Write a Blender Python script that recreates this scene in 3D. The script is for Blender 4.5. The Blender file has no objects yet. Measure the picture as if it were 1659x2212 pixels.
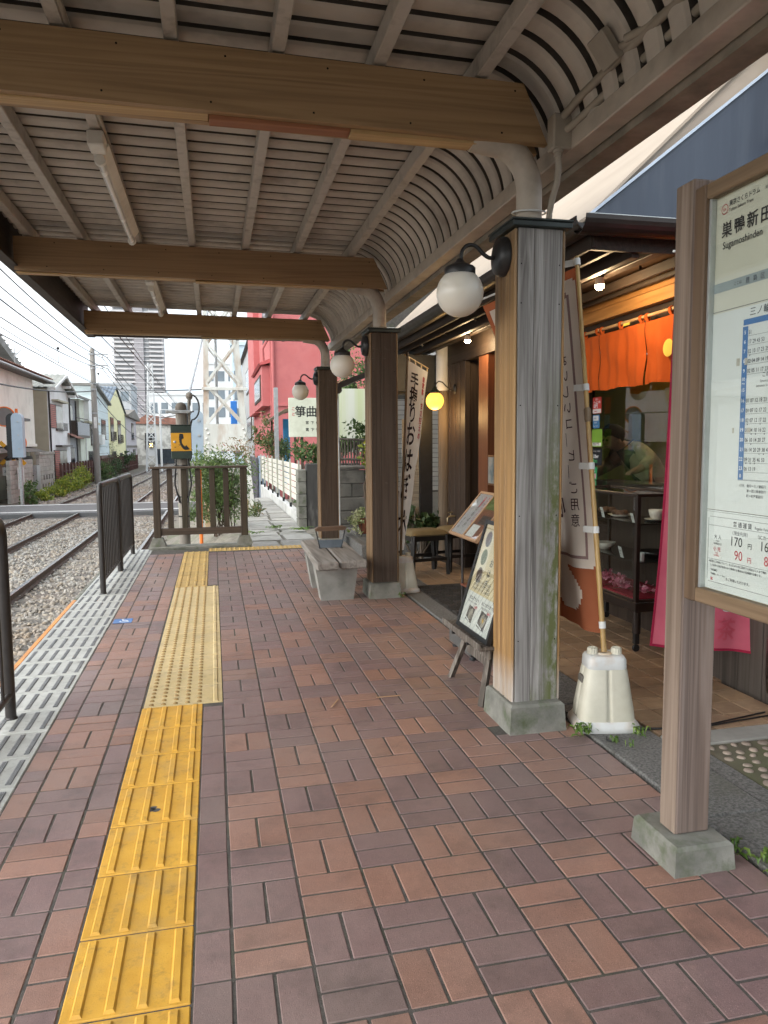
import bpy, bmesh, math, random
import numpy as np
from mathutils import Vector, Matrix, Euler

random.seed(7)
rng = np.random.default_rng(7)
SC = bpy.context.scene
COL = SC.collection

# ------------------------------------------------------------------ camera
cam_d = bpy.data.cameras.new('camera')
cam = bpy.data.objects.new('camera', cam_d)
COL.objects.link(cam)
cam_d.sensor_fit = 'HORIZONTAL'
cam_d.sensor_width = 36.0
cam_d.lens = 36.0 * 1600.0 / 1659.0
cam_d.clip_start = 0.05
cam_d.clip_end = 5000
R3 = Matrix(((0.97452079, 0.0277709, -0.22257137),
             (-0.22416679, 0.08675467, -0.97068165),
             (-0.00764759, 0.99584256, 0.09076955)))
cam.matrix_world = Matrix.Translation((0, 0, 1.33)) @ R3.to_4x4()
# camera looks along its -Z: R3 columns are the camera axes in the world
SC.camera = cam

# ------------------------------------------------------------------ sky, sun, exposure
SUN_EL, SUN_AZ = math.radians(36), math.radians(245)      # azimuth clockwise from +Y
W = bpy.data.worlds.new('World'); SC.world = W; W.use_nodes = True
nt = W.node_tree; nt.nodes.clear()
out = nt.nodes.new('ShaderNodeOutputWorld')
sky = nt.nodes.new('ShaderNodeTexSky'); sky.sky_type = 'NISHITA'; sky.sun_disc = False
sky.sun_elevation = SUN_EL; sky.sun_rotation = SUN_AZ; sky.air_density = 1.2; sky.dust_density = 3.0
bg1 = nt.nodes.new('ShaderNodeBackground'); bg1.inputs[1].default_value = 0.07
bg2 = nt.nodes.new('ShaderNodeBackground'); bg2.inputs[1].default_value = 0.57
tc = nt.nodes.new('ShaderNodeTexCoord'); mp = nt.nodes.new('ShaderNodeMapping'); mp.inputs['Scale'].default_value = (1, 1, 3.2)
nz = nt.nodes.new('ShaderNodeTexNoise'); nz.inputs['Scale'].default_value = 2.2; nz.inputs['Detail'].default_value = 6; nz.inputs['Roughness'].default_value = 0.55
r1 = nt.nodes.new('ShaderNodeValToRGB')
r1.color_ramp.elements[0].position = 0.36; r1.color_ramp.elements[0].color = (0.58, 0.69, 0.80, 1)
r1.color_ramp.elements[1].position = 0.62; r1.color_ramp.elements[1].color = (0.90, 0.94, 0.97, 1)
r2 = nt.nodes.new('ShaderNodeValToRGB')
r2.color_ramp.elements[0].position = 0.3; r2.color_ramp.elements[0].color = (0.72, 0.72, 0.72, 1)
r2.color_ramp.elements[1].position = 0.55; r2.color_ramp.elements[1].color = (0.96, 0.96, 0.96, 1)
mx = nt.nodes.new('ShaderNodeMixShader')
L = nt.links.new
L(tc.outputs['Generated'], mp.inputs['Vector']); L(mp.outputs[0], nz.inputs['Vector'])
L(nz.outputs['Fac'], r1.inputs[0]); L(nz.outputs['Fac'], r2.inputs[0])
L(sky.outputs[0], bg1.inputs[0]); L(r1.outputs[0], bg2.inputs[0])
L(r2.outputs[0], mx.inputs[0]); L(bg1.outputs[0], mx.inputs[1]); L(bg2.outputs[0], mx.inputs[2])
L(mx.outputs[0], out.inputs[0])

sun_d = bpy.data.lights.new('sun', 'SUN'); sun_d.energy = 1.5; sun_d.angle = math.radians(75); sun_d.color = (1.0, 0.97, 0.92)
sun = bpy.data.objects.new('sun', sun_d); COL.objects.link(sun)
_sd = Vector((math.sin(SUN_AZ) * math.cos(SUN_EL), math.cos(SUN_AZ) * math.cos(SUN_EL), math.sin(SUN_EL)))
sun.rotation_euler = (-_sd).to_track_quat('-Z', 'Y').to_euler()
sun.location = (0, 0, 60)

SC.view_settings.view_transform = 'Standard'
SC.view_settings.look = 'None'
SC.view_settings.gamma = 1.0
SC.view_settings.use_curve_mapping = False
SC.view_settings.exposure = 1.84
SC.render.engine = 'CYCLES'
SC.cycles.use_denoising = True
SC.cycles.max_bounces = 6
SC.cycles.diffuse_bounces = 3
SC.cycles.use_adaptive_sampling = True
SC.cycles.adaptive_threshold = 0.035
SC.cycles.glossy_bounces = 3
SC.cycles.transmission_bounces = 6
SC.cycles.transparent_max_bounces = 12
SC.cycles.sample_clamp_indirect = 6.0

# ------------------------------------------------------------------ mesh helpers
def nrm(v):
    v = np.asarray(v, float); n = np.linalg.norm(v)
    return v / n if n > 1e-12 else v

class MB:
    """collects geometry (world coordinates) for one mesh object"""
    def __init__(s, M=None):
        s.v = []; s.f = []; s.mi = []; s.sm = []; s.M = M; s.cur = 0; s.smooth = False
    def add(s, vs, fs):
        o = len(s.v)
        if s.M is not None:
            vs = [tuple(s.M @ Vector(p)) for p in vs]
        s.v.extend(tuple(map(float, p)) for p in vs)
        for f in fs:
            s.f.append(tuple(i + o for i in f)); s.mi.append(s.cur); s.sm.append(s.smooth)
        return s
    def box(s, x0, x1, y0, y1, z0, z1):
        vs = [(x, y, z) for x in (x0, x1) for y in (y0, y1) for z in (z0, z1)]
        return s.add(vs, [(0, 1, 3, 2), (4, 6, 7, 5), (0, 4, 5, 1), (2, 3, 7, 6), (0, 2, 6, 4), (1, 5, 7, 3)])
    def cbox(s, x0, x1, y0, y1, z0, z1, c=0.004):
        c = min(c, (x1 - x0) * .45, (y1 - y0) * .45, (z1 - z0) * .45)
        lo = (x0, y0, z0); hi = (x1, y1, z1); vs = []; idx = {}
        for sx in (0, 1):
            for sy in (0, 1):
                for sz in (0, 1):
                    e = [(lo, hi)[q][a] for a, q in ((0, sx), (1, sy), (2, sz))]
                    d = [c if q == 0 else -c for q in (sx, sy, sz)]
                    for a in range(3):
                        p = [e[b] + (0 if b == a else d[b]) for b in range(3)]
                        idx[(sx, sy, sz, a)] = len(vs); vs.append(p)
        fs = []
        for a in range(3):
            b, d_ = [k for k in range(3) if k != a]
            for q in (0, 1):
                loop = []
                for u, w in ((0, 0), (1, 0), (1, 1), (0, 1)):
                    k = [0, 0, 0]; k[a] = q; k[b] = u; k[d_] = w
                    loop.append(idx[(k[0], k[1], k[2], a)])
                fs.append(tuple(loop))
        for a in range(3):
            b, d_ = [k for k in range(3) if k != a]
            for u in (0, 1):
                for w in (0, 1):
                    k0 = [0, 0, 0]; k0[b] = u; k0[d_] = w; k1 = list(k0); k1[a] = 1
                    fs.append((idx[(*k0, b)], idx[(*k0, d_)], idx[(*k1, d_)], idx[(*k1, b)]))
        for sx in (0, 1):
            for sy in (0, 1):
                for sz in (0, 1):
                    fs.append(tuple(idx[(sx, sy, sz, a)] for a in range(3)))
        # orient outward
        cc = np.array([(x0 + x1) / 2, (y0 + y1) / 2, (z0 + z1) / 2]); V = np.array(vs, float); g = []
        for f in fs:
            P = V[list(f)]; n = np.cross(P[1] - P[0], P[2] - P[0])
            g.append(f if np.dot(n, P.mean(0) - cc) > 0 else f[::-1])
        return s.add(vs, g)
    def bar(s, a, b, w, h, up=(0, 0, 1), c=0.0):
        """box beam from a to b with width w (sideways) and height h (along up)"""
        a = np.array(a, float); b = np.array(b, float); d = nrm(b - a)
        sd = np.cross(d, up)
        if np.linalg.norm(sd) < 1e-6: sd = np.cross(d, (1, 0, 0))
        sd = nrm(sd); u = nrm(np.cross(sd, d)); vs = []
        for p in (a, b):
            for q, r in ((-1, -1), (1, -1), (1, 1), (-1, 1)):
                vs.append(p + sd * w / 2 * q + u * h / 2 * r)
        return s.add(vs, [(0, 1, 2, 3), (7, 6, 5, 4), (0, 4, 5, 1), (1, 5, 6, 2), (2, 6, 7, 3), (3, 7, 4, 0)])
    def tube(s, pts, r, n=8, cap=True):
        P = [np.array(p, float) for p in pts]; m = len(P)
        rs = r if hasattr(r, '__len__') else [r] * m
        T = [nrm(P[min(i + 1, m - 1)] - P[max(i - 1, 0)]) for i in range(m)]
        ref = np.array((0, 0, 1.0)) if abs(T[0][2]) < .9 else np.array((1.0, 0, 0))
        u = nrm(np.cross(T[0], ref)); vs = []; sm = s.smooth
        for i in range(m):
            u = nrm(u - T[i] * np.dot(u, T[i])); w = np.cross(T[i], u)
            for k in range(n):
                a = 2 * math.pi * k / n
                vs.append(P[i] + (u * math.cos(a) + w * math.sin(a)) * rs[i])
        fs = [(i * n + k, i * n + (k + 1) % n, (i + 1) * n + (k + 1) % n, (i + 1) * n + k) for i in range(m - 1) for k in range(n)]
        s.smooth = True; s.add(vs, fs); s.smooth = sm
        if cap:
            s.add(vs[:n], [tuple(range(n))[::-1]]); s.add(vs[-n:], [tuple(range(n))])
        return s
    def lathe(s, prof, c, n=20, sx=1.0, sy=1.0, smooth=True):
        vs = []; m = len(prof)
        for r, z in prof:
            for k in range(n):
                a = 2 * math.pi * k / n
                vs.append((c[0] + math.cos(a) * r * sx, c[1] + math.sin(a) * r * sy, c[2] + z))
        fs = [(i * n + k, i * n + (k + 1) % n, (i + 1) * n + (k + 1) % n, (i + 1) * n + k) for i in range(m - 1) for k in range(n)]
        sm = s.smooth; s.smooth = smooth; s.add(vs, fs); s.smooth = sm
        if prof[0][0] > 1e-5: s.add(vs[:n], [tuple(range(n))[::-1]])
        if prof[-1][0] > 1e-5: s.add(vs[-n:], [tuple(range(n))])
        return s
    def ball(s, c, r, n=20, m=12, sz=1.0):
        pr = [(max(r * math.sin(math.pi * i / m), 1e-6), -r * sz * math.cos(math.pi * i / m)) for i in range(m + 1)]
        return s.lathe(pr, c, n)
    def prism(s, poly, a0, a1, axis='y'):
        """polygon (2-D) extruded along an axis; poly in the other two axes in x,y,z order"""
        def mk(p, a):
            return {'x': (a, p[0], p[1]), 'y': (p[0], a, p[1]), 'z': (p[0], p[1], a)}[axis]
        n = len(poly); vs = [mk(p, a0) for p in poly] + [mk(p, a1) for p in poly]
        fs = [tuple(range(n))[::-1], tuple(range(n, 2 * n))] + [(i, (i + 1) % n, n + (i + 1) % n, n + i) for i in range(n)]
        return s.add(vs, fs)
    def grid(s, fn, nu, nv, smooth=True):
        vs = [fn(i / nu, j / nv) for i in range(nu + 1) for j in range(nv + 1)]
        fs = [(i * (nv + 1) + j, (i + 1) * (nv + 1) + j, (i + 1) * (nv + 1) + j + 1, i * (nv + 1) + j + 1) for i in range(nu) for j in range(nv)]
        sm = s.smooth; s.smooth = smooth; s.add(vs, fs); s.smooth = sm
        return s
    def quad(s, a, b, c, d):
        return s.add([a, b, c, d], [(0, 1, 2, 3)])

WM = {}     # world matrix per object (translations or full)
def place(o, parent=None):
    COL.objects.link(o)
    WM[o.name] = o.matrix_basis.copy()
    if parent is not None:
        o.parent = parent
        o.matrix_parent_inverse = WM[parent.name].inverted()
    return o

def tag(o, label=None, cat=None, group=None, kind=None):
    if label: o['label'] = label
    if cat: o['category'] = cat
    if group: o['group'] = group
    if kind: o['kind'] = kind
    return o

def thing(name, label, cat, loc=(0, 0, 0), group=None):
    o = bpy.data.objects.new(name, None); o.location = loc
    o.empty_display_size = .1
    o.matrix_basis = Matrix.Translation(loc)
    place(o)
    return tag(o, label, cat, group)

def build(mb, name, mat, parent=None, recal=True, fix=True, base=False):
    """one mesh object from a builder; its origin is put at the middle of its own box"""
    me = bpy.data.meshes.new(name)
    V = np.array(mb.v, float)
    lo = V.min(0); hi = V.max(0); c = (lo + hi) / 2
    if base: c[2] = lo[2]
    me.from_pydata((V - c).tolist(), [], mb.f)
    mats = mat if isinstance(mat, (list, tuple)) else [mat]
    for m in mats: me.materials.append(m)
    if len(mats) > 1: me.polygons.foreach_set('material_index', mb.mi)
    me.polygons.foreach_set('use_smooth', mb.sm)
    if recal:
        bm = bmesh.new(); bm.from_mesh(me); bmesh.ops.recalc_face_normals(bm, faces=bm.faces); bm.to_mesh(me); bm.free()
    me.update()
    o = bpy.data.objects.new(name, me)
    o.matrix_basis = Matrix.Translation(c)
    return place(o, parent)

def inst(src, name, M, parent=None, mat=None):
    """another object that shares src's mesh"""
    o = bpy.data.objects.new(name, src.data if hasattr(src, 'data') else src)
    o.matrix_basis = M if isinstance(M, Matrix) else Matrix.Translation(M)
    return place(o, parent)

def structure(o): o['kind'] = 'structure'; return o
def stuff(o): o['kind'] = 'stuff'; return o

# ------------------------------------------------------------------ materials
def lin(c):
    """sRGB 0-255 to linear"""
    return tuple((x / 255 / 12.92) if x / 255 <= 0.04045 else ((x / 255 + 0.055) / 1.055) ** 2.4 for x in c[:3])

class NT:
    def __init__(s, name):
        s.m = bpy.data.materials.new(name); s.m.use_nodes = True
        s.t = s.m.node_tree; s.t.nodes.clear()
        s.out = s.t.nodes.new('ShaderNodeOutputMaterial')
        s.b = s.t.nodes.new('ShaderNodeBsdfPrincipled')
        s.t.links.new(s.b.outputs[0], s.out.inputs[0])
    def n(s, typ, **kw):
        nd = s.t.nodes.new('ShaderNode' + typ)
        for k, v in kw.items():
            if k in nd.inputs: nd.inputs[k].default_value = v
            else: setattr(nd, k, v)
        return nd
    def l(s, a, b): s.t.links.new(a, b)
    def ramp(s, fac, stops):
        r = s.n('ValToRGB'); e = r.color_ramp.elements
        e[0].position, e[0].color = stops[0][0], (*stops[0][1], 1)
        e[1].position, e[1].color = stops[-1][0], (*stops[-1][1], 1)
        for p, c in stops[1:-1]:
            q = e.new(p); q.color = (*c, 1)
        s.l(fac, r.inputs[0]); return r.outputs[0]
    def mix(s, fac, a, b, mode='MIX'):
        m = s.n('Mix', data_type='RGBA', blend_type=mode)
        for sock, val in ((m.inputs['Factor'], fac), (m.inputs[6], a), (m.inputs[7], b)):
            if hasattr(val, 'is_linked') or hasattr(val, 'links'): s.l(val, sock)
            elif isinstance(val, (int, float)): sock.default_value = val
            else: sock.default_value = (*val[:3], 1)
        return m.outputs[2]
    def math(s, op, a, b=None, clamp=False):
        m = s.n('Math', operation=op, use_clamp=clamp)
        for i, v in enumerate((a, b)):
            if v is None: continue
            if isinstance(v, (int, float)): m.inputs[i].default_value = v
            else: s.l(v, m.inputs[i])
        return m.outputs[0]
    def coord(s, stretch=(1, 1, 1), rnd=True, which='Object'):
        t = s.n('TexCoord'); mp = s.n('Mapping'); mp.inputs['Scale'].default_value = stretch
        if rnd:
            oi = s.n('ObjectInfo'); vm = s.n('VectorMath', operation='MULTIPLY_ADD')
            s.l(oi.outputs['Random'], vm.inputs[0]); vm.inputs[1].default_value = (37.0, 23.0, 51.0)
            s.l(t.outputs[which], vm.inputs[2]); s.l(vm.outputs[0], mp.inputs['Vector'])
        else:
            s.l(t.outputs[which], mp.inputs['Vector'])
        return mp.outputs[0]
    def noise(s, vec, scale, detail=5, rough=.55, dist=0.0):
        detail = min(detail, 4)
        n = s.n('TexNoise'); n.inputs['Scale'].default_value = scale; n.inputs['Detail'].default_value = detail
        n.inputs['Roughness'].default_value = rough; n.inputs['Distortion'].default_value = dist
        s.l(vec, n.inputs['Vector']); return n.outputs['Fac']
    def bump(s, h, strength, dist=0.01, prev=None):
        b = s.n('Bump'); b.inputs['Strength'].default_value = strength; b.inputs['Distance'].default_value = dist
        s.l(h, b.inputs['Height'])
        if prev is not None: s.l(prev, b.inputs['Normal'])
        return b.outputs[0]
    def vary(s, col, amt, island=False):
        if island:
            f = s.n('NewGeometry').outputs['Random Per Island']
        else:
            f = s.n('ObjectInfo').outputs['Random']
        h = s.n('HueSaturation'); v = s.math('MULTIPLY_ADD', f, 2 * amt); v.node.inputs[2].default_value = 1 - amt
        s.l(v, h.inputs['Value']); s.l(col, h.inputs['Color']); return h.outputs[0]

MATS = {}
def pm(name, c1, c2=None, scale=6, detail=6, rough=.65, bump=.15, bscale=None, stretch=(1, 1, 1), metal=0.0, spec=.5,
       dirt=None, damt=.5, dscale=2.5, vary=0.0, island=False, rr=.12, bdist=.006, lo=.35, hi=.65, alpha=None):
    """a general worn surface: two tones by noise, an optional stain colour, varied gloss, fine relief"""
    if name in MATS: return MATS[name]
    t = NT(name); v = t.coord(stretch)
    c2 = c2 or tuple(x * .8 for x in c1)
    f = t.noise(v, scale, detail)
    col = t.ramp(f, [(lo, c2), (hi, c1)])
    if dirt is not None:
        d = t.noise(v, dscale, 7, .65)
        df = t.ramp(d, [(.5, (0, 0, 0)), (.72, (damt,) * 3)])
        col = t.mix(df, col, dirt)
    if vary: col = t.vary(col, vary, island)
    t.l(col, t.b.inputs['Base Color'])
    rn = t.noise(v, scale * 1.7, 4)
    rv = t.math('MULTIPLY_ADD', rn, 2 * rr); rv.node.inputs[2].default_value = rough - rr
    t.l(rv, t.b.inputs['Roughness'])
    t.b.inputs['Metallic'].default_value = metal
    t.b.inputs['Specular IOR Level'].default_value = spec
    if bump:
        h = t.noise(v, bscale or scale * 6, 5, .6)
        t.l(t.bump(h, bump, bdist), t.b.inputs['Normal'])
    MATS[name] = t.m
    return t.m

def wood(name, c1, c2, axis='z', across=38, along=1.3, rough=.62, bump=.35, c3=None, vary=.06, dirt=None, damt=.5, cath=True, spec=.35):
    """sawn timber: growth lines along one axis, broad figure, fine pores"""
    if name in MATS: return MATS[name]
    st = {'x': (along, across, across), 'y': (across, along, across), 'z': (across, across, along)}[axis]
    t = NT(name); v = t.coord(st)
    big = t.coord(tuple(x * .12 for x in st))
    f1 = t.noise(v, 1.0, 5, .6, .6)
    f2 = t.noise(big, 1.0, 3, .5, 1.5)
    w = t.math('SINE', t.math('MULTIPLY', f2, 60.0)); w = t.math('MULTIPLY_ADD', w, .25); w.node.inputs[2].default_value = .5
    fac = t.math('ADD', t.math('MULTIPLY', f1, .6), t.math('MULTIPLY', w, .4)) if cath else f1
    stops = [(.25, c2), (.75, c1)] if c3 is None else [(.22, c2), (.5, c1), (.8, c3)]
    col = t.ramp(fac, stops)
    if dirt is not None:
        dn = t.noise(t.coord(tuple(x * .06 for x in st)), 1.0, 6, .65)
        col = t.mix(t.ramp(dn, [(.45, (0, 0, 0)), (.7, (damt,) * 3)]), col, dirt)
    col = t.vary(col, vary)
    t.l(col, t.b.inputs['Base Color'])
    t.b.inputs['Roughness'].default_value = rough; t.b.inputs['Specular IOR Level'].default_value = spec
    t.l(t.bump(fac, bump, .004), t.b.inputs['Normal'])
    MATS[name] = t.m
    return t.m

def leafm(name, c1, c2, c3=None, rough=.45):
    if name in MATS: return MATS[name]
    t = NT(name)
    f = t.n('NewGeometry').outputs['Random Per Island']
    stops = [(0, c2), (1, c1)] if c3 is None else [(0, c2), (.8, c1), (1, c3)]
    col = t.ramp(f, stops); t.l(col, t.b.inputs['Base Color'])
    t.b.inputs['Roughness'].default_value = rough
    tr = t.n('BsdfTranslucent'); t.l(col, tr.inputs['Color'])
    ms = t.n('MixShader'); ms.inputs[0].default_value = .28
    t.l(t.b.outputs[0], ms.inputs[1]); t.l(tr.outputs[0], ms.inputs[2]); t.l(ms.outputs[0], t.out.inputs[0])
    MATS[name] = t.m
    return t.m

def flat(name, c, rough=.6, spec=.3, metal=0):
    return pm(name, c, tuple(x * .9 for x in c), scale=20, rough=rough, bump=.03, spec=spec, metal=metal, rr=.05)

def glassm(name, tint=(.9, .95, .95), rough=0.0, refl=None):
    """thin window pane: mirror reflection by Fresnel, the rest passes straight through"""
    if name in MATS: return MATS[name]
    t = NT(name); t.t.nodes.remove(t.b)
    lw = t.n('LayerWeight'); lw.inputs[0].default_value = .5; r0 = (((refl or 1.5) - 1) / ((refl or 1.5) + 1)) ** 2
    fa = t.math('POWER', lw.outputs['Facing'], 5.0); fr = t.math('MULTIPLY_ADD', fa, 1 - r0).node; fr.inputs[2].default_value = r0
    tr = t.n('BsdfTransparent'); tr.inputs[0].default_value = (*tint, 1)
    gl = t.n('BsdfGlossy'); gl.inputs['Roughness'].default_value = rough; gl.inputs[0].default_value = (1, 1, 1, 1)
    ms = t.n('MixShader'); t.l(fr.outputs[0], ms.inputs[0]); t.l(tr.outputs[0], ms.inputs[1]); t.l(gl.outputs[0], ms.inputs[2])
    t.l(ms.outputs[0], t.out.inputs[0])
    MATS[name] = t.m
    return t.m

def emit(name, c, s):
    if name in MATS: return MATS[name]
    t = NT(name); t.b.inputs['Base Color'].default_value = (*c, 1)
    t.b.inputs['Emission Color'].default_value = (*c, 1); t.b.inputs['Emission Strength'].default_value = s
    MATS[name] = t.m
    return t.m

# ------------------------------------------------------------------ lettering
_fc = bpy.data.curves.new('lettering_source', 'FONT'); _fc.resolution_u = 3
_fs = bpy.data.scenes.new('lettering'); _fo = bpy.data.objects.new('lettering_source', _fc); _fs.collection.objects.link(_fo)
_tcache = {}
def glyphs(body, bold=0.0):
    k = (body, bold)
    if k not in _tcache:
        _fc.body = body; _fc.offset = bold
        vl = _fs.view_layers[0]; vl.update(); dg = vl.depsgraph
        me = _fo.evaluated_get(dg).to_mesh()
        _tcache[k] = ([tuple(v.co[:2]) for v in me.vertices], [tuple(p.vertices) for p in me.polygons])
        _fo.evaluated_get(dg).to_mesh_clear()
    return _tcache[k]

def write(mb, body, size, org, ux, uy, bold=0.0, align='l', wide=1.0, fn=None):
    """flat lettering on the plane org + x*ux + y*uy; fn may bend it onto a cloth"""
    vs, fs = glyphs(body, bold)
    if not vs: return 0
    xs = [p[0] for p in vs]; w = (max(xs) - min(xs)) * size * wide
    x0 = min(xs) if align != 'l' else 0.0
    sh = {'l': 0.0, 'c': -w / 2, 'r': -w}[align]
    org = np.array(org, float); ux = np.array(ux, float); uy = np.array(uy, float); P = []
    for x, y in vs:
        a = (x - x0) * size * wide + sh; b = y * size
        P.append(fn(a, b) if fn else org + ux * a + uy * b)
    mb.add(P, fs)
    return w

def done_lettering():
    bpy.data.objects.remove(_fo); bpy.data.curves.remove(_fc); bpy.data.scenes.remove(_fs)

# ------------------------------------------------------------------ foliage
def leaves(mb, pts, size, jit=.35, up=.3, elong=2.0):
    """one bent four-cornered leaf at every point"""
    P = np.array(pts, float); m = len(P); un = lambda q: q / np.linalg.norm(q, axis=1)[:, None]
    d = un(rng.normal(size=(m, 3)) + np.array((0, 0, up))); a = un(np.cross(d, rng.normal(size=(m, 3)))); n = np.cross(d, a)
    s = np.maximum(size * (1 + jit * rng.normal(size=(m, 1)) * .7), size * .4); w = s / elong
    V = np.stack([P, P + d * s * .5 + a * w * .5 + n * w * .12, P + d * s - n * w * .2, P + d * s * .5 - a * w * .5 + n * w * .12], 1).reshape(-1, 3)
    mb.add(V.tolist(), [f for k in range(m) for f in ((4 * k, 4 * k + 1, 4 * k + 2), (4 * k, 4 * k + 2, 4 * k + 3))])

def blob_pts(c, r, n, clumps=12, spread=.45, shell=.55):
    """points in clumps through an ellipsoid"""
    c = np.array(c, float); r = np.array(r, float); out = []
    cc = []
    for _ in range(clumps):
        d = nrm(rng.normal(size=3)); cc.append((d * (shell + (1 - shell) * rng.random()), .35 + .65 * rng.random()))
    k = rng.integers(clumps, size=n); Q = np.array([q for q, s in cc])[k]; Sz = np.array([s for q, s in cc])[k][:, None]
    return list(c + (Q + rng.normal(size=(n, 3)) * spread * Sz * .6) * r)
# ================================================================== palette
M_steel_dark = pm('dark brown painted steel', (.030, .026, .024), (.022, .019, .018), scale=30, rough=.38, bump=.04, spec=.5, vary=.05)
M_conc = pm('concrete', (.33, .32, .29), (.22, .215, .195), scale=5, rough=.9, bump=.35, bscale=60, dirt=(.08, .085, .07), damt=.7, dscale=3)
M_conc_moss = pm('mossy concrete', (.25, .245, .215), (.145, .145, .125), scale=7, rough=.92, bump=.5, bscale=45, dirt=(.075, .095, .045), damt=.9, dscale=9)
M_conc_pale = pm('pale concrete', (.62, .62, .60), (.5, .5, .48), scale=4, rough=.85, bump=.2, bscale=60, dirt=(.3, .3, .27), damt=.5)
M_white = pm('white paint', (.78, .78, .76), (.70, .70, .68), scale=6, rough=.6, bump=.08, dirt=(.4, .38, .33), damt=.35)
M_black = pm('black paint', (.018, .018, .019), (.012, .012, .012), scale=20, rough=.42, bump=.05)
M_rubber = pm('black rubber', (.02, .02, .022), (.035, .035, .037), scale=40, rough=.8, bump=.2)
M_asphalt = pm('asphalt', (.15, .15, .15), (.10, .10, .102), scale=60, rough=.9, bump=.5, bscale=250, dirt=(.13, .125, .115), damt=.4, dscale=1.5)
M_earth = pm('earth', (.17, .145, .11), (.10, .085, .065), scale=3, rough=1, bump=.5, bscale=40, dirt=(.08, .10, .04), damt=.5, dscale=1.2)

def brick_mat(name, c1, c2, island):
    t = NT(name); v = t.coord((1, 1, 1))
    f = t.noise(v, 22, 6, .65); col = t.ramp(f, [(.3, c2), (.7, c1)])
    sp = t.noise(v, 420, 2, .5); col = t.mix(t.ramp(sp, [(.62, (0, 0, 0)), (.72, (.55, .55, .55))]), col, tuple(min(1, x * 2.0 + .06) for x in c1))
    sp2 = t.noise(v, 260, 2, .5); col = t.mix(t.ramp(sp2, [(.30, (.6, .6, .6)), (.38, (0, 0, 0))]), col, tuple(x * .35 for x in c2))
    st = t.noise(t.coord((1, 1, 1), rnd=False, which='Object'), 3.0, 6, .6)
    col = t.vary(col, .11, island)
    # wide worn and dusty areas laid over the paving, in world position
    g = t.n('NewGeometry'); wn = t.noise(g.outputs['Position'], .9, 6, .62)
    col = t.mix(t.ramp(wn, [(.38, (0, 0, 0)), (.68, (.5,) * 3)]), col, (.265, .205, .182))
    wn2 = t.noise(g.outputs['Position'], 3.3, 7, .7)
    col = t.mix(t.ramp(wn2, [(.52, (0, 0, 0)), (.78, (.55,) * 3)]), col, (.055, .045, .042))
    t.l(col, t.b.inputs['Base Color'])
    rv = t.math('MULTIPLY_ADD', f, .3); rv.node.inputs[2].default_value = .30
    t.l(rv, t.b.inputs['Roughness']); t.b.inputs['Specular IOR Level'].default_value = .4
    h = t.noise(v, 330, 3, .6); h2 = t.noise(v, 40, 4, .6)
    b1 = t.bump(h, .45, .002); t.l(t.bump(h2, .25, .004, b1), t.b.inputs['Normal'])
    return t.m
BR_O = ((.295, .163, .122), (.238, .128, .097)); BR_P = ((.212, .136, .129), (.165, .105, .102)); BR_G = ((.198, .138, .130), (.155, .108, .103))
M_brick = [brick_mat('red orange paver', *BR_O, False), brick_mat('purple red paver', *BR_P, False), brick_mat('grey violet paver', *BR_G, False)]
M_brick_i = [brick_mat('red orange paver mass', *BR_O, True), brick_mat('purple red paver mass', *BR_P, True), brick_mat('grey violet paver mass', *BR_G, True)]

def tactile_mat(name, c1, c2, worn):
    t = NT(name); v = t.coord((1, 1, 1))
    f = t.noise(v, 9, 7, .65); col = t.ramp(f, [(.3, c2), (.68, c1)])
    g = t.n('NewGeometry'); wn = t.noise(g.outputs['Position'], 6, 7, .7)
    col = t.mix(t.ramp(wn, [(.5, (0, 0, 0)), (.75, (.6,) * 3)]), col, worn)
    sp = t.noise(v, 180, 2); col = t.mix(t.ramp(sp, [(.66, (0, 0, 0)), (.74, (.5,) * 3)]), col, tuple(x * .45 for x in c2))
    gn = t.noise(g.outputs['Position'], 17, 4, .75); col = t.mix(t.ramp(gn, [(.54, (0, 0, 0)), (.72, (.5,) * 3)]), col, tuple(x * .38 for x in worn))
    col = t.vary(col, .09)
    t.l(col, t.b.inputs['Base Color']); t.b.inputs['Roughness'].default_value = .6
    t.l(t.bump(t.noise(v, 160, 4), .25, .002), t.b.inputs['Normal'])
    return t.m
M_tact_y = tactile_mat('yellow tactile tile', (.62, .345, .045), (.52, .275, .03), (.40, .27, .10))
M_tact_c = tactile_mat('cream tactile tile', (.60, .475, .255), (.52, .395, .185), (.42, .345, .22))
M_edge = tactile_mat('grey edge tile', (.44, .445, .42), (.36, .365, .345), (.24, .23, .205))
M_mortar = pm('dark mortar', (.105, .094, .084), (.066, .06, .054), scale=30, rough=1, bump=.6, bscale=150, dirt=(.05, .07, .025), damt=.5, dscale=5)
M_strip = pm('ridged rubber strip', (.15, .155, .165), (.10, .105, .112), scale=40, rough=.7, bump=.1)
M_orange_edge = pm('orange edge paint', (.72, .30, .09), (.6, .25, .08), scale=8, rough=.7, bump=.2, dirt=(.3, .2, .12), damt=.6)

# ================================================================== ground sheet to the horizon
mb = MB(); mb.box(-2200, 2200, -300, 3500, -2.0, -1.02)
structure(build(mb, 'ground', M_earth))

# ------------------------------------------------------------------ ballast bed
TRACK_Z = -0.77          # top of the rails
M_bal = pm('ballast bed', (.20, .18, .16), (.09, .083, .073), scale=24, detail=8, rough=1, bump=1.0, bscale=45, bdist=.03, dirt=(.20, .13, .09), damt=.5, dscale=.8)
mb = MB()
def bed(u, v):
    x = -7.0 + 5.75 * u; y = -6 + 126 * v
    e = min(1, max(0, (x + 7.0) / .6)); z = -1.04 + .125 * e
    return (x, y, z + .012 * math.sin(x * 9 + y * 3.1))
mb.grid(bed, 24, 160)
structure(build(mb, 'ballast_bed', M_bal, recal=False))

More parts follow.
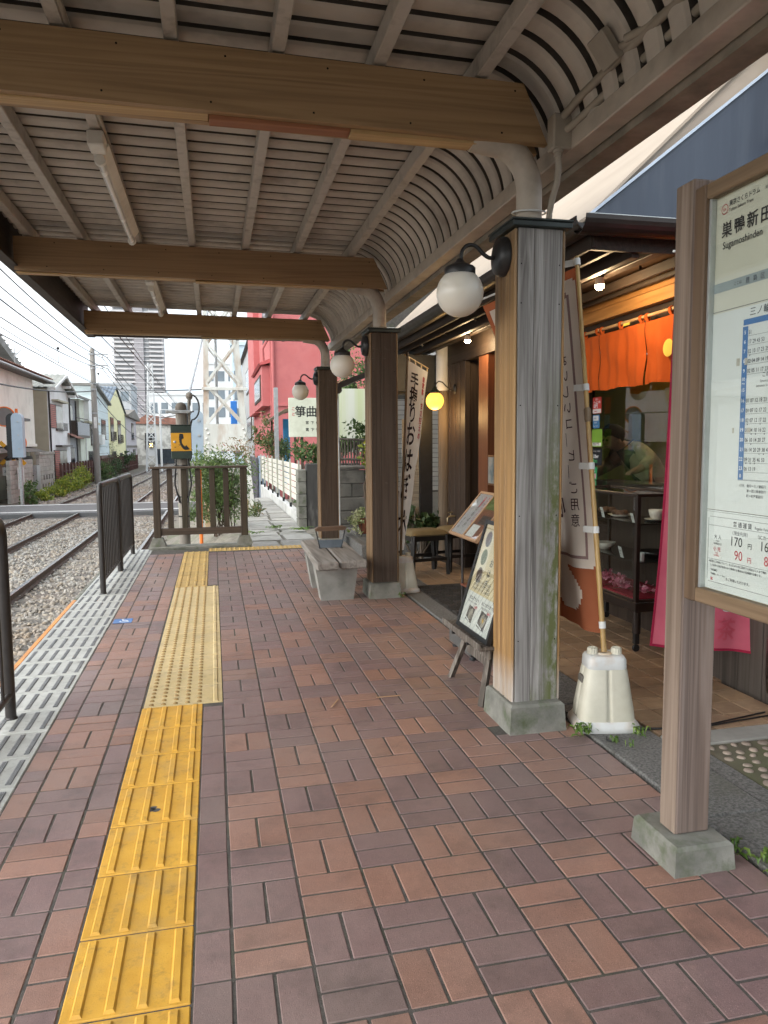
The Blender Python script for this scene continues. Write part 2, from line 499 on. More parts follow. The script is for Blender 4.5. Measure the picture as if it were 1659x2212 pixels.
def stones(name, x0, x1, y0, y1, n, z, smin, smax, mat, dens=None, parent=None):
    ico = bmesh.new(); bmesh.ops.create_icosphere(ico, subdivisions=1, radius=1.0)
    bv = np.array([v.co[:] for v in ico.verts]); bf = np.array([[v.index for v in f.verts] for f in ico.faces]); ico.free()
    nv, nf = len(bv), len(bf)
    u = rng.random(n); Y = y0 + (y1 - y0) * u ** (dens or 1.0); X = x0 + (x1 - x0) * rng.random(n)
    S = (smin + (smax - smin) * rng.random(n) ** 1.5)
    sq = .6 + .6 * rng.random((n, 1, 3)); jit = 1 + .28 * rng.normal(size=(n, nv, 1))
    P = bv[None] * jit * sq * S[:, None, None]
    q = rng.normal(size=(n, 4)); q /= np.linalg.norm(q, axis=1)[:, None]
    w, a, b, c = q.T
    Rm = np.stack([1 - 2 * (b * b + c * c), 2 * (a * b - c * w), 2 * (a * c + b * w), 2 * (a * b + c * w), 1 - 2 * (a * a + c * c), 2 * (b * c - a * w), 2 * (a * c - b * w), 2 * (b * c + a * w), 1 - 2 * (a * a + b * b)], 1).reshape(n, 3, 3)
    P = np.einsum('nij,nvj->nvi', Rm, P)
    Z = z + .030 * rng.random(n)
    P += np.stack([X, Y, Z], 1)[:, None, :]
    me = bpy.data.meshes.new(name)
    me.vertices.add(n * nv); me.vertices.foreach_set('co', P.reshape(-1).astype(np.float32))
    F = (bf[None] + (np.arange(n) * nv)[:, None, None]).reshape(-1)
    me.loops.add(n * nf * 3); me.loops.foreach_set('vertex_index', F.astype(np.int32))
    me.polygons.add(n * nf); me.polygons.foreach_set('loop_start', (np.arange(n * nf) * 3).astype(np.int32))
    me.update(calc_edges=True); me.validate()
    me.materials.append(mat)
    o = bpy.data.objects.new(name, me); place(o, parent); stuff(o)
    return o
def stone_mat(name, cols):
    t = NT(name); f = t.n('NewGeometry').outputs['Random Per Island']
    n = len(cols); r = t.ramp(f, [(i / (n - 1), c) for i, c in enumerate(cols)])
    v = t.coord((1, 1, 1), rnd=False); r = t.mix(t.ramp(t.noise(v, .7, 5), [(.48, (0, 0, 0)), (.7, (.55,) * 3)]), r, (.30, .22, .15))
    t.l(r, t.b.inputs['Base Color']); t.b.inputs['Roughness'].default_value = .95
    return t.m
M_stone = stone_mat('ballast stone', [(.34, .32, .29), (.17, .16, .14), (.40, .365, .31), (.26, .215, .165), (.31, .30, .28), (.43, .40, .36)])
o = stones('ballast_stones', -6.9, -1.28, 4.0, 24.4, 30000, -.93, .018, .042, M_stone, dens=1.25)
tag(o, 'grey and brown crushed stone ballast lying between the tram rails', 'ballast')
o = stones('ballast_stones', -6.9, -1.0, 29.9, 60, 12000, -.93, .03, .06, M_stone, dens=1.6)
tag(o, 'crushed stone ballast along the tracks beyond the level crossing', 'ballast')

# ------------------------------------------------------------------ the two tram tracks
M_rail = pm('rusty rail', (.105, .068, .048), (.06, .042, .034), scale=14, rough=.75, bump=.25, metal=.2)
M_railtop = pm('polished rail head', (.55, .54, .53), (.42, .41, .40), scale=30, rough=.22, bump=.02, metal=1.0)
M_sleeper = pm('weathered sleeper', (.25, .225, .195), (.16, .14, .12), scale=6, rough=.95, bump=.5, bscale=40, stretch=(1, 5, 1), dirt=(.13, .085, .06), damt=.5)
def rail(x, parent):
    mb = MB(); z = TRACK_Z
    prof = [(-.062, z - .13), (.062, z - .13), (.062, z - .118), (.012, z - .098), (.009, z - .04), (.032, z - .028), (.032, z - .006), (-.032, z - .006), (-.032, z - .028), (-.009, z - .04), (-.012, z - .098), (-.062, z - .118)]
    mb.prism([(x + a, b) for a, b in prof], -6, 118, 'y')
    o = build(mb, 'rail', M_rail, parent)
    mb = MB(); mb.cbox(x - .0335, x + .0335, -6, 118, z - .007, z, .003)
    build(mb, 'rail_head', M_railtop, o)
slp = None
for name, lab, xs in (('tram_track', 'near tram track running beside the platform edge', (-1.52, -2.90)), ('tram_track', 'far tram track running beside the hedges and houses', (-4.27, -5.66))):
    t = thing(name, lab, 'track', ((xs[0] + xs[1]) / 2, 0, -1.0), 'tram tracks')
    for x in xs: rail(x, t)
    xm = (xs[0] + xs[1]) / 2
    for i in range(90):
        y = -2 + .62 * i
        if 25.2 < y < 29.4: continue
        if slp is None:
            mb = MB(); mb.cbox(xm - 1.05, xm + 1.05, y - .1, y + .1, -1.04, -.903, .012)
            slp = build(mb, 'sleeper', M_sleeper, t)
        else:
            inst(slp, 'sleeper', (xm, y, (-1.04 - .903) / 2 + rng.uniform(-.012, .006)), t)

# ------------------------------------------------------------------ level crossing
mb = MB(); mb.cbox(-14, 2.6, 25.3, 29.3, -1.0, TRACK_Z + .006, .03)
road = structure(build(mb, 'crossing_road', M_asphalt))
M_line = pm('worn road paint', (.72, .72, .70), (.6, .6, .58), scale=12, rough=.8, bump=.2, dirt=(.2, .2, .2), damt=.6)
for y0, y1 in ((25.75, 25.93), (28.75, 28.93)):
    mb = MB(); mb.box(-9, 1.5, y0, y1, TRACK_Z + .006, TRACK_Z + .011)
    build(mb, 'road_line', M_line, road)

# ================================================================== platform
PZ = 0.0
mb = MB(); mb.cbox(-1.17, 1.635, -4.0, 9.83, -1.05, -.003, .01)
plat = structure(build(mb, 'platform', M_mortar))
mb = MB(); mb.box(-1.185, -1.172, -4, 9.83, -1.02, -.05)
build(mb, 'platform_face', M_conc, plat)

# pavers, 20 cm squares of two bricks laid crosswise
G = .0085
bm_v = MB(); bm_v.cbox(-.1 + G / 2, 0 - G / 2, -.1 + G / 2, .1 - G / 2, -.05, 0, .0035)
proto = {}
def brick_mesh(w, h):
    k = (round(w, 4), round(h, 4))
    if k not in proto:
        b = MB(); b.cbox(-w / 2 + G / 2, w / 2 - G / 2, -h / 2 + G / 2, h / 2 - G / 2, -.05, 0, .0022)
        proto[k] = b
    return k
bricks = []            # (cx, cy, w, h, colour)
S2 = .2017
def colour(i, j, side):
    a = ((j // 2) + i) % 2 if side > 0 else ((j // 2) + 1) % 2
    r = random.random()
    if r < .16: a = 1 - a
    far = j > 22 and side > 0 and i < 4
    if far and random.random() < .55: return 2
    if a == 1 and random.random() < .10: return 2
    return a
Y0 = 1.7835 - 5 * S2
YEND = 9.56
for j in range(0, 44):
    y0 = Y0 + j * S2
    if y0 + S2 > YEND + .02: break
    yc = y0 + S2 / 2
    for i in range(0, 8):
        x0 = .014 + i * S2
        V = (i + j) % 2 == 0
        c = colour(i, j, 1)
        if V:
            for k in (0, 1): bricks.append((x0 + S2 * (.25 + .5 * k), yc, S2 / 2, S2, c))
        else:
            for k in (0, 1): bricks.append((x0 + S2 / 2, y0 + S2 * (.25 + .5 * k), S2, S2 / 2, c))
    # half column to the right of the tactile strip (not beside the wide cream tiles)
    if not (3.80 < yc < 7.22):
        bricks.append((-.037, yc, .1, S2, 1 if (j // 2) % 2 else random.choice((1, 2))))
    # left of the tactile strip: half, whole square, half
    c = colour(0, j, -1)
    for (xc, w, V) in ((-.4410, .102, j % 2 == 0), (-.5935, S2, j % 2 == 1), (-.743, .098, j % 2 == 0)):
        cc = c if random.random() < .6 else 1 - (c % 2)
        if w > .15:
            if V:
                for k in (0, 1): bricks.append((xc - S2 / 2 + S2 * (.25 + .5 * k), yc, S2 / 2, S2, cc))
            else:
                for k in (0, 1): bricks.append((xc, y0 + S2 * (.25 + .5 * k), S2, S2 / 2, cc))
        elif V: bricks.append((xc, yc, w, S2, cc))
        else:
            for k in (0, 1): bricks.append((xc, y0 + S2 * (.25 + .5 * k), w, S2 / 2, cc))
def vis(b):
    x, y = b[0], b[1]
    d = math.hypot(x, y); return y > 1.32 + .25 * max(0, .3 - x)
bricks = [b for b in bricks if not (b[0] > 1.30 and 3.1 < b[1] < 3.32 and b[0] < 1.52)]
order = sorted(bricks, key=lambda b: (0 if vis(b) else 1, math.hypot(b[0], b[1])))
single, rest = order[:300], order[300:]
pmesh = {}
for (x, y, w, h, c) in single:
    k = brick_mesh(w, h)
    if (k, c) not in pmesh:
        b = proto[k]; me = bpy.data.meshes.new('brick'); me.from_pydata(b.v, [], b.f); me.materials.append(M_brick[c]); me.update()
        pmesh[(k, c)] = me
    o = bpy.data.objects.new('brick', pmesh[(k, c)])
    o.matrix_basis = Matrix.Translation((x, y, PZ + rng.uniform(-.001, .0012))) @ Euler((rng.normal() * .0022, rng.normal() * .0022, rng.normal() * .007)).to_matrix().to_4x4()
    place(o, plat)
mb = MB()
for (x, y, w, h, c) in rest:
    b = proto[brick_mesh(w, h)]; mb.cur = c; dz = rng.uniform(-.002, .001)
    mb.add([(p[0] + x, p[1] + y, p[2] + dz) for p in b.v], b.f)
stuff(build(mb, 'brick_paving', M_brick_i, plat, recal=False))

# tactile guide strip: four long bars on a 30 cm tile; cream warning tiles with dots and one bar
def bars_tile(L_, W_=.2985):
    b = MB(); b.cbox(-W_ / 2, W_ / 2, -L_ / 2 + .0032, L_ / 2 - .0032, -.05, .001, .003)
    for k in range(4):
        x = -W_ / 2 + W_ * (k + .5) / 4
        y0, y1 = -L_ / 2 + .013, L_ / 2 - .013
        b.add([(x - .0135, y0, .001), (x + .0135, y0, .001), (x + .0135, y1, .001), (x - .0135, y1, .001),
               (x - .0085, y0 + .006, .0075), (x + .0085, y0 + .006, .0075), (x + .0085, y1 - .006, .0075), (x - .0085, y1 - .006, .0075)],
              [(4, 5, 6, 7), (0, 1, 5, 4), (1, 2, 6, 5), (2, 3, 7, 6), (3, 0, 4, 7)])
    return b
def dots_tile(L_, W_, nx, ny, bar=True, x_lo=None, x_hi=None):
    b = MB(); b.cbox(-W_ / 2, W_ / 2, -L_ / 2 + .0015, L_ / 2 - .0015, -.05, .001, .002)
    x_lo = -W_ / 2 + .03 if x_lo is None else x_lo; x_hi = W_ / 2 - .03 if x_hi is None else x_hi
    for i in range(nx):
        for j in range(ny):
            x = x_lo + (x_hi - x_lo) * i / (nx - 1); y = -L_ / 2 + L_ * (j + .5) / ny
            b.cur = 1; b.lathe([(.0135, .001), (.0115, .0055), (.007, .008), (.001, .0086)], (x, y, 0), 10); b.cur = 0
    if bar:
        x = W_ / 2 - .035; y0, y1 = -L_ / 2 + .006, L_ / 2 - .006
        b.add([(x - .013, y0, .001), (x + .013, y0, .001), (x + .013, y1, .001), (x - .013, y1, .001),
               (x - .008, y0 + .006, .007), (x + .008, y0 + .006, .007), (x + .008, y1 - .006, .007), (x - .008, y1 - .006, .007)],
              [(4, 5, 6, 7), (0, 1, 5, 4), (1, 2, 6, 5), (2, 3, 7, 6), (3, 0, 4, 7)])
    return b
def share(b, name, mat, mat2=None):
    me = bpy.data.meshes.new(name); me.from_pydata(b.v, [], b.f); me.materials.append(mat)
    if mat2: me.materials.append(mat2); me.polygons.foreach_set('material_index', b.mi)
    me.polygons.foreach_set('use_smooth', b.sm); me.update(); return me
Ly = .3045
me_bar = share(bars_tile(Ly), 'tactile_tile', M_tact_y)
for k in range(0, 12):
    y = 3.852 - Ly * (k + .5)
    if y < .4: break
    o = inst(me_bar, 'tactile_tile', Matrix.Translation((-.238, y, 0)) @ Euler((0, 0, rng.normal() * .002)).to_matrix().to_4x4(), plat)
Lc = .3005
me_dot = share(dots_tile(Lc, .395, 5, 5, True, -.395 / 2 + .035, -.395 / 2 + .275), 'tactile_tile', M_tact_c, tactile_mat('worn tactile dot', (.36, .24, .09), (.28, .18, .065), (.25, .17, .08)))
for k in range(11):
    inst(me_dot, 'tactile_tile', (-.1845, 3.855 + Lc * (k + .5), 0), plat)
M_tact_m = tactile_mat('faded yellow tactile tile', (.56, .38, .13), (.47, .30, .085), (.42, .31, .15))
me_bar2 = share(bars_tile(.3), 'tactile_tile', M_tact_m)
for k in range(8):
    inst(me_bar2, 'tactile_tile', (-.238, 7.163 + .3 * (k + .5), 0), plat)
me_dot2 = share(dots_tile(.255, .2985, 5, 5, False), 'tactile_tile', M_tact_m, M_tact_m)
for k in range(4):
    inst(me_dot2, 'tactile_tile', (.062 + .3 * (k + .0) , 9.695, 0), plat)
# edge tiles with ridged rubber strips
be = MB(); be.cbox(-.2, .2, -.149, .149, -.05, .001, .003)
me_edge = share(be, 'edge_tile', M_edge)
bs = MB()
for k in range(3):
    bs.cur = 1; bs.prism([(-.009 + k * .0065, .001), (-.009 + k * .0065 + .005, .001), (-.009 + k * .0065 + .004, .0055), (-.009 + k * .0065 + .001, .0055)], -.116, .116, 'y')
bs.cur = 0; bs.box(-.0105, .0105, -.119, .119, .0008, .0034)
me_strip = share(bs, 'grip_strip', M_strip, pm('grey strip ridge', (.30, .31, .32), (.23, .235, .245), scale=30, rough=.6))
for k in range(0, 31):
    y = .95 + .3 * (k + .5) - .002
    if y > 9.8: break
    o = inst(me_edge, 'edge_tile', (-.994, y, rng.uniform(-.001, .001)), plat)
    for q in range(6):
        inst(me_strip, 'grip_strip', (-.994 - .2 + .4 * (q + .5) / 6, y, 0), o)
mb = MB(); mb.cbox(-1.232, -1.196, -3, 6.82, -.10, -.002, .006); build(mb, 'edge_strip', M_orange_edge, plat)
mb = MB(); mb.cbox(-1.232, -1.196, 6.825, 9.8, -.10, -.003, .006); build(mb, 'edge_strip', M_conc_moss, plat)
# blue wheelchair mark, flat paint on the pavers
M_blue = pm('blue floor sticker', (.06, .20, .50), (.05, .16, .42), scale=12, rough=.5, bump=.1, dirt=(.3, .32, .35), damt=.4)
M_bluew = flat('white floor print', (.75, .78, .8))
mb = MB(); mb.box(-.775, -.640, 5.80, 5.935, .0015, .0035)
bl = build(mb, 'wheelchair_mark', M_blue, plat)
mb = MB()
def ring(mb, c, r0, r1, a0, a1, n, z):
    for i in range(n):
        a = a0 + (a1 - a0) * i / n; b = a0 + (a1 - a0) * (i + 1) / n
        mb.add([(c[0] + r0 * math.cos(a), c[1] + r0 * math.sin(a), z), (c[0] + r1 * math.cos(a), c[1] + r1 * math.sin(a), z), (c[0] + r1 * math.cos(b), c[1] + r1 * math.sin(b), z), (c[0] + r0 * math.cos(b), c[1] + r0 * math.sin(b), z)], [(0, 1, 2, 3)])
ring(mb, (-.700, 5.855), .022, .032, math.radians(150), math.radians(400), 14, .0042)
ring(mb, (-.712, 5.915), 0, .010, 0, 2 * math.pi, 10, .0042)
for a, b in (((-.712, 5.902), (-.706, 5.865)), ((-.706, 5.865), (-.678, 5.865)), ((-.678, 5.865), (-.664, 5.83)), ((-.709, 5.888), (-.684, 5.888))):
    mb.bar((*a, .0044), (*b, .0044), .009, .001)
build(mb, 'lettering', M_bluew, bl)

# ------------------------------------------------------------------ kerb strip and forecourt beside the pavers
M_agg = pm('exposed aggregate concrete', (.20, .195, .185), (.085, .083, .078), scale=90, detail=8, rough=.95, bump=.8, bscale=140, dirt=(.10, .10, .075), damt=.6, dscale=3)
fore = MB(); fore.box(1.6, 9, -4, 9.9, -1.05, -.03)
fore = structure(build(fore, 'forecourt', M_agg))
def slabs(x0, x1, ys, z, mat, nm='kerb_slab'):
    for a, b in zip(ys, ys[1:]):
        mb = MB(); mb.cbox(x0 + .002, x1 - .002, a + .002, b - .002, -.04, z + rng.uniform(-.003, .003), .006)
        build(mb, nm, mat, fore)
slabs(1.642, 1.94, [-3, -1, 0.2, 1.0, 1.62, 2.2, 2.78, 3.38, 3.98, 4.58, 5.18, 5.78, 6.38, 6.98, 7.58, 8.2], .004, M_agg)
slabs(1.94, 2.045, [-3, -1, .3, 1.1, 1.9, 2.765], .002, M_agg)
mb = MB(); mb.cbox(1.944, 3.2, 2.77, 2.905, -.04, .003, .006); build(mb, 'kerb_slab', M_conc, fore)
# pebble-set panel
M_pebbed = pm('mossy mortar bed', (.16, .145, .10), (.10, .09, .06), scale=8, rough=.95, bump=.5, bscale=80, dirt=(.085, .105, .03), damt=.8, dscale=4)
mb = MB(); mb.box(2.05, 4.2, .2, 2.765, -.03, -.006); bed_ = build(mb, 'pebble_bed', M_pebbed, fore)
M_peb = pm('flat pebble', (.36, .29, .23), (.25, .20, .165), scale=10, rough=.7, bump=.1, vary=.25)
pb = MB(); pb.lathe([(.021, -.008), (.0215, -.002), (.019, .003), (.011, .0055), (.001, .006)], (0, 0, 0), 12)
me_peb = share(pb, 'pebble', M_peb)
cnt = 0
for i in range(30):
    for j in range(36):
        x = 2.085 + i * .066 + (j % 2) * .033; y = 2.735 - j * .057
        if x > 3.0 or y < 1.2 or cnt >= 290 or x / max(y, .1) > 1.35: continue
        cnt += 1
        inst(me_peb, 'pebble', Matrix.Translation((x + rng.normal() * .006, y + rng.normal() * .006, -.005)) @ Euler((rng.normal() * .06, rng.normal() * .06, rng.random() * 6)).to_matrix().to_4x4() @ Matrix.Diagonal((1 + rng.normal() * .12, .85 + rng.normal() * .1, 1, 1)), fore)
# tan quarry tiles of the cafe terrace
def tile_mat(name, c1, c2):
    t = NT(name); v = t.coord((1, 1, 1))
    col = t.ramp(t.noise(v, 14, 6, .65), [(.3, c2), (.7, c1)]); col = t.vary(col, .22)
    g = t.n('NewGeometry'); wn = t.noise(g.outputs['Position'], 1.6, 6, .65)
    col = t.mix(t.ramp(wn, [(.45, (0, 0, 0)), (.75, (.6,) * 3)]), col, (.085, .065, .05))
    t.l(col, t.b.inputs['Base Color']); t.b.inputs['Roughness'].default_value = .5
    t.l(t.bump(t.noise(v, 60, 4), .3, .003), t.b.inputs['Normal']); return t.m
M_tile = tile_mat('tan quarry tile', (.36, .245, .15), (.26, .17, .105))
TP = .152
tb = MB(); tb.cbox(-TP / 2 + .003, TP / 2 - .003, -TP / 2 + .003, TP / 2 - .003, -.03, .003, .003)
me_tile = share(tb, 'floor_tile', M_tile)
cnt = 0
for j in range(0, 36):
    for i in range(0, 9):
        x = 1.945 + TP * (i + .5); y = 2.908 + TP * (j + .5)
        if x > 3.02 or (x > 2.72 and y < 3.5) or y > 8.3: continue
        if cnt < 300: inst(me_tile, 'floor_tile', (x, y, rng.uniform(-.001, .001)), fore)
        cnt += 1
# ================================================================== platform canopy
M_beam = wood('canopy beam timber', (.37, .235, .122), (.24, .148, .076), axis='x', across=34, along=1.1, c3=(.45, .295, .16), bump=.25, dirt=(.20, .13, .08), damt=.5, rough=.5)
M_beam_bot = wood('canopy beam soffit timber', (.46, .30, .14), (.34, .215, .10), axis='x', across=30, along=1.2, c3=(.54, .38, .20), bump=.25, rough=.5)
M_patch = wood('reddish patch timber', (.36, .15, .075), (.25, .10, .05), axis='x', across=30, along=1.4, bump=.2)
M_roofpaint = pm('taupe painted roof steel', (.58, .52, .455), (.49, .437, .382), scale=3.5, detail=8, rough=.55, bump=.08, bscale=30, dirt=(.22, .185, .155), damt=.7, dscale=2.6, vary=.03)
M_purlin = pm('taupe painted purlin', (.54, .49, .435), (.47, .425, .378), scale=7, rough=.5, bump=.12, bscale=50, dirt=(.13, .10, .075), damt=.6, dscale=7, vary=.04)
M_pipe = pm('taupe painted pipe', (.50, .435, .36), (.43, .372, .31), scale=6, rough=.5, bump=.1, bscale=40, dirt=(.17, .14, .11), damt=.5, dscale=4)
M_fascia = pm('dark brown fascia', (.060, .042, .030), (.04, .029, .022), scale=5, rough=.6, bump=.15, stretch=(3, .4, 3))
M_cap = pm('green black copper cap', (.035, .045, .042), (.022, .028, .027), scale=9, rough=.45, bump=.1, metal=.3)
can = thing('platform_canopy', 'taupe corrugated canopy on timber columns over the platform, curving down on the cafe side', 'canopy', (0, 4, 0))
SL = -.013                       # fall of the roof towards the cafe
def rz(x): return SL * x
YB, YE = -3.6, 10.02             # canopy ends
# corrugated sheet: flat over the platform, bent down in an arc on the right
RAD = .405; XC = 1.165; ZT = 3.045
def prof(s):
    """along the sheet: returns x, z, normal"""
    if s < XC + 1.47:
        return -1.47 + s, ZT + rz(-1.47 + s), (0, 1)
    a = (s - (XC + 1.47)) / RAD
    if a < math.radians(88):
        return XC + RAD * math.sin(a), ZT + rz(XC) - RAD + RAD * math.cos(a), (math.sin(a), math.cos(a))
    a0 = math.radians(88); d = s - (XC + 1.47) - RAD * a0
    return XC + RAD * math.sin(a0), ZT + rz(XC) - RAD + RAD * math.cos(a0) - d, (1, 0)
PER = .149
ss = [0, XC + 1.47] + [XC + 1.47 + RAD * math.radians(88) * k / 16 for k in range(1, 17)]
H = .018
# broad rounded ribs hanging down, a narrow deep slot between each pair
ribs = [(0, .05), (.14, .05), (.147, -.004)] + [(.147 + .706 * k / 9, -H * math.sqrt(max(0, 1 - (2 * k / 9 - 1) ** 2)) - .004) for k in range(1, 9)] + [(.853, -.004), (.86, .05)]
yd = [((math.floor(YB / PER) + p + q[0]) * PER, q[1]) for p in range(int((YE - YB) / PER)) for q in ribs]
ny = len(yd) - 1; mb = MB(); vs = []
for i, s in enumerate(ss):
    x, z, n = prof(s)
    for y, d in yd: vs.append((x + n[0] * d, y, z + n[1] * d))
fs = [(i * (ny + 1) + j, (i + 1) * (ny + 1) + j, (i + 1) * (ny + 1) + j + 1, i * (ny + 1) + j + 1) for i in range(len(ss) - 1) for j in range(ny)]
mb.smooth = False; mb.add(vs, fs)
for k, f in enumerate(fs): mb.mi[k] = 1 if max(yd[f[0] % (ny + 1)][1], yd[f[3] % (ny + 1)][1]) > .03 else 0  # slot walls and tops get a darker colour, painting in the crease shade
o = build(mb, 'roof_sheet', [M_roofpaint, pm('painted roof groove shade', (.115, .097, .082), (.08, .068, .058), scale=8, rough=.9)], can, recal=False)
sm = o.modifiers.new('thickness', 'SOLIDIFY'); sm.thickness = .003; sm.offset = 1
# purlins: folded channels running the length of the platform
for x in (-1.335, -.955, -.535, -.118, .302, .722, 1.175):
    z = 2.918 + rz(x)
    mb = MB(); mb.cbox(x - .027, x + .027, YB, YE - .02, z, z + .008, .003)
    mb.box(x - .027, x - .022, YB, YE - .02, z + .008, z + .085)
    mb.box(x + .022, x + .027, YB, YE - .02, z + .008, z + .085)
    build(mb, 'purlin', M_purlin, can)
    if x < 1.17:
        for yb in (3.2, 6.3, 9.43):
            pass
# crossbeams, one at each column
M_dark = flat('near black heads', (.01, .009, .008), rough=1)  # near-black colour of the screw and nail heads
for bi, Y in enumerate((3.15, 6.24, 9.40)):
    T = .145
    mb = MB()
    # front and back cheek boards with a slot between, end cut on the slope
    for y0, y1 in ((Y, Y + .036), (Y + T - .036, Y + T)):
        pts = [(-1.43, 2.655 + rz(-1.43)), (1.475, 2.66 + rz(1.475)), (1.36, 2.905 + rz(1.36)), (-1.43, 2.905 + rz(-1.43))]
        mb.prism(pts, y0, y1, 'y')
    bm_ = build(mb, 'beam', M_beam, can)
    # soffit boards
    segs = [(-1.43, .02), (.02, .60), (.60, 1.235)] if bi == 0 else [(-1.43, -.1), (-.1, 1.25)]
    for k, (a, b) in enumerate(segs):
        mb = MB(); mb.cbox(a + .001, b - .001, Y + .038, Y + T - .038, 2.640 + rz(a), 2.668 + rz(b) , .002)
        o = build(mb, 'soffit_board', M_patch if (bi == 0 and k == 1) else M_beam_bot, bm_)
        if bi == 0 and k == 1: o['label'] = 'reddish replacement board under the nearest beam'
    mb = MB(); mb.box(-1.42, 1.36, Y + .037, Y + T - .037, 2.86, 2.895); build(mb, 'beam_filler', M_beam_bot, bm_)
    # recessed screw heads
    mb2 = MB()
    for k in range(7):
        for zz in (2.69, 2.87):
            x = -1.2 + k * .41 + .06 * (zz > 2.8); z = zz + rz(x)
            mb2.add([(x + .0045 * math.cos(a), Y - .0008, z + .0045 * math.sin(a)) for a in [q * math.pi / 4 for q in range(8)]], [tuple(range(8))])
    build(mb2, 'screw_heads', M_dark, bm_)
# columns
M_colgrey = None
def column_front_mat(name, moss):
    t = NT(name); v = t.coord((46, 46, 1.2)); big = t.coord((7, 7, .25)); iso = t.coord((1, 1, 1), rnd=False)
    f = t.noise(v, 1, 6, .65, .5); f2 = t.noise(big, 1, 3, .5, 1.2)
    w = t.math('SINE', t.math('MULTIPLY', f2, 70.0)); w = t.math('MULTIPLY_ADD', w, .25); w.node.inputs[2].default_value = .5
    fac = t.math('ADD', t.math('MULTIPLY', f, .82), t.math('MULTIPLY', w, .18))
    if moss is not False: stops = [(.25, (.075, .068, .064)), (.45, (.225, .212, .200)), (.72, (.40, .385, .368))]
    else: stops = [(.2, (.034, .024, .018)), (.5, (.072, .052, .039)), (.8, (.110, .085, .066))]
    col = t.ramp(fac, stops)
    # scuffs
    sc = t.noise(t.coord((4, 4, 14), rnd=False), 3, 8, .75, .8); col = t.mix(t.ramp(sc, [(.66, (0, 0, 0)), (.74, (.35,) * 3)]), col, (.45, .43, .40))
    if moss:
        sx = t.n('SeparateXYZ'); tcn = t.n('TexCoord'); t.l(tcn.outputs['Object'], sx.inputs[0])
        e1 = t.ramp(sx.outputs['X'], [(.0, (0, 0, 0)), (.02, (0, 0, 0)), (.075, (1, 1, 1))])
        gx = t.n('MapRange'); gx.inputs[1].default_value = -.045; gx.inputs[2].default_value = .03; t.l(sx.outputs['X'], gx.inputs[0])
        gz = t.n('MapRange'); gz.inputs[1].default_value = .55; gz.inputs[2].default_value = -.15; t.l(sx.outputs['Z'], gz.inputs[0])
        mn = t.noise(t.coord((13, 13, 5), rnd=False), 1.3, 7, .75)
        mf = t.math('MULTIPLY', t.math('MULTIPLY', gx.outputs[0], gz.outputs[0]), t.ramp(mn, [(.36, (0, 0, 0)), (.54, (.95,) * 3)]))
        # a wet green foot
        gb = t.n('MapRange'); gb.inputs[1].default_value = -.98; gb.inputs[2].default_value = -1.08; t.l(sx.outputs['Z'], gb.inputs[0])
        mf = t.math('MAXIMUM', mf, t.math('MULTIPLY', gb.outputs[0], t.ramp(mn, [(.35, (.1,) * 3), (.6, (.8,) * 3)])))
        col = t.mix(mf, col, (.105, .120, .042))
    t.l(col, t.b.inputs['Base Color']); t.b.inputs['Roughness'].default_value = .8; t.b.inputs['Specular IOR Level'].default_value = .25
    t.l(t.bump(fac, .7, .004), t.b.inputs['Normal'])
    return t.m
M_cf1 = column_front_mat('silvered column board with moss', True)
M_cf0 = column_front_mat('silvered column board', None)
M_cf2 = column_front_mat('dark brown column board', False)
def column_side_mat(name, bleach):
    t = NT(name); v = t.coord((40, 40, 1.0)); big = t.coord((9, 9, .2))
    f = t.noise(v, 1, 6, .6, .4); f2 = t.noise(big, 1, 3, .5, 1.0)
    fac = t.math('ADD', t.math('MULTIPLY', f, .6), t.math('MULTIPLY', f2, .4))
    col = t.ramp(fac, [(.28, (.16, .082, .03)), (.5, (.36, .205, .075)), (.75, (.47, .29, .12))]) if bleach else t.ramp(fac, [(.28, (.085, .05, .026)), (.5, (.19, .115, .055)), (.75, (.27, .17, .08))])
    st = t.noise(t.coord((22, 22, .7)), 1, 5, .6); col = t.mix(t.ramp(st, [(.5, (0, 0, 0)), (.68, (.7,) * 3)]), col, (.09, .055, .03))
    sx = t.n('SeparateXYZ'); tcn = t.n('TexCoord'); t.l(tcn.outputs['Object'], sx.inputs[0])
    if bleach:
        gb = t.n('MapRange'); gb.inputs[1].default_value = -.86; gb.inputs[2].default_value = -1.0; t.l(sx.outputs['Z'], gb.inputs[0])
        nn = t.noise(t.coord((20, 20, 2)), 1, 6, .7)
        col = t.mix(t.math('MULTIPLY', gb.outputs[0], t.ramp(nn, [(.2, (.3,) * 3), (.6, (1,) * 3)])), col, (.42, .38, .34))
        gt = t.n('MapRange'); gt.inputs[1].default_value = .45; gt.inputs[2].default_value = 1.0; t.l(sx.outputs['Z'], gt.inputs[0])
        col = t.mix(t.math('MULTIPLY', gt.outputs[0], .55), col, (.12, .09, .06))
    t.l(col, t.b.inputs['Base Color']); t.b.inputs['Roughness'].default_value = .6
    t.l(t.bump(fac, .4, .004), t.b.inputs['Normal'])
    return t.m
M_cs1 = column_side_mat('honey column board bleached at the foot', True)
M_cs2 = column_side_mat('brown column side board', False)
M_core = flat('column core', (.05, .035, .025), rough=.9)
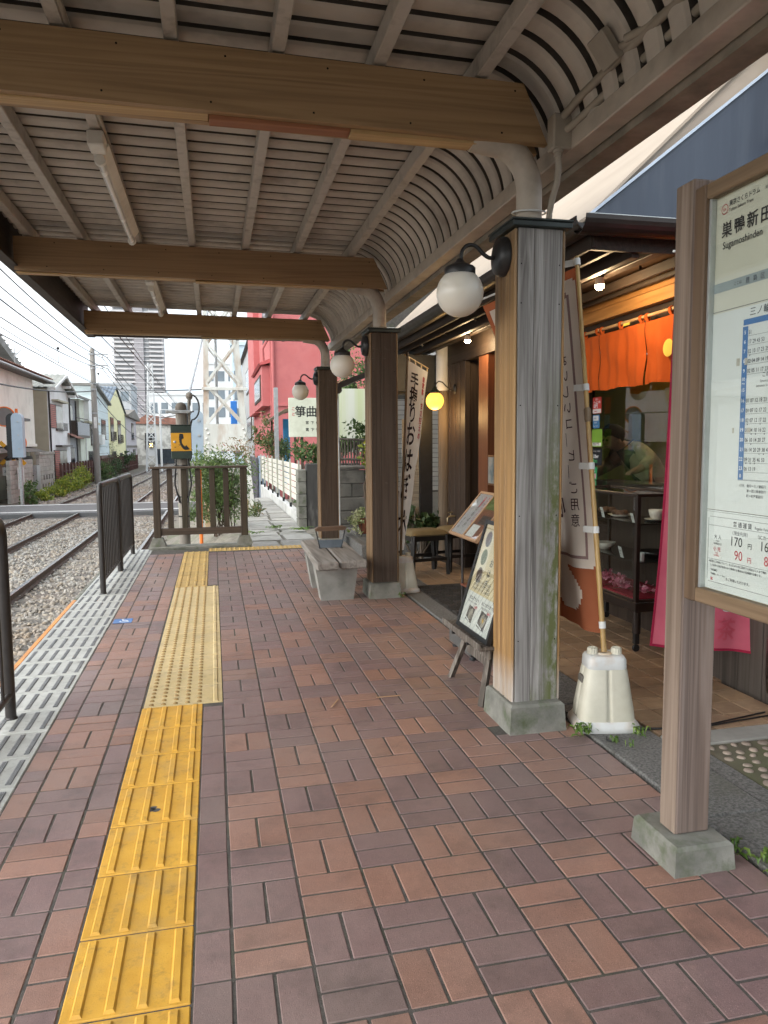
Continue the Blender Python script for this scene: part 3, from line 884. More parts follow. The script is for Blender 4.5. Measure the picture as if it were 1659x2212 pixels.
for ci, Y in enumerate((3.135, 6.235, 9.395)):
    x0, x1 = 1.322, 1.556; y0, y1 = Y, Y + .235; zb, zt = .125, 2.275
    mb = MB(); mb.box(x0 + .008, x1 - .008, y0 + .008, y1 - .008, zb, zt)
    col = build(mb, 'column', M_core, can)
    # front board with a long crack, side boards with a groove between two planks
    for xa, xb in ((x0 + .012, x0 + .087), (x0 + .0885, x1 - .012)):
        mb = MB(); mb.cbox(xa, xb, y0 - .006, y0 + .010, zb, zt, .0025); build(mb, 'board', M_cf1 if ci == 0 and xb > 1.5 else M_cf0 if ci == 0 else M_cf2, col)
    for a, b in ((x0 - .004, x0 + .011), (x1 - .011, x1 + .004)):
        mb = MB(); mb.cbox(a, b, y0 - .004, y0 + .088, zb, zt - .001, .006)
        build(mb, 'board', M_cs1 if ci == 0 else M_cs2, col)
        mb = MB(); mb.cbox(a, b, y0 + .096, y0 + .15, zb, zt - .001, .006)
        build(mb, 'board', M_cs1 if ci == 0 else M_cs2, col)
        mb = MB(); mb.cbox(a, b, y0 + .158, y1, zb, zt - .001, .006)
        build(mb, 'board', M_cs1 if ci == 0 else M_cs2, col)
    mb = MB(); mb.cbox(x0 + .012, x1 - .012, y1 - .008, y1 + .006, zb, zt, .003)
    build(mb, 'board', M_cf2, col)
    mb = MB()
    for zz in (.42, 1.0, 1.5, 1.95, 2.12):
        for xx_ in (x0 + .026, x1 - .026):
            mb.add([(xx_ + .0035 * math.cos(a), y0 - .0068, zz + .0035 * math.sin(a)) for a in [q * math.pi / 3 for q in range(6)]], [tuple(range(6))])
    build(mb, 'nail_heads', M_dark, col)
    # tapered concrete plinth
    mb = MB()
    px0, px1, py0, py1 = x0 - .038, x1 + .012, y0 - .070, y1 + .04
    q = .010
    mb.add([(px0, py0, -.03), (px1, py0, -.03), (px1, py1, -.03), (px0, py1, -.03),
            (px0 + q, py0 + q, .122), (px1 - q, py0 + q, .122), (px1 - q, py1 - q, .122), (px0 + q, py1 - q, .122),
            (px0 + q + .01, py0 + q + .01, .132), (px1 - q - .01, py0 + q + .01, .132), (px1 - q - .01, py1 - q - .01, .132), (px0 + q + .01, py1 - q - .01, .132)],
           [(0, 1, 5, 4), (1, 2, 6, 5), (2, 3, 7, 6), (3, 0, 4, 7), (4, 5, 9, 8), (5, 6, 10, 9), (6, 7, 11, 10), (7, 4, 8, 11), (8, 9, 10, 11)])
    build(mb, 'plinth', M_conc_moss, col)
    mb = MB(); mb.cbox(x0 - .024, x1 + .026, y0 - .03, y1 + .03, 2.276, 2.302, .004); mb.cbox(x0 - .028, x1 + .03, y0 - .034, y1 + .034, 2.302, 2.312, .003)
    build(mb, 'cap', M_cap, col)
    # steel pipe bending over into the beam
    xc, yc = 1.425, Y + .095
    pts = [(xc, yc, 2.31), (xc, yc, 2.46)]
    for k in range(1, 10):
        a = math.radians(10 * k); pts.append((xc - .17 * (1 - math.cos(a)), yc, 2.46 + .17 * math.sin(a) + .03 * math.sin(a)))
    pts += [(1.15, yc, 2.675)]
    mb = MB(); mb.tube(pts, .0575, 16); build(mb, 'bent_pipe', M_pipe, col)
    mb = MB(); mb.lathe([(.064, 0), (.066, .006), (.066, .02), (.0585, .026)], (xc, yc, 2.311), 18); build(mb, 'pipe_collar', M_pipe, col)
# edge beam and gutter along the cafe side
xg = 1.592
mb = MB(); mb.cbox(xg - .055, xg + .045, YB, YE, 2.590, 2.672, .005); build(mb, 'edge_beam', M_pipe, can)
mb = MB(); mb.prism([(xg + .05, 2.56), (xg + .16, 2.56), (xg + .17, 2.70), (xg + .158, 2.70), (xg + .15, 2.572), (xg + .058, 2.572), (xg + .058, 2.70), (xg + .048, 2.70)], YB, YE + .06, 'y')
build(mb, 'gutter', pm('grey brown gutter', (.30, .255, .20), (.215, .18, .14), scale=6, rough=.65, bump=.2, dirt=(.10, .095, .07), damt=.7, dscale=5), can)
# fascias
mb = MB(); mb.box(-1.492, -1.478, YB, YE + .05, 2.70, 3.09); mb.box(-1.478, -1.405, YB, YE + .05, 2.70, 2.712); mb.box(-1.478, -1.42, YB, YE + .05, 3.07, 3.085)
build(mb, 'side_fascia', M_fascia, can)
mb = MB(); mb.box(-1.477, 1.50, YE + .03, YE + .045, 2.71, 2.935); mb.box(-1.477, 1.50, YE - .02, YE + .03, 2.71, 2.722)
build(mb, 'end_fascia', M_fascia, can)
for x in (-.55, .35, .95):
    mb = MB(); mb.cbox(x - .02, x + .02, YE + .046, YE + .06, 2.705, 2.75, .003); build(mb, 'fascia_bracket', M_fascia, can)
# conduits along the edge beam
M_cond = pm('taupe conduit', (.40, .35, .285), (.33, .285, .23), scale=10, rough=.5, bump=.05, dirt=(.16, .13, .1), damt=.5)
def conduit(pts, r, name, label, n=10, mat=None):
    mb = MB(); mb.tube(pts, r, n); return tag(build(mb, name, mat or M_cond), label, 'pipe')
conduit([(1.532, -3, 2.79), (1.532, 2.6, 2.775), (1.525, 2.95, 2.76), (1.50, 3.06, 2.72)], .017, 'conduit', 'upper taupe conduit clipped along the curved canopy edge into the junction box')
conduit([(1.572, -3, 2.735), (1.572, 2.7, 2.725), (1.54, 3.0, 2.685), (1.51, 3.07, 2.665)], .017, 'conduit', 'lower taupe conduit clipped along the canopy edge into the junction box')
# junction boxes
M_jbox = pm('taupe junction box', (.36, .315, .26), (.31, .27, .222), scale=10, rough=.5, bump=.03)
mb = MB(); mb.cbox(1.455, 1.545, 3.045, 3.115, 2.59, 2.735, .006)
jb = tag(build(mb, 'junction_box', M_jbox), 'upright taupe junction box beside the nearest bent pipe', 'junction box')
mb = MB(); mb.lathe([(.018, 0), (.018, .03)], (1.49, 3.075, 2.562), 10); mb.lathe([(.024, 0), (.024, .012)], (1.49, 3.075, 2.578), 10); build(mb, 'cable_gland', M_jbox, jb)
mb = MB(Matrix.Translation((1.475, 2.66, 2.80)) @ Euler((0, math.radians(-38), 0)).to_matrix().to_4x4()); mb.cbox(-.018, .018, -.055, .055, -.06, .06, .004)
jb2 = tag(build(mb, 'junction_box', M_jbox), 'flat square junction box tilted on the curved canopy sheet', 'junction box')
mb = MB()
for a in (-.04, .04):
    mb.tube([(1.50, 2.60 + a, 2.79), (1.525, 2.52 + a, 2.785), (1.532, 2.42 + a, 2.778)], .015, 8)
build(mb, 'pipe_elbow', M_cond, jb2)
# ribbed flexible hose down to the column
pts = [(1.49, 3.075, 2.565), (1.495, 3.08, 2.51), (1.497, 3.10, 2.46), (1.49, 3.13, 2.40), (1.488, 3.15, 2.35), (1.488, 3.155, 2.313)]
P2 = []; rs = []
for i in range(len(pts) - 1):
    a, b = np.array(pts[i]), np.array(pts[i + 1])
    for k in range(12):
        P2.append(a + (b - a) * k / 12); rs.append(.0145 if k % 2 else .0125)
mb = MB(); mb.tube(P2, rs, 10); tag(build(mb, 'flexible_hose', M_cond), 'ribbed grey hose running down the nearest bent pipe', 'hose')
mb = MB(); mb.tube([(1.425 + .075 * math.cos(a), 3.23 + .075 * math.sin(a), 2.37 + .01 * math.sin(a)) for a in [q * math.pi / 12 for q in range(25)]], .004, 5); tag(build(mb, 'cable_tie', M_white), 'thin pale cable tie round the nearest bent pipe', 'cable tie')
# conduit on top of the purlin to the light
conduit([(-.498, -3, 2.935), (-.498, 9.9, 2.935)], .010, 'conduit', 'thin taupe conduit along the purlin that carries the tube lights', 8)

# ------------------------------------------------------------------ fluorescent lights
M_lamp = pm('cream lamp housing', (.80, .78, .73), (.74, .72, .67), scale=8, rough=.5, bump=.03, dirt=(.35, .32, .27), damt=.4)
M_tube = pm('unlit white tube', (.88, .88, .87), (.85, .85, .84), scale=5, rough=.25, bump=0)
def striplight(y0, y1, label):
    x = -.535; t = thing('fluorescent_light', label, 'light', (x, (y0 + y1) / 2, 2.80), 'tube lights under the canopy')
    mb = MB(); mb.cbox(x - .04, x + .04, y0, y0 + .14, 2.845, 2.917, .006); build(mb, 'end_box', M_lamp, t)
    mb = MB(); mb.prism([(x - .016, 2.852), (x + .016, 2.852), (x + .048, 2.895), (x + .048, 2.903), (x - .048, 2.903), (x - .048, 2.895)], y0 + .14, y1, 'y'); build(mb, 'reflector', M_lamp, t)
    mb = MB(); mb.tube([(x, y0 + .19, 2.820), (x, y1 - .04, 2.820)], .015, 12); build(mb, 'tube', M_tube, t)
    for yy_ in (y0 + .165, y1 - .025):
        mb = MB(); mb.lathe([(.026, -.014), (.030, -.008), (.030, .008), (.024, .016)], (0, 0, 0), 14)
        mb.v = [(x + p[0], yy_ + p[2], 2.824 + p[1]) for p in mb.v]; mb.cbox(x - .013, x + .013, yy_ - .012, yy_ + .012, 2.83, 2.856, .003)
        build(mb, 'lamp_holder', M_lamp, t)
striplight(4.10, 5.86, 'near cream tube light between the first and second beams')
striplight(7.35, 8.95, 'far cream tube light between the second and third beams')
# ================================================================== globe lamps on the columns
M_opal = None
def opal():
    t = NT('opal glass globe'); t.b.inputs['Base Color'].default_value = (.74, .70, .62, 1); t.b.inputs['Roughness'].default_value = .32
    t.b.inputs['Subsurface Weight'].default_value = .35; t.b.inputs['Subsurface Radius'].default_value = (.06, .055, .045); t.b.inputs['Subsurface Scale'].default_value = 1.0
    t.b.inputs['Coat Weight'].default_value = .15; t.b.inputs['Coat Roughness'].default_value = .25
    return t.m
M_opal = opal()
M_iron = pm('black lamp iron', (.022, .021, .022), (.014, .014, .014), scale=14, rough=.42, bump=.08, spec=.5)
def globe_lamp(y, label, x0=1.316, zc=2.175):
    t = thing('globe_wall_lamp', label, 'lamp', (x0 - .2, y, 1.9), 'globe lamps on the canopy columns')
    # round stepped backplate on the column's left side
    mb = MB()
    pr = [(.088, 0), (.088, .018), (.080, .024), (.080, .034), (.045, .044), (.02, .05), (.001, .05)]
    vs0 = len(mb.v); mb.lathe(pr, (0, 0, 0), 26)
    mb.v = [(x0 - p[2], y + p[0], zc + p[1]) for p in mb.v]
    build(mb, 'backplate', M_iron, t)
    pts = [(x0 - .045, y, zc - .005)]
    for k in range(0, 9):
        a = math.radians(200 - 20 * k * .5)
    P = [(x0 - .045, y, zc - .006), (x0 - .075, y, zc - .006), (x0 - .105, y, zc + .012), (x0 - .13, y, zc + .036), (x0 - .155, y, zc + .046), (x0 - .182, y, zc + .040), (x0 - .200, y, zc + .018), (x0 - .206, y, zc - .012), (x0 - .207, y, zc - .04)]
    # smooth the swan neck
    Q = []
    for i in range(len(P) - 1):
        p0 = np.array(P[max(i - 1, 0)]); p1 = np.array(P[i]); p2 = np.array(P[i + 1]); p3 = np.array(P[min(i + 2, len(P) - 1)])
        for k in range(4):
            s = k / 4; Q.append(.5 * ((2 * p1) + (-p0 + p2) * s + (2 * p0 - 5 * p1 + 4 * p2 - p3) * s * s + (-p0 + 3 * p1 - 3 * p2 + p3) * s ** 3))
    Q.append(np.array(P[-1]))
    mb = MB(); mb.tube(Q, .009, 10); build(mb, 'arm', M_iron, t)
    gx, gz = x0 - .212, zc - .168
    mb = MB(); mb.lathe([(.068, .075), (.070, .082), (.070, .108), (.062, .116), (.048, .122), (.022, .136), (.014, .15)], (gx, y, gz), 26); build(mb, 'lamp_holder', M_iron, t)
    mb = MB(); mb.ball((gx, y, gz), .106, 32, 20); build(mb, 'globe', M_opal, t)
globe_lamp(3.25, 'largest white globe lamp on the nearest column')
globe_lamp(6.35, 'middle white globe lamp on the second column', 1.312)
globe_lamp(9.51, 'smallest white globe lamp on the farthest column', 1.314)

# ================================================================== timber fence at the platform end
M_fence = wood('dark fence timber', (.062, .044, .031), (.034, .025, .019), axis='z', across=40, along=1.5, c3=(.085, .062, .044), bump=.4, dirt=(.05, .06, .03), damt=.4)
M_fence_x = wood('dark fence rail timber', (.085, .060, .043), (.045, .033, .025), axis='x', across=40, along=1.5, c3=(.13, .10, .075), bump=.4)
f = thing('timber_fence', 'dark timber fence with upright slats across the platform end', 'fence', (-.19, 9.98, 0))
for xa in (-.775, .335):
    mb = MB(); mb.cbox(xa, xa + .09, 9.93, 10.03, .145, 1.04, .006); build(mb, 'post', M_fence, f)
for k in range(5):
    x = -.56 + k * .178
    mb = MB(); mb.cbox(x - .036, x + .036, 9.965, 9.995, .262, 1.035, .004); build(mb, 'slat', M_fence, f)
mb = MB(); mb.cbox(-.80, .435, 9.905, 10.055, 1.04, 1.068, .006); build(mb, 'top_rail', M_fence_x, f)
mb = MB(); mb.cbox(-.684, .334, 9.945, 10.015, .175, .262, .005); build(mb, 'bottom_rail', M_fence_x, f)
for xa in (-.73, .38):
    mb = MB(); w0, w1 = .105, .065
    mb.add([(xa - w0, 9.88, .035), (xa + w0, 9.88, .035), (xa + w0, 10.08, .035), (xa - w0, 10.08, .035), (xa - w1, 9.915, .145), (xa + w1, 9.915, .145), (xa + w1, 10.045, .145), (xa - w1, 10.045, .145)],
           [(3, 2, 1, 0), (0, 1, 5, 4), (1, 2, 6, 5), (2, 3, 7, 6), (3, 0, 4, 7), (4, 5, 6, 7)])
    build(mb, 'footing', M_conc_moss, f)
mb = MB(); mb.cbox(-.84, .46, 9.845, 10.10, -.3, .035, .01); build(mb, 'kerb', M_conc_moss, f)

# ================================================================== steel platform railings
def railing(y0, y1, label, panels):
    t = thing('platform_railing', label, 'railing', (-1.005, (y0 + y1) / 2, 0), 'dark steel railings along the platform edge')
    x = -1.005; H_ = .985; r = .0255
    for (a, b) in panels:
        P = [(x, a, 0), (x, a, H_ - .09)]
        for k in range(1, 7):
            q = math.radians(15 * k); P.append((x, a + .09 * (1 - math.cos(q)), H_ - .09 + .09 * math.sin(q)))
        for k in range(0, 7):
            q = math.radians(90 - 15 * k); P.append((x, b - .09 * (1 - math.sin(q)) + 0 * k, H_ - .09 + .09 * math.sin(q)) if False else (x, b - .09 + .09 * math.cos(q), H_ - .09 + .09 * math.sin(q)))
        P.append((x, b, 0))
        mb = MB(); mb.tube(P, r, 14); build(mb, 'frame_tube', M_steel_dark, t)
        mb = MB(); mb.tube([(x, a + .02, .12), (x, b - .02, .12)], .016, 10); build(mb, 'lower_rail', M_steel_dark, t)
        n = max(2, round((b - a) / .118)); 
        for k in range(1, n):
            y = a + (b - a) * k / n
            mb = MB(); mb.tube([(x, y, .12), (x, y, H_ - .02)], .0085, 8); build(mb, 'bar', M_steel_dark, t)
        for y in (a, b):
            mb = MB(); mb.lathe([(.031, 0), (.031, .004), (.027, .01)], (x, y, .001), 14); build(mb, 'foot_collar', M_steel_dark, t)
railing(7.03, 9.58, 'dark steel railing in two panels near the timber fence', [(7.03, 8.28), (8.36, 9.58)])
railing(2.55, 3.86, 'nearest dark steel railing cut off by the left edge', [(2.55, 3.86)])

# ================================================================== emergency telephone on its post
M_oldpost = pm('stained old post', (.30, .275, .24), (.19, .17, .145), scale=6, rough=.8, bump=.3, stretch=(1, 1, .4), dirt=(.085, .065, .045), damt=.8, dscale=4)
M_galv = pm('galvanised steel', (.46, .47, .47), (.36, .37, .37), scale=18, rough=.45, bump=.05, metal=.6)
px_, py_ = -.415, 10.63
t = thing('telephone_post', 'stained round post with cap and clamp behind the timber fence', 'post', (px_, py_, -.1))
mb = MB(); mb.tube([(px_, py_, -.25), (px_, py_, 1.80)], .075, 18)
build(mb, 'shaft', M_oldpost, t)
mb = MB(); mb.lathe([(.080, 0), (.082, .03), (.078, .045), (.075, .09), (.06, .125), (.03, .145), (.001, .15)], (px_, py_, 1.78), 18); build(mb, 'cap', pm('dark stained cap', (.12, .10, .08), (.075, .062, .05), scale=7, rough=.75, bump=.3), t)
mb = MB(); mb.cbox(px_ - .20, px_ + .13, py_ - .105, py_ - .082, 1.775, 1.815, .004); mb.cbox(px_ - .13, px_ + .13, py_ + .08, py_ + .1, 1.775, 1.815, .004)
for a in (-.19, .11): mb.tube([(px_ + a, py_ - .11, 1.795), (px_ + a, py_ + .11, 1.795)], .012, 8)
build(mb, 'clamp', M_galv, t)
for zz in (.62, .35, 1.05):
    mb = MB(); mb.lathe([(.078, 0), (.079, .004), (.079, .016), (.078, .02)], (px_, py_, zz), 18); build(mb, 'band', M_black, t)
# insulator weight and cables beside the cap
mb = MB(); mb.lathe([(.012, -.12), (.02, -.10), (.022, -.04), (.042, -.015), (.048, .02), (.04, .055), (.015, .07), (.001, .072)], (px_ + .115, py_, 2.0), 14); build(mb, 'insulator', M_oldpost, t)
mb = MB()
P = [(px_ + .13, py_, 2.03)]
for k in range(0, 11):
    a = math.radians(90 - 18 * k); P.append((px_ + .145 + .10 * math.cos(a), py_ - .01, 1.86 + .17 * math.sin(a)))
P += [(px_ + .13, py_ - .02, 1.64), (px_ + .12, py_ - .02, 1.58)]
mb.tube(P, .011, 8); build(mb, 'cable', M_black, t)
mb = MB(); mb.tube([(px_ + .105, py_ - .01, 1.95), (px_ + .108, py_ - .02, 1.62)], .018, 10); build(mb, 'conduit', M_oldpost, t)
for dx in (-.10, .10):
    mb = MB(); mb.tube([(px_ + dx * .8, py_ - .05, 1.16), (px_ + dx, py_ - .04, .95), (px_ + dx * 1.1, py_ - .03, .80), (px_ + dx * .5, py_ - .07, .55)], .012, 8); build(mb, 'cable', M_black, t)
M_box_g = pm('dark green enamel', (.025, .042, .030), (.018, .031, .023), scale=12, rough=.4, bump=.05)
M_box_y = pm('amber yellow enamel', (.70, .35, .02), (.62, .30, .015), scale=10, rough=.4, bump=.04, dirt=(.4, .22, .05), damt=.3)
t = thing('telephone_box', 'dark green box with amber panel and black handset symbol on the post', 'telephone box', (-.41, 10.5, 1.16))
bx0, bx1, bz0, bz1, by = -.553, -.283, 1.155, 1.612, 10.44
mb = MB(); mb.cbox(bx0, bx1, by, by + .11, bz0, bz1, .008); body = build(mb, 'body', M_box_g, t)
mb = MB(); mb.cbox(bx0 + .002, bx1 - .002, by - .006, by + .002, 1.262, 1.506, .002); build(mb, 'panel', M_box_y, t)
mb = MB(); mb.cbox(bx0 - .003, bx1 + .003, by - .010, by + .112, bz1, bz1 + .006, .003); build(mb, 'lid', M_box_g, t)
# handset: curved body with two cups
mb = MB()
def hs(pts, z=by - .0075):
    mb.add([(bx0 + .27 * u, z, 1.262 + .244 * v) for u, v in pts] + [(bx0 + .27 * u, z + .0015, 1.262 + .244 * v) for u, v in pts],
           [tuple(range(len(pts))), ] + [(i, (i + 1) % len(pts), len(pts) + (i + 1) % len(pts), len(pts) + i) for i in range(len(pts))])
hs([(.42, .93), (.46, .96), (.60, .95), (.63, .70), (.53, .66), (.52, .60), (.54, .45), (.60, .33), (.68, .25), (.74, .33), (.90, .13), (.86, .08), (.72, .06), (.64, .08), (.55, .17), (.46, .33), (.41, .52), (.40, .75)])
build(mb, 'handset_symbol', M_black, t)
mb = MB(); mb.lathe([(.018, 0), (.018, .006), (.012, .010), (.001, .010)], (0, 0, 0), 16); mb.v = [(bx0 + .052 + p[0], by - .006 - p[2], 1.386 + p[1]) for p in mb.v]; build(mb, 'lock', M_galv, t)
mb = MB(); write(mb, '開', .022, (bx0 + .045, by - .0068, 1.305), (1, 0, 0), (0, 0, 1)); write(mb, '閉', .022, (bx0 + .10, by - .0068, 1.335), (1, 0, 0), (0, 0, 1)); mb.bar((bx0 + .07, by - .0068, 1.315), (bx0 + .098, by - .0068, 1.333), .001, .004, up=(0, 1, 0)); build(mb, 'lettering', M_black, t)

# ================================================================== bench
M_bench = wood('silvered bench plank', (.245, .222, .198), (.125, .112, .10), axis='y', across=34, along=1.0, c3=(.34, .315, .29), bump=.7, rough=.85, dirt=(.10, .09, .08), damt=.4)
M_bench_end = wood('rough brown plank end', (.19, .13, .085), (.10, .066, .045), axis='x', across=60, along=14, c3=(.27, .20, .14), bump=.8, rough=.9)
t = thing('bench', 'weathered two-plank bench on concrete legs against the second column', 'bench', (1.0, 6.6, 0))
def plank(x0, x1, y0, y1, z0, z1, skew):
    mb = MB(); mb.cbox(x0, x1, y0, y1, z0, z1, .012)
    mb.v = [(p[0] + skew * (p[1] - y0), p[1] + .02 * math.sin(p[0] * 30) * (p[1] < y0 + .05), p[2]) for p in mb.v]
    o = build(mb, 'plank', M_bench, t)
    mb = MB(); mb.box(x0 + .013, x1 - .013, y0 - .004, y0 + .001, z0 + .010, z1 - .010)
    build(mb, 'plank_end', M_bench_end, o)
plank(.785, .965, 5.86, 7.32, .318, .388, .028)
plank(.985, 1.21, 5.92, 7.36, .316, .384, .030)
M_pal = M_conc
for y in (6.22, 6.80):
    mb = MB()
    mb.add([(.872, y, -.01), (1.150, y, -.01), (1.150, y + .15, -.01), (.872, y + .15, -.01), (.815, y - .03, .317), (1.19, y - .03, .317), (1.19, y + .17, .317), (.815, y + .17, .317)],
           [(3, 2, 1, 0), (0, 1, 5, 4), (1, 2, 6, 5), (2, 3, 7, 6), (3, 0, 4, 7), (4, 5, 6, 7)])
    build(mb, 'leg', M_conc, t)
mb = MB()
for (x, y) in ((.88, 6.3), (1.09, 6.35), (.90, 6.95), (1.12, 6.98)):
    mb.lathe([(.016, 0), (.016, .0015)], (x, y, .386 if x < 1 else .382), 10)
build(mb, 'bolt_plugs', M_bench_end, t)
M_armtop = wood('brown armrest timber', (.17, .10, .06), (.11, .065, .04), axis='x', across=40, along=2)
a_ = thing('armrest_divider', 'metal armrest with a brown timber handle fixed across the bench', 'armrest', (1.03, 6.72, .385))
mb = MB(); mb.prism([(.895, .545), (1.165, .552), (1.175, .572), (1.15, .588), (.91, .582), (.885, .565)], 6.66, 6.735, 'y'); build(mb, 'handle', M_armtop, a_)
mb = MB(); mb.prism([(.935, .389), (1.13, .389), (1.155, .462), (.905, .462)], 6.695, 6.703, 'y'); build(mb, 'plate', pm('blue grey sheet', (.16, .19, .22), (.12, .145, .17), scale=8, rough=.4, bump=.05, metal=.3), a_)
for s in (-1, 1):
    mb = MB(); mb.tube([(1.03 + s * .098, 6.70, .386), (1.03 + s * .135, 6.70, .55)], .006, 8); build(mb, 'stay', M_black, a_)
    mb = MB(); mb.cbox(1.03 + s * .098 - .012, 1.03 + s * .098 + .012, 6.66, 6.74, .386, .391, .002); build(mb, 'foot', M_black, a_)

# ================================================================== station sign board, near right
M_spost = wood('pinkish weathered sign post', (.190, .138, .112), (.105, .074, .060), axis='z', across=46, along=.9, c3=(.30, .235, .20), bump=.55, rough=.8, dirt=(.10, .085, .085), damt=.55)
M_spost_l = wood('streaked sign post side', (.215, .160, .122), (.118, .082, .060), axis='z', across=46, along=.9, c3=(.345, .27, .215), bump=.55, rough=.8)
M_sframe = wood('brown sign frame timber', (.135, .085, .05), (.085, .052, .031), axis='z', across=42, along=1.1, c3=(.175, .115, .07), bump=.3, rough=.55)
M_sframe_y = wood('brown sign frame rail', (.20, .135, .08), (.125, .08, .046), axis='y', across=42, along=1.1, c3=(.25, .17, .105), bump=.3, rough=.55)
sg = thing('station_sign', 'timber framed station notice board on posts at the right edge', 'sign', (1.40, 1.3, 0))
for yp in (1.985, .62):
    mb = MB(); mb.cbox(1.396, 1.516, yp, yp + .085, .088, 2.10, .005); pst = build(mb, 'post', M_spost, sg)
    mb = MB(); mb.cbox(1.392, 1.399, yp + .003, yp + .082, .089, 2.097, .003); build(mb, 'post_face', M_spost_l, pst)
    mb = MB(); A, B, C_, D = 1.338, 1.556, yp - .085, yp + .165
    mb.add([(A, C_, -.03), (B, C_, -.03), (B, D, -.03), (A, D, -.03)] + [(x_ , y_, z_) for z_, e in ((.078, .008), (.088, .018)) for x_, y_ in ((A + e, C_ + e), (B - e, C_ + e), (B - e, D - e), (A + e, D - e))],
           [(0, 1, 5, 4), (1, 2, 6, 5), (2, 3, 7, 6), (3, 0, 4, 7), (4, 5, 9, 8), (5, 6, 10, 9), (6, 7, 11, 10), (7, 4, 8, 11), (8, 9, 10, 11)])
    build(mb, 'plinth', M_conc_moss, pst)
bz0, bz1, ya, yb = .8725, 2.036, .74, 1.900
FX0, FX1 = 1.340, 1.412
mb = MB(); mb.cbox(FX0 - .002, FX1 + .001, yb - .048, yb, bz0, bz1, .004); build(mb, 'frame_stile', M_sframe, sg)
mb = MB(); mb.cbox(FX0 - .002, FX1 + .001, ya, ya + .048, bz0, bz1, .004); build(mb, 'frame_stile', M_sframe, sg)
mb = MB(); mb.cbox(FX0, FX1, ya + .048, yb - .048, bz0 + .001, bz0 + .042, .004); build(mb, 'frame_rail', M_sframe_y, sg)
mb = MB(); mb.cbox(FX0, FX1, ya + .048, yb - .048, bz1 - .042, bz1 - .001, .004); build(mb, 'frame_rail', M_sframe_y, sg)
mb = MB(); mb.cbox(1.398, 1.411, yb, 1.985, 1.0, 1.05, .003); mb.cbox(1.398, 1.411, yb, 1.985, 1.85, 1.90, .003); build(mb, 'bracket', M_steel_dark, sg)
M_paper = pm('cream notice panel', (.66, .63, .53), (.60, .575, .48), scale=2, rough=.5, bump=.02)
M_paper2 = pm('white notice paper', (.70, .71, .69), (.66, .67, .65), scale=2, rough=.5, bump=.03)
xp = 1.370; kx = xp / 1.303
mb = MB(); mb.box(xp, xp + .01, ya + .046, yb - .046, bz0 + .041, bz1 - .041); pan = build(mb, 'panel', M_paper, sg)
mb = MB(); mb.box(xp - .0008, xp, ya + .05, 1.768 * kx, 1.33 + (1.151 - 1.33) * kx, 1.33 + (1.664 - 1.33) * kx); build(mb, 'timetable', M_paper2, pan)
mb = MB(); mb.box(xp - .0008, xp, ya + .05, 1.768 * kx, 1.33 + (.936 - 1.33) * kx, 1.33 + (1.149 - 1.33) * kx); build(mb, 'fare_notice', M_paper2, pan)
# shift from the measured plane (1.303) to the panel plane: same sight line
kx = xp / 1.303
UX, UZ = (0, -1, 0), (0, 0, 1)
def sp(y, z): return (xp - .0016, y * kx, 1.33 + (z - 1.33) * kx)
M_ink = flat('black print', (.03, .03, .035)); M_inkb = flat('blue print', (.055, .165, .40)); M_inkr = flat('red print', (.55, .05, .07)); M_inkg = flat('grey green band', (.30, .34, .335)); M_inkw = flat('white print', (.85, .87, .9))
ink, inkr, inkb, inkw, inkg = MB(), MB(), MB(), MB(), MB()
def hline(mb, y0, y1, z, h, dx=0):
    a = sp(y0, z); b = sp(y1, z); mb.box(a[0] - dx, a[0] + .0004 - dx, min(a[1], b[1]), max(a[1], b[1]), a[2], a[2] + h)
def vline(mb, y, z0, z1, w):
    a = sp(y, z0); b = sp(y, z1); mb.box(a[0], a[0] + .0004, a[1], a[1] + w, a[2], b[2])
# header panel
hline(ink, .85, 1.757, 1.962, .0016); vline(ink, 1.757, 1.67, 1.963, .0016)
hline(ink, .85, 1.768, 1.668, .0012)
def disc_ring(mb, y, z, r0, r1):
    c = sp(y, z); n = 24
    for i in range(n):
        a, b = 2 * math.pi * i / n, 2 * math.pi * (i + 1) / n
        mb.add([(c[0], c[1] + r0 * math.cos(a), c[2] + r0 * math.sin(a)), (c[0], c[1] + r1 * math.cos(a), c[2] + r1 * math.sin(a)), (c[0], c[1] + r1 * math.cos(b), c[2] + r1 * math.sin(b)), (c[0], c[1] + r0 * math.cos(b), c[2] + r0 * math.sin(b))], [(0, 1, 2, 3)])
disc_ring(inkr, 1.722, 1.926, .0115, .0135)
write(inkr, 'SA', .011, sp(1.729, 1.922), UX, UZ, .01)
write(ink, '東京さくらトラム', .0165, sp(1.706, 1.930), UX, UZ, .012, wide=.88); write(ink, '（都電荒川線）', .008, sp(1.585, 1.931), UX, UZ)
write(ink, 'Tokyo Sakura Tram', .0115, sp(1.706, 1.916), UX, UZ, .008)
for k, ch in enumerate('巣鴨新田'): write(ink, ch, .043, sp(1.732 - k * .0465, 1.858), UX, UZ, .014)
write(ink, 'Sugamoshinden', .0265, sp(1.726, 1.826), UX, UZ, .006, wide=.92)
hline(inkg, .85, 1.760, 1.718, .025)
write(ink, 'ここは', .010, (xp - .0024, *sp(1.677, 1.726)[1:]), UX, UZ, .01); 
for k, ch in enumerate('豊島区'): write(ink, ch, .0165, (xp - .0024, *sp(1.635 - k * .026, 1.723)[1:]), UX, UZ, .008)
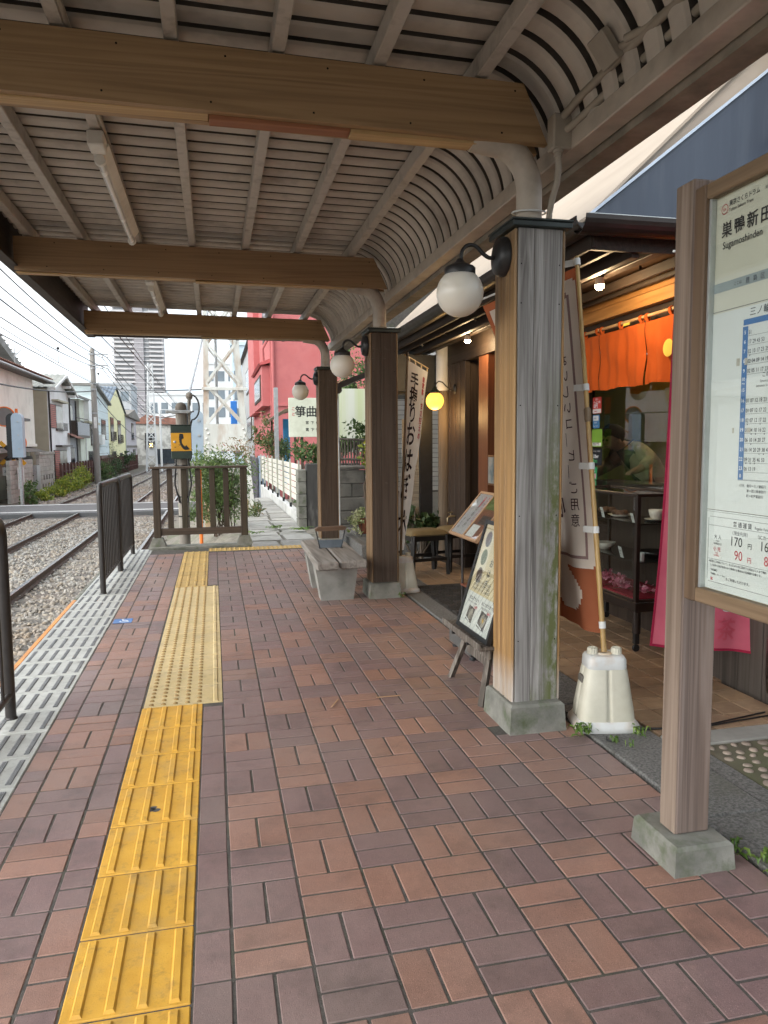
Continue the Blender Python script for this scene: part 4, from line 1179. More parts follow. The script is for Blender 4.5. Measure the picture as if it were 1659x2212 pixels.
# timetable
for k, ch in enumerate('三ノ輪橋方面'): write(ink, ch, .0235, sp(1.6165 - k * .0235, 1.641), UX, UZ, .006)
hline(inkb, .9, 1.637, 1.619, .015)
vline(inkb, 1.6385, 1.234, 1.6155, .0195); 
_c = sp(1.6385, 1.3)
inkb.v[-8:] = [(p[0], p[1] - .0195, p[2]) for p in inkb.v[-8:]]
rows = [('5', '51'), ('6', '17 29 43 53'), ('7', '02 10 17 23 29'), ('8', '02 04 09 14 19'), ('9', '02 05 11 17 23'), None, ('16', '01 07 12 18 23'), ('17', '01 07 12 17 22'), ('18', '02 07 12 17 22'), ('19', '01 04 10 16 22'), ('20', '06 10 14 20 27'), ('21', '06 14 20 29 38 47'), ('22', '09 21 35 46 53'), ('23', '06 13 19'), ('0', '')]
zr = [1.5965, 1.5735, 1.5500, 1.5260, 1.5020, None, 1.4285, 1.4040, 1.3795, 1.3555, 1.3310, 1.3065, 1.2820, 1.2590, 1.2400]
for r, z in zip(rows, zr):
    if r is None: continue
    write(inkw, r[0], .0135, (xp - .0024, *sp(1.629, z)[1:]), UX, UZ, .01, align='c')
    for k, s in enumerate(r[1].split()): write(ink, s, .0148, sp(1.618 - k * .0150, z - .0015), UX, UZ, .006, wide=.80)
    hline(ink, .9, 1.619, z - .0055, .0006)
for s, z in (('10', 1.482), ('〜', 1.470), ('15', 1.455)): write(inkw, s, .0125, (xp - .0024, *sp(1.629, z)[1:]), UX, UZ, .01, align='c')
write(ink, 'この間 5〜6分間隔', .014, sp(1.566, 1.487), UX, UZ, .006); write(ink, 'Streetcars run', .009, sp(1.572, 1.474), UX, UZ); write(ink, 'between 5-6 minutes', .009, sp(1.585, 1.463), UX, UZ)
for z, ks in ((1.3715, (0, 3)), (1.347, (1, 2, 4)), (1.3225, (1,)), (1.298, (3, 4)), (1.2745, (0, 1, 2)), (1.541, (0,))):
    for k in ks: write(ink, '車' if k != 3 else '町', .0048, sp(1.613 - k * .0150, z), UX, UZ, .02)
hline(ink, .9, 1.6385, 1.2325, .0008)
write(ink, '行先', .0095, sp(1.631, 1.2165), UX, UZ); write(ink, '無印＝三ノ輪橋行', .0088, sp(1.605, 1.2165), UX, UZ, .008); write(ink, '車＝荒川車庫前行', .0088, sp(1.605, 1.204), UX, UZ, .008); write(ink, '町＝町屋駅前行', .0088, sp(1.605, 1.1915), UX, UZ, .008)
# fare notice
hline(ink, .85, 1.768, 1.149, .0012); hline(ink, .85, 1.768, 1.1445, .0006)
hline(ink, .9, 1.742, 1.131, .0008); vline(ink, 1.7455, .962, 1.128, .0008); hline(ink, .9, 1.742, .955, .0008); hline(ink, .9, 1.7455, 1.108, .0007); hline(ink, .9, 1.7455, 1.017, .0007)
ring_pts = [(1.7455 - .0035 * (1 - math.cos(a)), 1.128 + .0035 * math.sin(a)) for a in [0, .5, 1.0, 1.57]]
for k, ch in enumerate('普通運賃'): write(ink, ch, .0165, sp(1.650 - k * .018, 1.1125), UX, UZ, .006)
write(ink, 'Regular Fares', .0105, sp(1.571, 1.113), UX, UZ, wide=.9)
write(ink, '〈現金利用〉', .0125, sp(1.658, 1.0915), UX, UZ); write(ink, '〈ICカード利用〉', .0125, sp(1.566, 1.0915), UX, UZ)
write(ink, '大 人', .0135, sp(1.722, 1.0735), UX, UZ, .01); write(ink, 'Adult', .0062, sp(1.714, 1.066), UX, UZ); write(ink, '（中学生以上）', .0060, sp(1.727, 1.058), UX, UZ, .02)
write(inkr, '小 児', .0135, sp(1.724, 1.0410), UX, UZ, .01); write(inkr, 'Child', .0062, sp(1.717, 1.0335), UX, UZ); write(inkr, '（小学生）', .0060, sp(1.725, 1.0265), UX, UZ, .02)
write(ink, '170', .036, sp(1.660, 1.0625), UX, UZ, wide=.92); write(ink, '円', .0165, sp(1.594, 1.0625), UX, UZ, .006); write(ink, '168', .036, sp(1.552, 1.0625), UX, UZ, wide=.92)
write(inkr, '90', .036, sp(1.642, 1.0275), UX, UZ, wide=.92); write(inkr, '円', .0165, sp(1.594, 1.0275), UX, UZ, .006); write(inkr, '84', .036, sp(1.536, 1.0275), UX, UZ, wide=.92)
write(ink, '※幼児のご利用について、大人又は小児に同伴する場合は２人まで無料', .0072, sp(1.741, 1.0085), UX, UZ, .01); write(ink, '３人目から及び幼児のみで乗車する場合は小児運賃が必要です。', .0072, sp(1.736, .9985), UX, UZ, .01)
write(ink, '・PASMO', .0080, sp(1.737, .9855), UX, UZ, .012); write(ink, '・Suica', .0085, sp(1.737, .9755), UX, UZ, .012); write(ink, '（電子マネー機能付）', .0040, sp(1.708, .9755), UX, UZ); write(ink, 'もご利用いただけます。', .0090, sp(1.671, .9685), UX, UZ, .012)
write(inkr, 'ic', .0135, sp(1.731, .9605), UX, UZ, .05)
for m_, mt, nm in ((ink, M_ink, 'lettering'), (inkr, M_inkr, 'lettering'), (inkb, M_inkb, 'printed_band'), (inkw, M_inkw, 'lettering'), (inkg, M_inkg, 'printed_band')):
    build(m_, nm, mt, pan, recal=False)
# stains left by old tape on the timetable
M_tape = pm('brown tape stain', (.50, .46, .39), (.42, .38, .31), scale=60, rough=.6, bump=.1)
mb = MB()
for (y, z, w, h) in ((1.658, 1.521, .012, .020), (1.6285, 1.521, .010, .018), (1.665, 1.352, .006, .014), (1.612, 1.353, .014, .012)):
    a = sp(y, z); mb.box(a[0] - .0003, a[0] + .0004, a[1] - w, a[1], a[2], a[2] + h)
build(mb, 'tape_marks', M_tape, pan)
# glass in front
mb = MB(); mb.box(1.353, 1.356, ya + .047, yb - .047, bz0 + .042, bz1 - .042); build(mb, 'pane', glassm('notice board glass', (.96, .98, .97)), sg)
M_alu = pm('aluminium bead', (.50, .52, .52), (.42, .44, .44), scale=10, rough=.4, bump=.02, metal=.5)
mb = MB(); mb.box(1.351, xp - .001, yb - .0555, yb - .0485, bz0 + .042, bz1 - .042); build(mb, 'bead', M_alu, sg)
mb = MB(); mb.tube([(1.38, 1.76, .862), (1.38, 1.76, .874)], .012, 10); build(mb, 'hinge_knob', M_galv, sg)
# ================================================================== banners with weighted bases
M_resin = pm('cream resin banner base', (.62, .60, .50), (.53, .51, .42), scale=7, rough=.6, bump=.12, bscale=60, dirt=(.40, .37, .28), damt=.6, dscale=3)
M_resin_top = pm('grey white resin collar', (.62, .63, .62), (.52, .53, .52), scale=6, rough=.5, bump=.08, dirt=(.45, .27, .12), damt=.6, dscale=5)
M_rust = pm('rusty base top', (.60, .42, .24), (.55, .50, .42), scale=9, rough=.7, bump=.2)
M_bamboo = pm('bamboo cane', (.50, .33, .12), (.36, .22, .075), scale=8, rough=.4, bump=.08, stretch=(5, 5, .8), dirt=(.16, .10, .05), damt=.5)
def sq(a, w, d, r=.35):
    """rounded square outline"""
    t = (a / (2 * math.pi) * 8) % 8
    p = (1, t) if t < 1 else (2 - t, 1) if t < 3 else (-1, 4 - t) if t < 5 else (t - 6, -1) if t < 7 else (1, t - 8)
    k = 1 / (abs(p[0]) ** 5 + abs(p[1]) ** 5) ** .2
    return (w * p[0] * k, d * p[1] * k)
def banner_base(cx, cy, rot, label, sc=1.0):
    t = thing('banner_base', label, 'banner base', (cx, cy, 0), 'weighted banner bases')
    Mx = Matrix.Translation((cx, cy, 0)) @ Matrix.Rotation(rot, 4, 'Z') @ Matrix.Scale(sc, 4)
    def loft(prof, name, mat, lobes=False):
        mb = MB(Mx); n = 120; vs = []
        for w, d, z in prof:
            for k in range(n):
                a = 2 * math.pi * k / n; x, y = sq(a, w, d)
                if lobes:
                    dd = .014 * (math.exp(-(x / .006) ** 2) * (1 if abs(y) > d * .8 else 0) + math.exp(-(y / .006) ** 2) * (1 if abs(x) > w * .8 else 0))
                    L_ = math.hypot(x, y); x -= x / L_ * dd; y -= y / L_ * dd
                vs.append((x, y, z))
        m = len(prof)
        fs = [(i * n + k, i * n + (k + 1) % n, (i + 1) * n + (k + 1) % n, (i + 1) * n + k) for i in range(m - 1) for k in range(n)]
        mb.smooth = True; mb.add(vs, fs); mb.smooth = False
        mb.add(vs[-n:], [tuple(range(n))]); mb.add(vs[:n], [tuple(range(n))[::-1]])
        return build(mb, name, mat, t)
    loft([(.150, .120, 0), (.156, .126, .012), (.152, .122, .030), (.140, .112, .042), (.136, .108, .050)], 'foot', M_resin_top)
    loft([(.133, .105, .050), (.128, .101, .10), (.112, .088, .20), (.098, .077, .285), (.095, .075, .292)], 'tank', M_resin, True)
    loft([(.0935, .074, .290), (.0955, .0755, .298), (.093, .073, .335), (.086, .067, .347), (.078, .06, .352)], 'collar', M_resin_top)
    mb = MB(Mx); mb.lathe([(.035, 0), (.034, .006), (.02, .006)], (0, 0, .351), 20); build(mb, 'socket', M_rust, t)
    for s in (-1, 1):
        mb = MB(Mx); pr = []
        n = 28; vs = []
        for r_, z in ((.024, .350), (.024, .378), (.021, .382), (.017, .382), (.016, .374)):
            for k in range(n): a = 2 * math.pi * k / n; rr_ = r_ * (1 + (.05 if k % 2 else -.02) * (r_ > .022)); vs.append((s * .056 + rr_ * math.cos(a), -.004 * s + rr_ * math.sin(a), z))
        fs = [(i * n + k, i * n + (k + 1) % n, (i + 1) * n + (k + 1) % n, (i + 1) * n + k) for i in range(4) for k in range(n)]
        mb.add(vs, fs); mb.add(vs[-n:], [tuple(range(n))]); build(mb, 'screw_cap', M_resin, t)
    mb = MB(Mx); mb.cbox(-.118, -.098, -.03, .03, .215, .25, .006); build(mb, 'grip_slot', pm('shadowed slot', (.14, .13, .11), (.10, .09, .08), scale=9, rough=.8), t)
banner_base(1.765, 3.09, math.radians(-12), 'dirty cream banner base beside the nearest column', .98)
banner_base(1.64, 6.42, math.radians(6), 'cream banner base behind the second column', .93)

def pole(pts, r0, r1, nodes, name, label, mat, parent=None):
    """bamboo cane with nodes"""
    P = []; R_ = []; a, b = np.array(pts[0]), np.array(pts[1]); n = nodes * 6
    for i in range(n + 1):
        s = i / n; P.append(a + (b - a) * s); q = (s * nodes) % 1.0
        R_.append((r0 + (r1 - r0) * s) * (1.13 if (i % 6 == 0) else 1.0))
    mb = MB(); mb.tube(P, R_, 12); return build(mb, name, mat, parent)
M_clip = pm('white vinyl strap', (.66, .66, .64), (.58, .58, .56), scale=9, rough=.5, bump=.05)
# ---- brown banner on the near base
nb = thing('nobori_banner', 'brown and cream upright banner on a bamboo pole behind the nearest column', 'banner', (1.76, 3.1, .36))
pa, pb_ = np.array((1.762, 3.085, .355)), np.array((1.752, 3.40, 2.235))
pole((pa, pb_), .0125, .0095, 11, 'pole', '', M_bamboo, nb)
mid = pa + (pb_ - pa) * .59
mb = MB(); mb.tube([mid - (pb_ - pa) * .018, mid - (pb_ - pa) * .012, mid + (pb_ - pa) * .014, mid + (pb_ - pa) * .018], [.014, .017, .017, .0125], 12); build(mb, 'joint_sleeve', pm('brown plastic sleeve', (.20, .14, .08), (.15, .10, .06), scale=9, rough=.45), nb)
arm_a, arm_b = np.array((1.752, 3.395, 2.205)), np.array((1.492, 4.005, 2.118))
mb = MB(); mb.tube([arm_a + (0, 0, .012), arm_b + (0, 0, .018)], .006, 8); build(mb, 'crossbar', M_clip, nb)
def cloth_n(u, v):
    """u 0 at the pole to 1 at the free edge, v 0 top to 1 bottom"""
    top = arm_a + (arm_b - arm_a) * u + np.array((0, 0, -.02))
    d = 1 - .10 * v
    bot_p = pa + (pb_ - pa) * .045 + np.array((-.015, .0, .0)); dirb = np.array((-.10, .46, .015))
    bot = bot_p + dirb * u
    p = top * (1 - v) + bot * v
    edge = pa + (pb_ - pa) * (1 - v) * .985 + (pb_ - pa) * .02
    sl = .5 * (1 - v) + .0
    p = p + np.array((.6, .25, 0)) * (.028 * math.sin(u * 7.5 + v * 3.2) * (.25 + v) + .016 * math.sin(u * 15 + v * 9) * v)
    # the free edge drifts in towards the pole on the way down
    p = p + np.array((.10, -.13, 0)) * (u ** 1.6) * math.sin(math.pi * min(v * .9, 1)) * .8
    return p
def cloth_mat(name, c1, c2, tr=.35):
    t = NT(name); v = t.coord((1, 1, 1)); w = t.noise(v, 320, 2); f = t.noise(v, 5, 6)
    col = t.ramp(f, [(.3, c2), (.7, c1)]); t.l(col, t.b.inputs['Base Color']); t.b.inputs['Roughness'].default_value = .85; t.b.inputs['Specular IOR Level'].default_value = .15
    t.l(t.bump(w, .15, .001), t.b.inputs['Normal'])
    tl = t.n('BsdfTranslucent'); t.l(col, tl.inputs[0]); ms = t.n('MixShader'); ms.inputs[0].default_value = tr
    t.l(t.b.outputs[0], ms.inputs[1]); t.l(tl.outputs[0], ms.inputs[2]); t.l(ms.outputs[0], t.out.inputs[0]); return t.m
M_nbrown = cloth_mat('brown banner cloth', (.34, .115, .055), (.28, .09, .042)); M_ncream = cloth_mat('cream banner cloth', (.76, .68, .59), (.70, .62, .53)); M_ndark = cloth_mat('mauve banner print', (.30, .20, .185), (.26, .17, .16)); M_nink = cloth_mat('dark banner ink', (.075, .035, .035), (.06, .03, .03)); M_nred = cloth_mat('red banner print', (.62, .085, .04), (.55, .07, .03), .5)
def cloth_patch(fn, poly_uv, off, name, mat, parent, nu=30, nv=90):
    """a print laid on a cloth: fn's surface over a region test, pushed off by a hair to both sides"""
    mb = MB(); idx = {}
    us = [i / nu for i in range(nu + 1)]; vs_ = [j / nv for j in range(nv + 1)]
    def nm(u, v):
        a = np.array(fn(min(u + .01, 1), v)) - np.array(fn(max(u - .01, 0), v)); b = np.array(fn(u, min(v + .01, 1))) - np.array(fn(u, max(v - .01, 0)))
        return nrm(np.cross(a, b))
    fs = []
    for i in range(nu):
        for j in range(nv):
            if poly_uv((us[i] + us[i + 1]) / 2, (vs_[j] + vs_[j + 1]) / 2): fs.append((i, j))
    for sgn in (-1, 1):
        loc = {}
        V = []; F = []
        for i, j in fs:
            q = []
            for a, b in ((i, j), (i + 1, j), (i + 1, j + 1), (i, j + 1)):
                if (a, b) not in loc:
                    loc[(a, b)] = len(V); V.append(np.array(fn(us[a], vs_[b])) + nm(us[a], vs_[b]) * off * sgn)
                q.append(loc[(a, b)])
            F.append(tuple(q))
        mb.smooth = True; mb.add(V, F)
    return build(mb, name, mat, parent, recal=False)
mb = MB(); mb.grid(cloth_n, 40, 120); build(mb, 'cloth', M_nbrown, nb, recal=False)
def rrect(u, v, u0, u1, v0, v1, r=.05, asp=3.2):
    if not (u0 < u < u1 and v0 < v < v1): return False
    dx = min(u - u0, u1 - u); dy = min(v - v0, v1 - v) * asp
    return not (dx < r and dy < r and (r - dx) ** 2 + (r - dy) ** 2 > r * r)
cloth_patch(cloth_n, lambda u, v: rrect(u, v, .03, .95, .022, .835), .0015, 'cream_panel', M_ncream, nb, 40, 120)
cloth_patch(cloth_n, lambda u, v: rrect(u, v, .09, .88, .06, .81) and not rrect(u, v, .12, .85, .070, .80), .0024, 'printed_border', M_ndark, nb, 40, 120)
cloth_patch(cloth_n, lambda u, v: ((u - .50) / .30) ** 2 + ((v - .155) / .065) ** 2 < 1, .0026, 'red_disc', M_nred, nb, 40, 120)
cloth_patch(cloth_n, lambda u, v: (((u - .48) / .30) ** 2 + ((v - .905) / .055) ** 2 < 1) or (((u - .62) / .16) ** 2 + ((v - .85) / .05) ** 2 < 1), .0016, 'cup_print', M_ncream, nb, 40, 120)
Wd = np.linalg.norm(arm_b - arm_a); Hd = 1.85
def on_cloth(fn, u0, v0, w_, h_, off, sgn):
    def f(a, b):
        u = u0 + a / w_; v = v0 - b / h_
        u = min(max(u, 0.001), .999); v = min(max(v, .001), .999)
        p = np.array(fn(u, v)); e = .01
        n = nrm(np.cross(np.array(fn(min(u + e, 1), v)) - np.array(fn(max(u - e, 0), v)), np.array(fn(u, min(v + e, 1))) - np.array(fn(u, max(v - e, 0)))))
        return p + n * off * sgn
    return f
mb = MB()
for sgn in (-1, 1):
    for k, ch in enumerate('おいしいコーヒーご用意'):
        if ch == 'ー':
            write(mb, '｜', .070, None or (0, 0, 0), (1, 0, 0), (0, 0, 1), .004, fn=on_cloth(cloth_n, .22, .262 + k * .0455, -Wd if False else Wd, Hd, .0034, sgn)); continue
        write(mb, ch, .070, (0, 0, 0), (1, 0, 0), (0, 0, 1), .004, fn=on_cloth(cloth_n, .17, .262 + k * .0455, Wd, Hd, .0034, sgn))
    for k, ch in enumerate('珈琲一心'):
        write(mb, ch, .19, (0, 0, 0), (1, 0, 0), (0, 0, 1), .012, fn=on_cloth(cloth_n, .34, .36 + k * .11, Wd, Hd, .0034, sgn))
build(mb, 'lettering', M_nink, nb, recal=False)
for s in (.985, .66, .46, .30, .065):
    p = pa + (pb_ - pa) * s
    mb = MB(); mb.tube([p - nrm(pb_ - pa) * .016, p + nrm(pb_ - pa) * .016], .0165, 12); mb.bar(p + (-.01, .012, 0), p + (-.035, .055, 0), .003, .032); build(mb, 'strap', M_clip, nb)
# ---- white ohagi banner
nb2 = thing('nobori_banner', 'white upright banner with bold black brush lettering behind the second column', 'banner', (1.62, 6.4, .33))
qa, qb = np.array((1.622, 6.42, .33)), np.array((1.690, 6.40, 2.115))
pole((qa, qb), .0115, .010, 9, 'pole', '', pm('dark bamboo cane', (.22, .15, .07), (.14, .09, .045), scale=8, rough=.45, stretch=(5, 5, .8)), nb2)
mb = MB(); mb.lathe([(.011, 0), (.013, .01), (.013, .03), (.010, .036)], (1.690, 6.40, 2.10), 10); build(mb, 'pole_tip', M_fascia, nb2)
ra, rb = np.array((1.655, 6.38, 2.115)), np.array((1.985, 6.76, 2.035))
mb = MB(); mb.tube([ra, rb], .006, 8); build(mb, 'crossbar', M_bamboo, nb2)
def cloth_o(u, v):
    top = np.array((1.700, 6.40, 2.065)) + (rb - np.array((1.700, 6.40, 2.10))) * u * .98
    bot = qa + np.array((-.035, .0, .03)) + np.array((.115, .16, .03)) * u
    s = v ** 1.15
    p = top * (1 - s) + bot * s
    p = p + np.array((.7, -.6, 0)) * (.022 * math.sin(u * 6 + v * 5) * v + .012 * math.sin(u * 13 - v * 11) * v + .05 * math.sin(math.pi * u) * math.sin(v * 3.1) * .6)
    return p
M_nwhite = cloth_mat('off white banner cloth', (.80, .77, .72), (.74, .71, .66)); M_nblack = cloth_mat('brush black', (.035, .022, .028), (.025, .017, .02), .1); M_nred2 = cloth_mat('red lettering', (.50, .03, .04), (.45, .025, .035), .2)
mb = MB(); mb.grid(cloth_o, 24, 110); build(mb, 'cloth', M_nwhite, nb2, recal=False)
for k in range(4):
    u = .06 + .9 * k / 3; p = cloth_o(u, 0); q = ra + (rb - ra) * (.13 + .86 * u)
    mb = MB(); mb.bar(p, q + (0, 0, .006), .022, .004, up=(.7, -.6, 0)); build(mb, 'tab', pm('tan tab', (.58, .45, .28), (.5, .38, .22), scale=9, rough=.8), nb2)
W2, H2 = .46, 1.72
mb = MB(); mr = MB()
for sgn in (-1, 1):
    for ch, v, s in (('手', .165, .20), ('握', .265, .20), ('り', .355, .185), ('お', .475, .235), ('は', .610, .235), ('ぎ', .745, .235), ('大', .905, .20)):
        write(mb, ch, s, (0, 0, 0), (1, 0, 0), (0, 0, 1), .016, fn=(lambda a, b, g=on_cloth(cloth_o, .10 if s < .21 else .03, v, W2, H2, .003, sgn): g(a, b)))
    for k, ch in enumerate('自家製・甘さ控えめ'):
        write(mr, ch, .070, (0, 0, 0), (1, 0, 0), (0, 0, 1), .02, fn=on_cloth(cloth_o, .74, .095 + k * .043, W2, H2, .003, sgn))
build(mb, 'lettering', M_nblack, nb2, recal=False); build(mr, 'lettering', M_nred2, nb2, recal=False)
# ---- pink banner behind the sign
M_pink = cloth_mat('pink banner cloth', (.72, .17, .24), (.62, .12, .19), .3); M_pinke = cloth_mat('crimson hem', (.45, .03, .08), (.36, .02, .06), .2); M_pinkw = cloth_mat('white print on pink', (.75, .74, .78), (.7, .69, .73), .3); M_pinkr = cloth_mat('red print on pink', (.72, .135, .19), (.64, .11, .165), .3)
nb3 = thing('nobori_banner', 'pink upright banner with crimson hem and white disc behind the sign', 'banner', (2.5, 3.3, .2))
def cloth_p(u, v):
    xl = 2.232 - .085 * v ** 2.2; xr = 2.90 - .02 * v
    x = xl + (xr - xl) * u; z = 2.24 - (1.945 + .10 * u) * v
    y = 3.30 + .02 * math.sin(u * 8 + v * 3) * (.3 + v) + .012 * math.sin(u * 19 + v * 7) * v
    return np.array((x, y, z))
mb = MB(); mb.grid(cloth_p, 36, 90); build(mb, 'cloth', M_pink, nb3, recal=False)
cloth_patch(cloth_p, lambda u, v: u < .022 or v > .992, .002, 'hem', M_pinke, nb3, 60, 150)
cloth_patch(cloth_p, lambda u, v: ((u - .26) / .17) ** 2 + ((v - .865) / .058) ** 2 < 1, .0018, 'white_disc', M_pinkw, nb3, 50, 120)
mb = MB(); write(mb, '茶', .12, (0, 0, 0), (1, 0, 0), (0, 0, 1), .02, fn=on_cloth(cloth_p, .52, .965, .67, 1.95, .0022, 1)); write(mb, '茶', .12, (0, 0, 0), (1, 0, 0), (0, 0, 1), .02, fn=on_cloth(cloth_p, .52, .965, .67, 1.95, .0022, -1)); build(mb, 'lettering', M_pinkr, nb3, recal=False)
mb = MB(); mb.tube([(2.22, 3.31, 2.26), (2.92, 3.31, 2.26)], .006, 8); mb.tube([(2.915, 3.312, .02), (2.915, 3.312, 2.30)], .011, 10); build(mb, 'pole', M_clip, nb3)

# ================================================================== easel with menu poster
M_easel = wood('worn easel timber', (.115, .095, .078), (.055, .046, .040), axis='z', across=44, along=2, c3=(.33, .30, .26), bump=.6, rough=.8)
es = thing('easel', 'worn timber easel holding a black framed menu poster beside the nearest column', 'easel', (1.38, 3.65, 0))
def leg(a, b, w=.032, h=.024, name='leg'):
    mb = MB(); mb.bar(a, b, w, h); return build(mb, name, M_easel, es)
leg((1.292, 3.955, 0), (1.375, 3.775, .40)); leg((1.292, 3.455, 0), (1.375, 3.50, .40)); leg((1.375, 3.72, .38), (1.50, 3.66, .98)); leg((1.375, 3.54, .38), (1.50, 3.60, .98))
leg((1.72, 3.64, 0), (1.49, 3.64, .92)); leg((1.345, 3.80, .215), (1.345, 3.48, .215), .02, .05, 'crosspiece'); leg((1.302, 3.93, .292), (1.302, 3.37, .292), .016, .05, 'crosspiece')
mb = MB(); mb.cbox(1.245, 1.335, 3.345, 3.945, .318, .335, .004); build(mb, 'ledge', M_easel, es)
mb = MB(); mb.cbox(1.238, 1.248, 3.345, 3.945, .318, .352, .003); build(mb, 'ledge_lip', M_easel, es)
for yk in (3.84, 3.60):
    mb = MB(); mb.tube([(1.285, yk, .292), (1.262, yk, .292)], .010, 8); build(mb, 'wing_nut', M_black, es)
mf = thing('menu_poster', 'black framed menu poster with round sweets and two set meals on the easel', 'poster', (1.3, 3.6, .335))
O = np.array((1.292, 3.835, .338)); UXp = np.array((0, -1, 0.)); UHp = nrm((.172, 0, .56)); NP = np.array((-UHp[2], 0, UHp[0]))
PWd, PHt = .47, .60
def pp(a, b, off=0): return O + UXp * a + UHp * b + NP * off
def slab(mb, a0, a1, b0, b1, o0, o1):
    vs = [pp(a, b, o) for a in (a0, a1) for b in (b0, b1) for o in (o0, o1)]
    mb.add(vs, [(0, 1, 3, 2), (4, 6, 7, 5), (0, 4, 5, 1), (2, 3, 7, 6), (0, 2, 6, 4), (1, 5, 7, 3)])
for (a0, a1, b0, b1) in ((0, PWd, 0, .022), (0, PWd, PHt - .022, PHt), (0, .022, .022, PHt - .022), (PWd - .022, PWd, .022, PHt - .022)):
    mb = MB(); slab(mb, a0, a1, b0, b1, -.012, .012); build(mb, 'frame_bar', M_black, mf)
mb = MB(); slab(mb, .02, PWd - .02, .02, PHt - .02, -.010, .002); build(mb, 'poster_sheet', pm('tan poster print', (.62, .52, .33), (.56, .47, .29), scale=3, rough=.4, bump=.02), mf)
mb = MB(); slab(mb, .022, PWd - .022, .022, .205, .002, .0026); build(mb, 'printed_band', pm('pale poster print', (.62, .63, .60), (.58, .59, .56), scale=3, rough=.4, bump=.02), mf)
mb = MB(); slab(mb, .03, .16, .325, .55, .002, .0024); build(mb, 'printed_panel', pm('light poster panel', (.66, .60, .46), (.62, .56, .43), scale=3, rough=.4, bump=.02), mf)
for k, (c, b, nm_) in enumerate((((.11, .07, .055), .300, 'brown'), ((.13, .17, .10), .400, 'green'), ((.13, .13, .155), .500, 'grey'))):
    mb = MB(); n = 24; c0 = (.108 - .004 * k, b)
    mb.add([pp(c0[0] + .040 * math.cos(q), c0[1] + .044 * math.sin(q), .003) for q in [2 * math.pi * i / n for i in range(n)]], [tuple(range(n))])
    o = build(mb, 'printed_sweet', pm('printed sweet ' + nm_, c, tuple(x * .55 for x in c), scale=30, rough=.4, bump=.0), mf)
def tray(a, b, s, egg):
    mb = MB(); mb.add([pp(a - .05 * s, b - .03 * s, .003), pp(a + .045 * s, b - .04 * s, .003), pp(a + .055 * s, b + .04 * s, .003), pp(a - .035 * s, b + .05 * s, .003)], [(0, 1, 2, 3)]); build(mb, 'printed_tray', pm('printed tray', (.09, .075, .07), (.055, .045, .045), scale=40, rough=.4, bump=0), mf)
    mb = MB(); n = 18; mb.add([pp(a + .012 * s + .032 * s * math.cos(q), b + .006 * s + .030 * s * math.sin(q), .0036) for q in [2 * math.pi * i / n for i in range(n)]], [tuple(range(n))]); build(mb, 'printed_dish', pm('printed dish', (.33, .30, .25), (.22, .20, .17), scale=60, rough=.4, bump=0), mf)
    mb = MB(); mb.add([pp(a - .045 * s, b - .022 * s, .0042), pp(a + .02 * s, b - .036 * s, .0042), pp(a + .02 * s, b - .029 * s, .0042), pp(a - .045 * s, b - .015 * s, .0042)], [(0, 1, 2, 3)]); build(mb, 'printed_chopsticks', M_paper2, mf)
    if egg:
        mb = MB(); mb.add([pp(a + .012 * s + .013 * s * math.cos(q), b + .008 * s + .013 * s * math.sin(q), .0042) for q in [math.pi / 2 * i for i in range(4)]], [(0, 1, 2, 3)]); build(mb, 'printed_egg', pm('printed yellow', (.62, .42, .12), (.55, .35, .1), scale=9, rough=.4, bump=0), mf)
tray(.135, .085, 1.0, False); tray(.315, .085, 1.1, True)
mb = MB(); mr = MB()
def pw(m, s, size, a, b, bold=0.0, off=.0032): write(m, s, size, pp(a, b, off), UXp, UHp, bold)
for k, ch in enumerate('おはぎ'): pw(mb, ch, .048, .205, .365 - k * .055, .01)
for k in range(3): pw(mb, '北海道産あずきを使った自家製', .017, .065, .262 - .020 * k)
pw(mb, 'おはぎセット', .024, .07, .165, .01); pw(mb, 'お好きなおはぎとお飲物', .011, .07, .148); pw(mb, 'おこだわりきつねうどん', .022, .25, .165, .01); pw(mb, 'お昼のお食事にどうぞ', .014, .26, .146)
pw(mr, '550円', .018, .165, .128, .02); pw(mr, '880円', .018, .352, .132, .02)
build(mb, 'lettering', M_ink, mf, recal=False); build(mr, 'lettering', M_inkr, mf, recal=False)
mb = MB(); slab(mb, .022, PWd - .022, .022, PHt - .022, .0075, .009); build(mb, 'pane', glassm('poster film', (.97, .98, .97)), mf)

# ================================================================== slanted menu stand
ms = thing('menu_stand', 'slanted menu display in a light timber frame beyond the easel', 'menu stand', (1.75, 4.72, 0))
O2 = np.array((1.622, 5.005, .70)); U2 = np.array((0, -1, 0.)); V2 = nrm((.24, 0, .28)); N2 = np.array((-V2[2], 0, V2[0])); MW, MH = .55, .38
def mp2(a, b, o=0): return O2 + U2 * a + V2 * b + N2 * o
def slab2(mb, a0, a1, b0, b1, o0, o1):
    vs = [mp2(a, b, o) for a in (a0, a1) for b in (b0, b1) for o in (o0, o1)]
    mb.add(vs, [(0, 1, 3, 2), (4, 6, 7, 5), (0, 4, 5, 1), (2, 3, 7, 6), (0, 2, 6, 4), (1, 5, 7, 3)])
M_ltwood = wood('light frame timber', (.46, .29, .17), (.36, .215, .12), axis='y', across=40, along=2, bump=.15, rough=.45)
for (a0, a1, b0, b1) in ((0, MW, 0, .018), (0, MW, MH - .018, MH), (0, .018, .018, MH - .018), (MW - .018, MW, .018, MH - .018), (.27, .288, .018, MH - .018)):
    mb = MB(); slab2(mb, a0, a1, b0, b1, -.014, .008); build(mb, 'frame_bar', M_ltwood, ms)
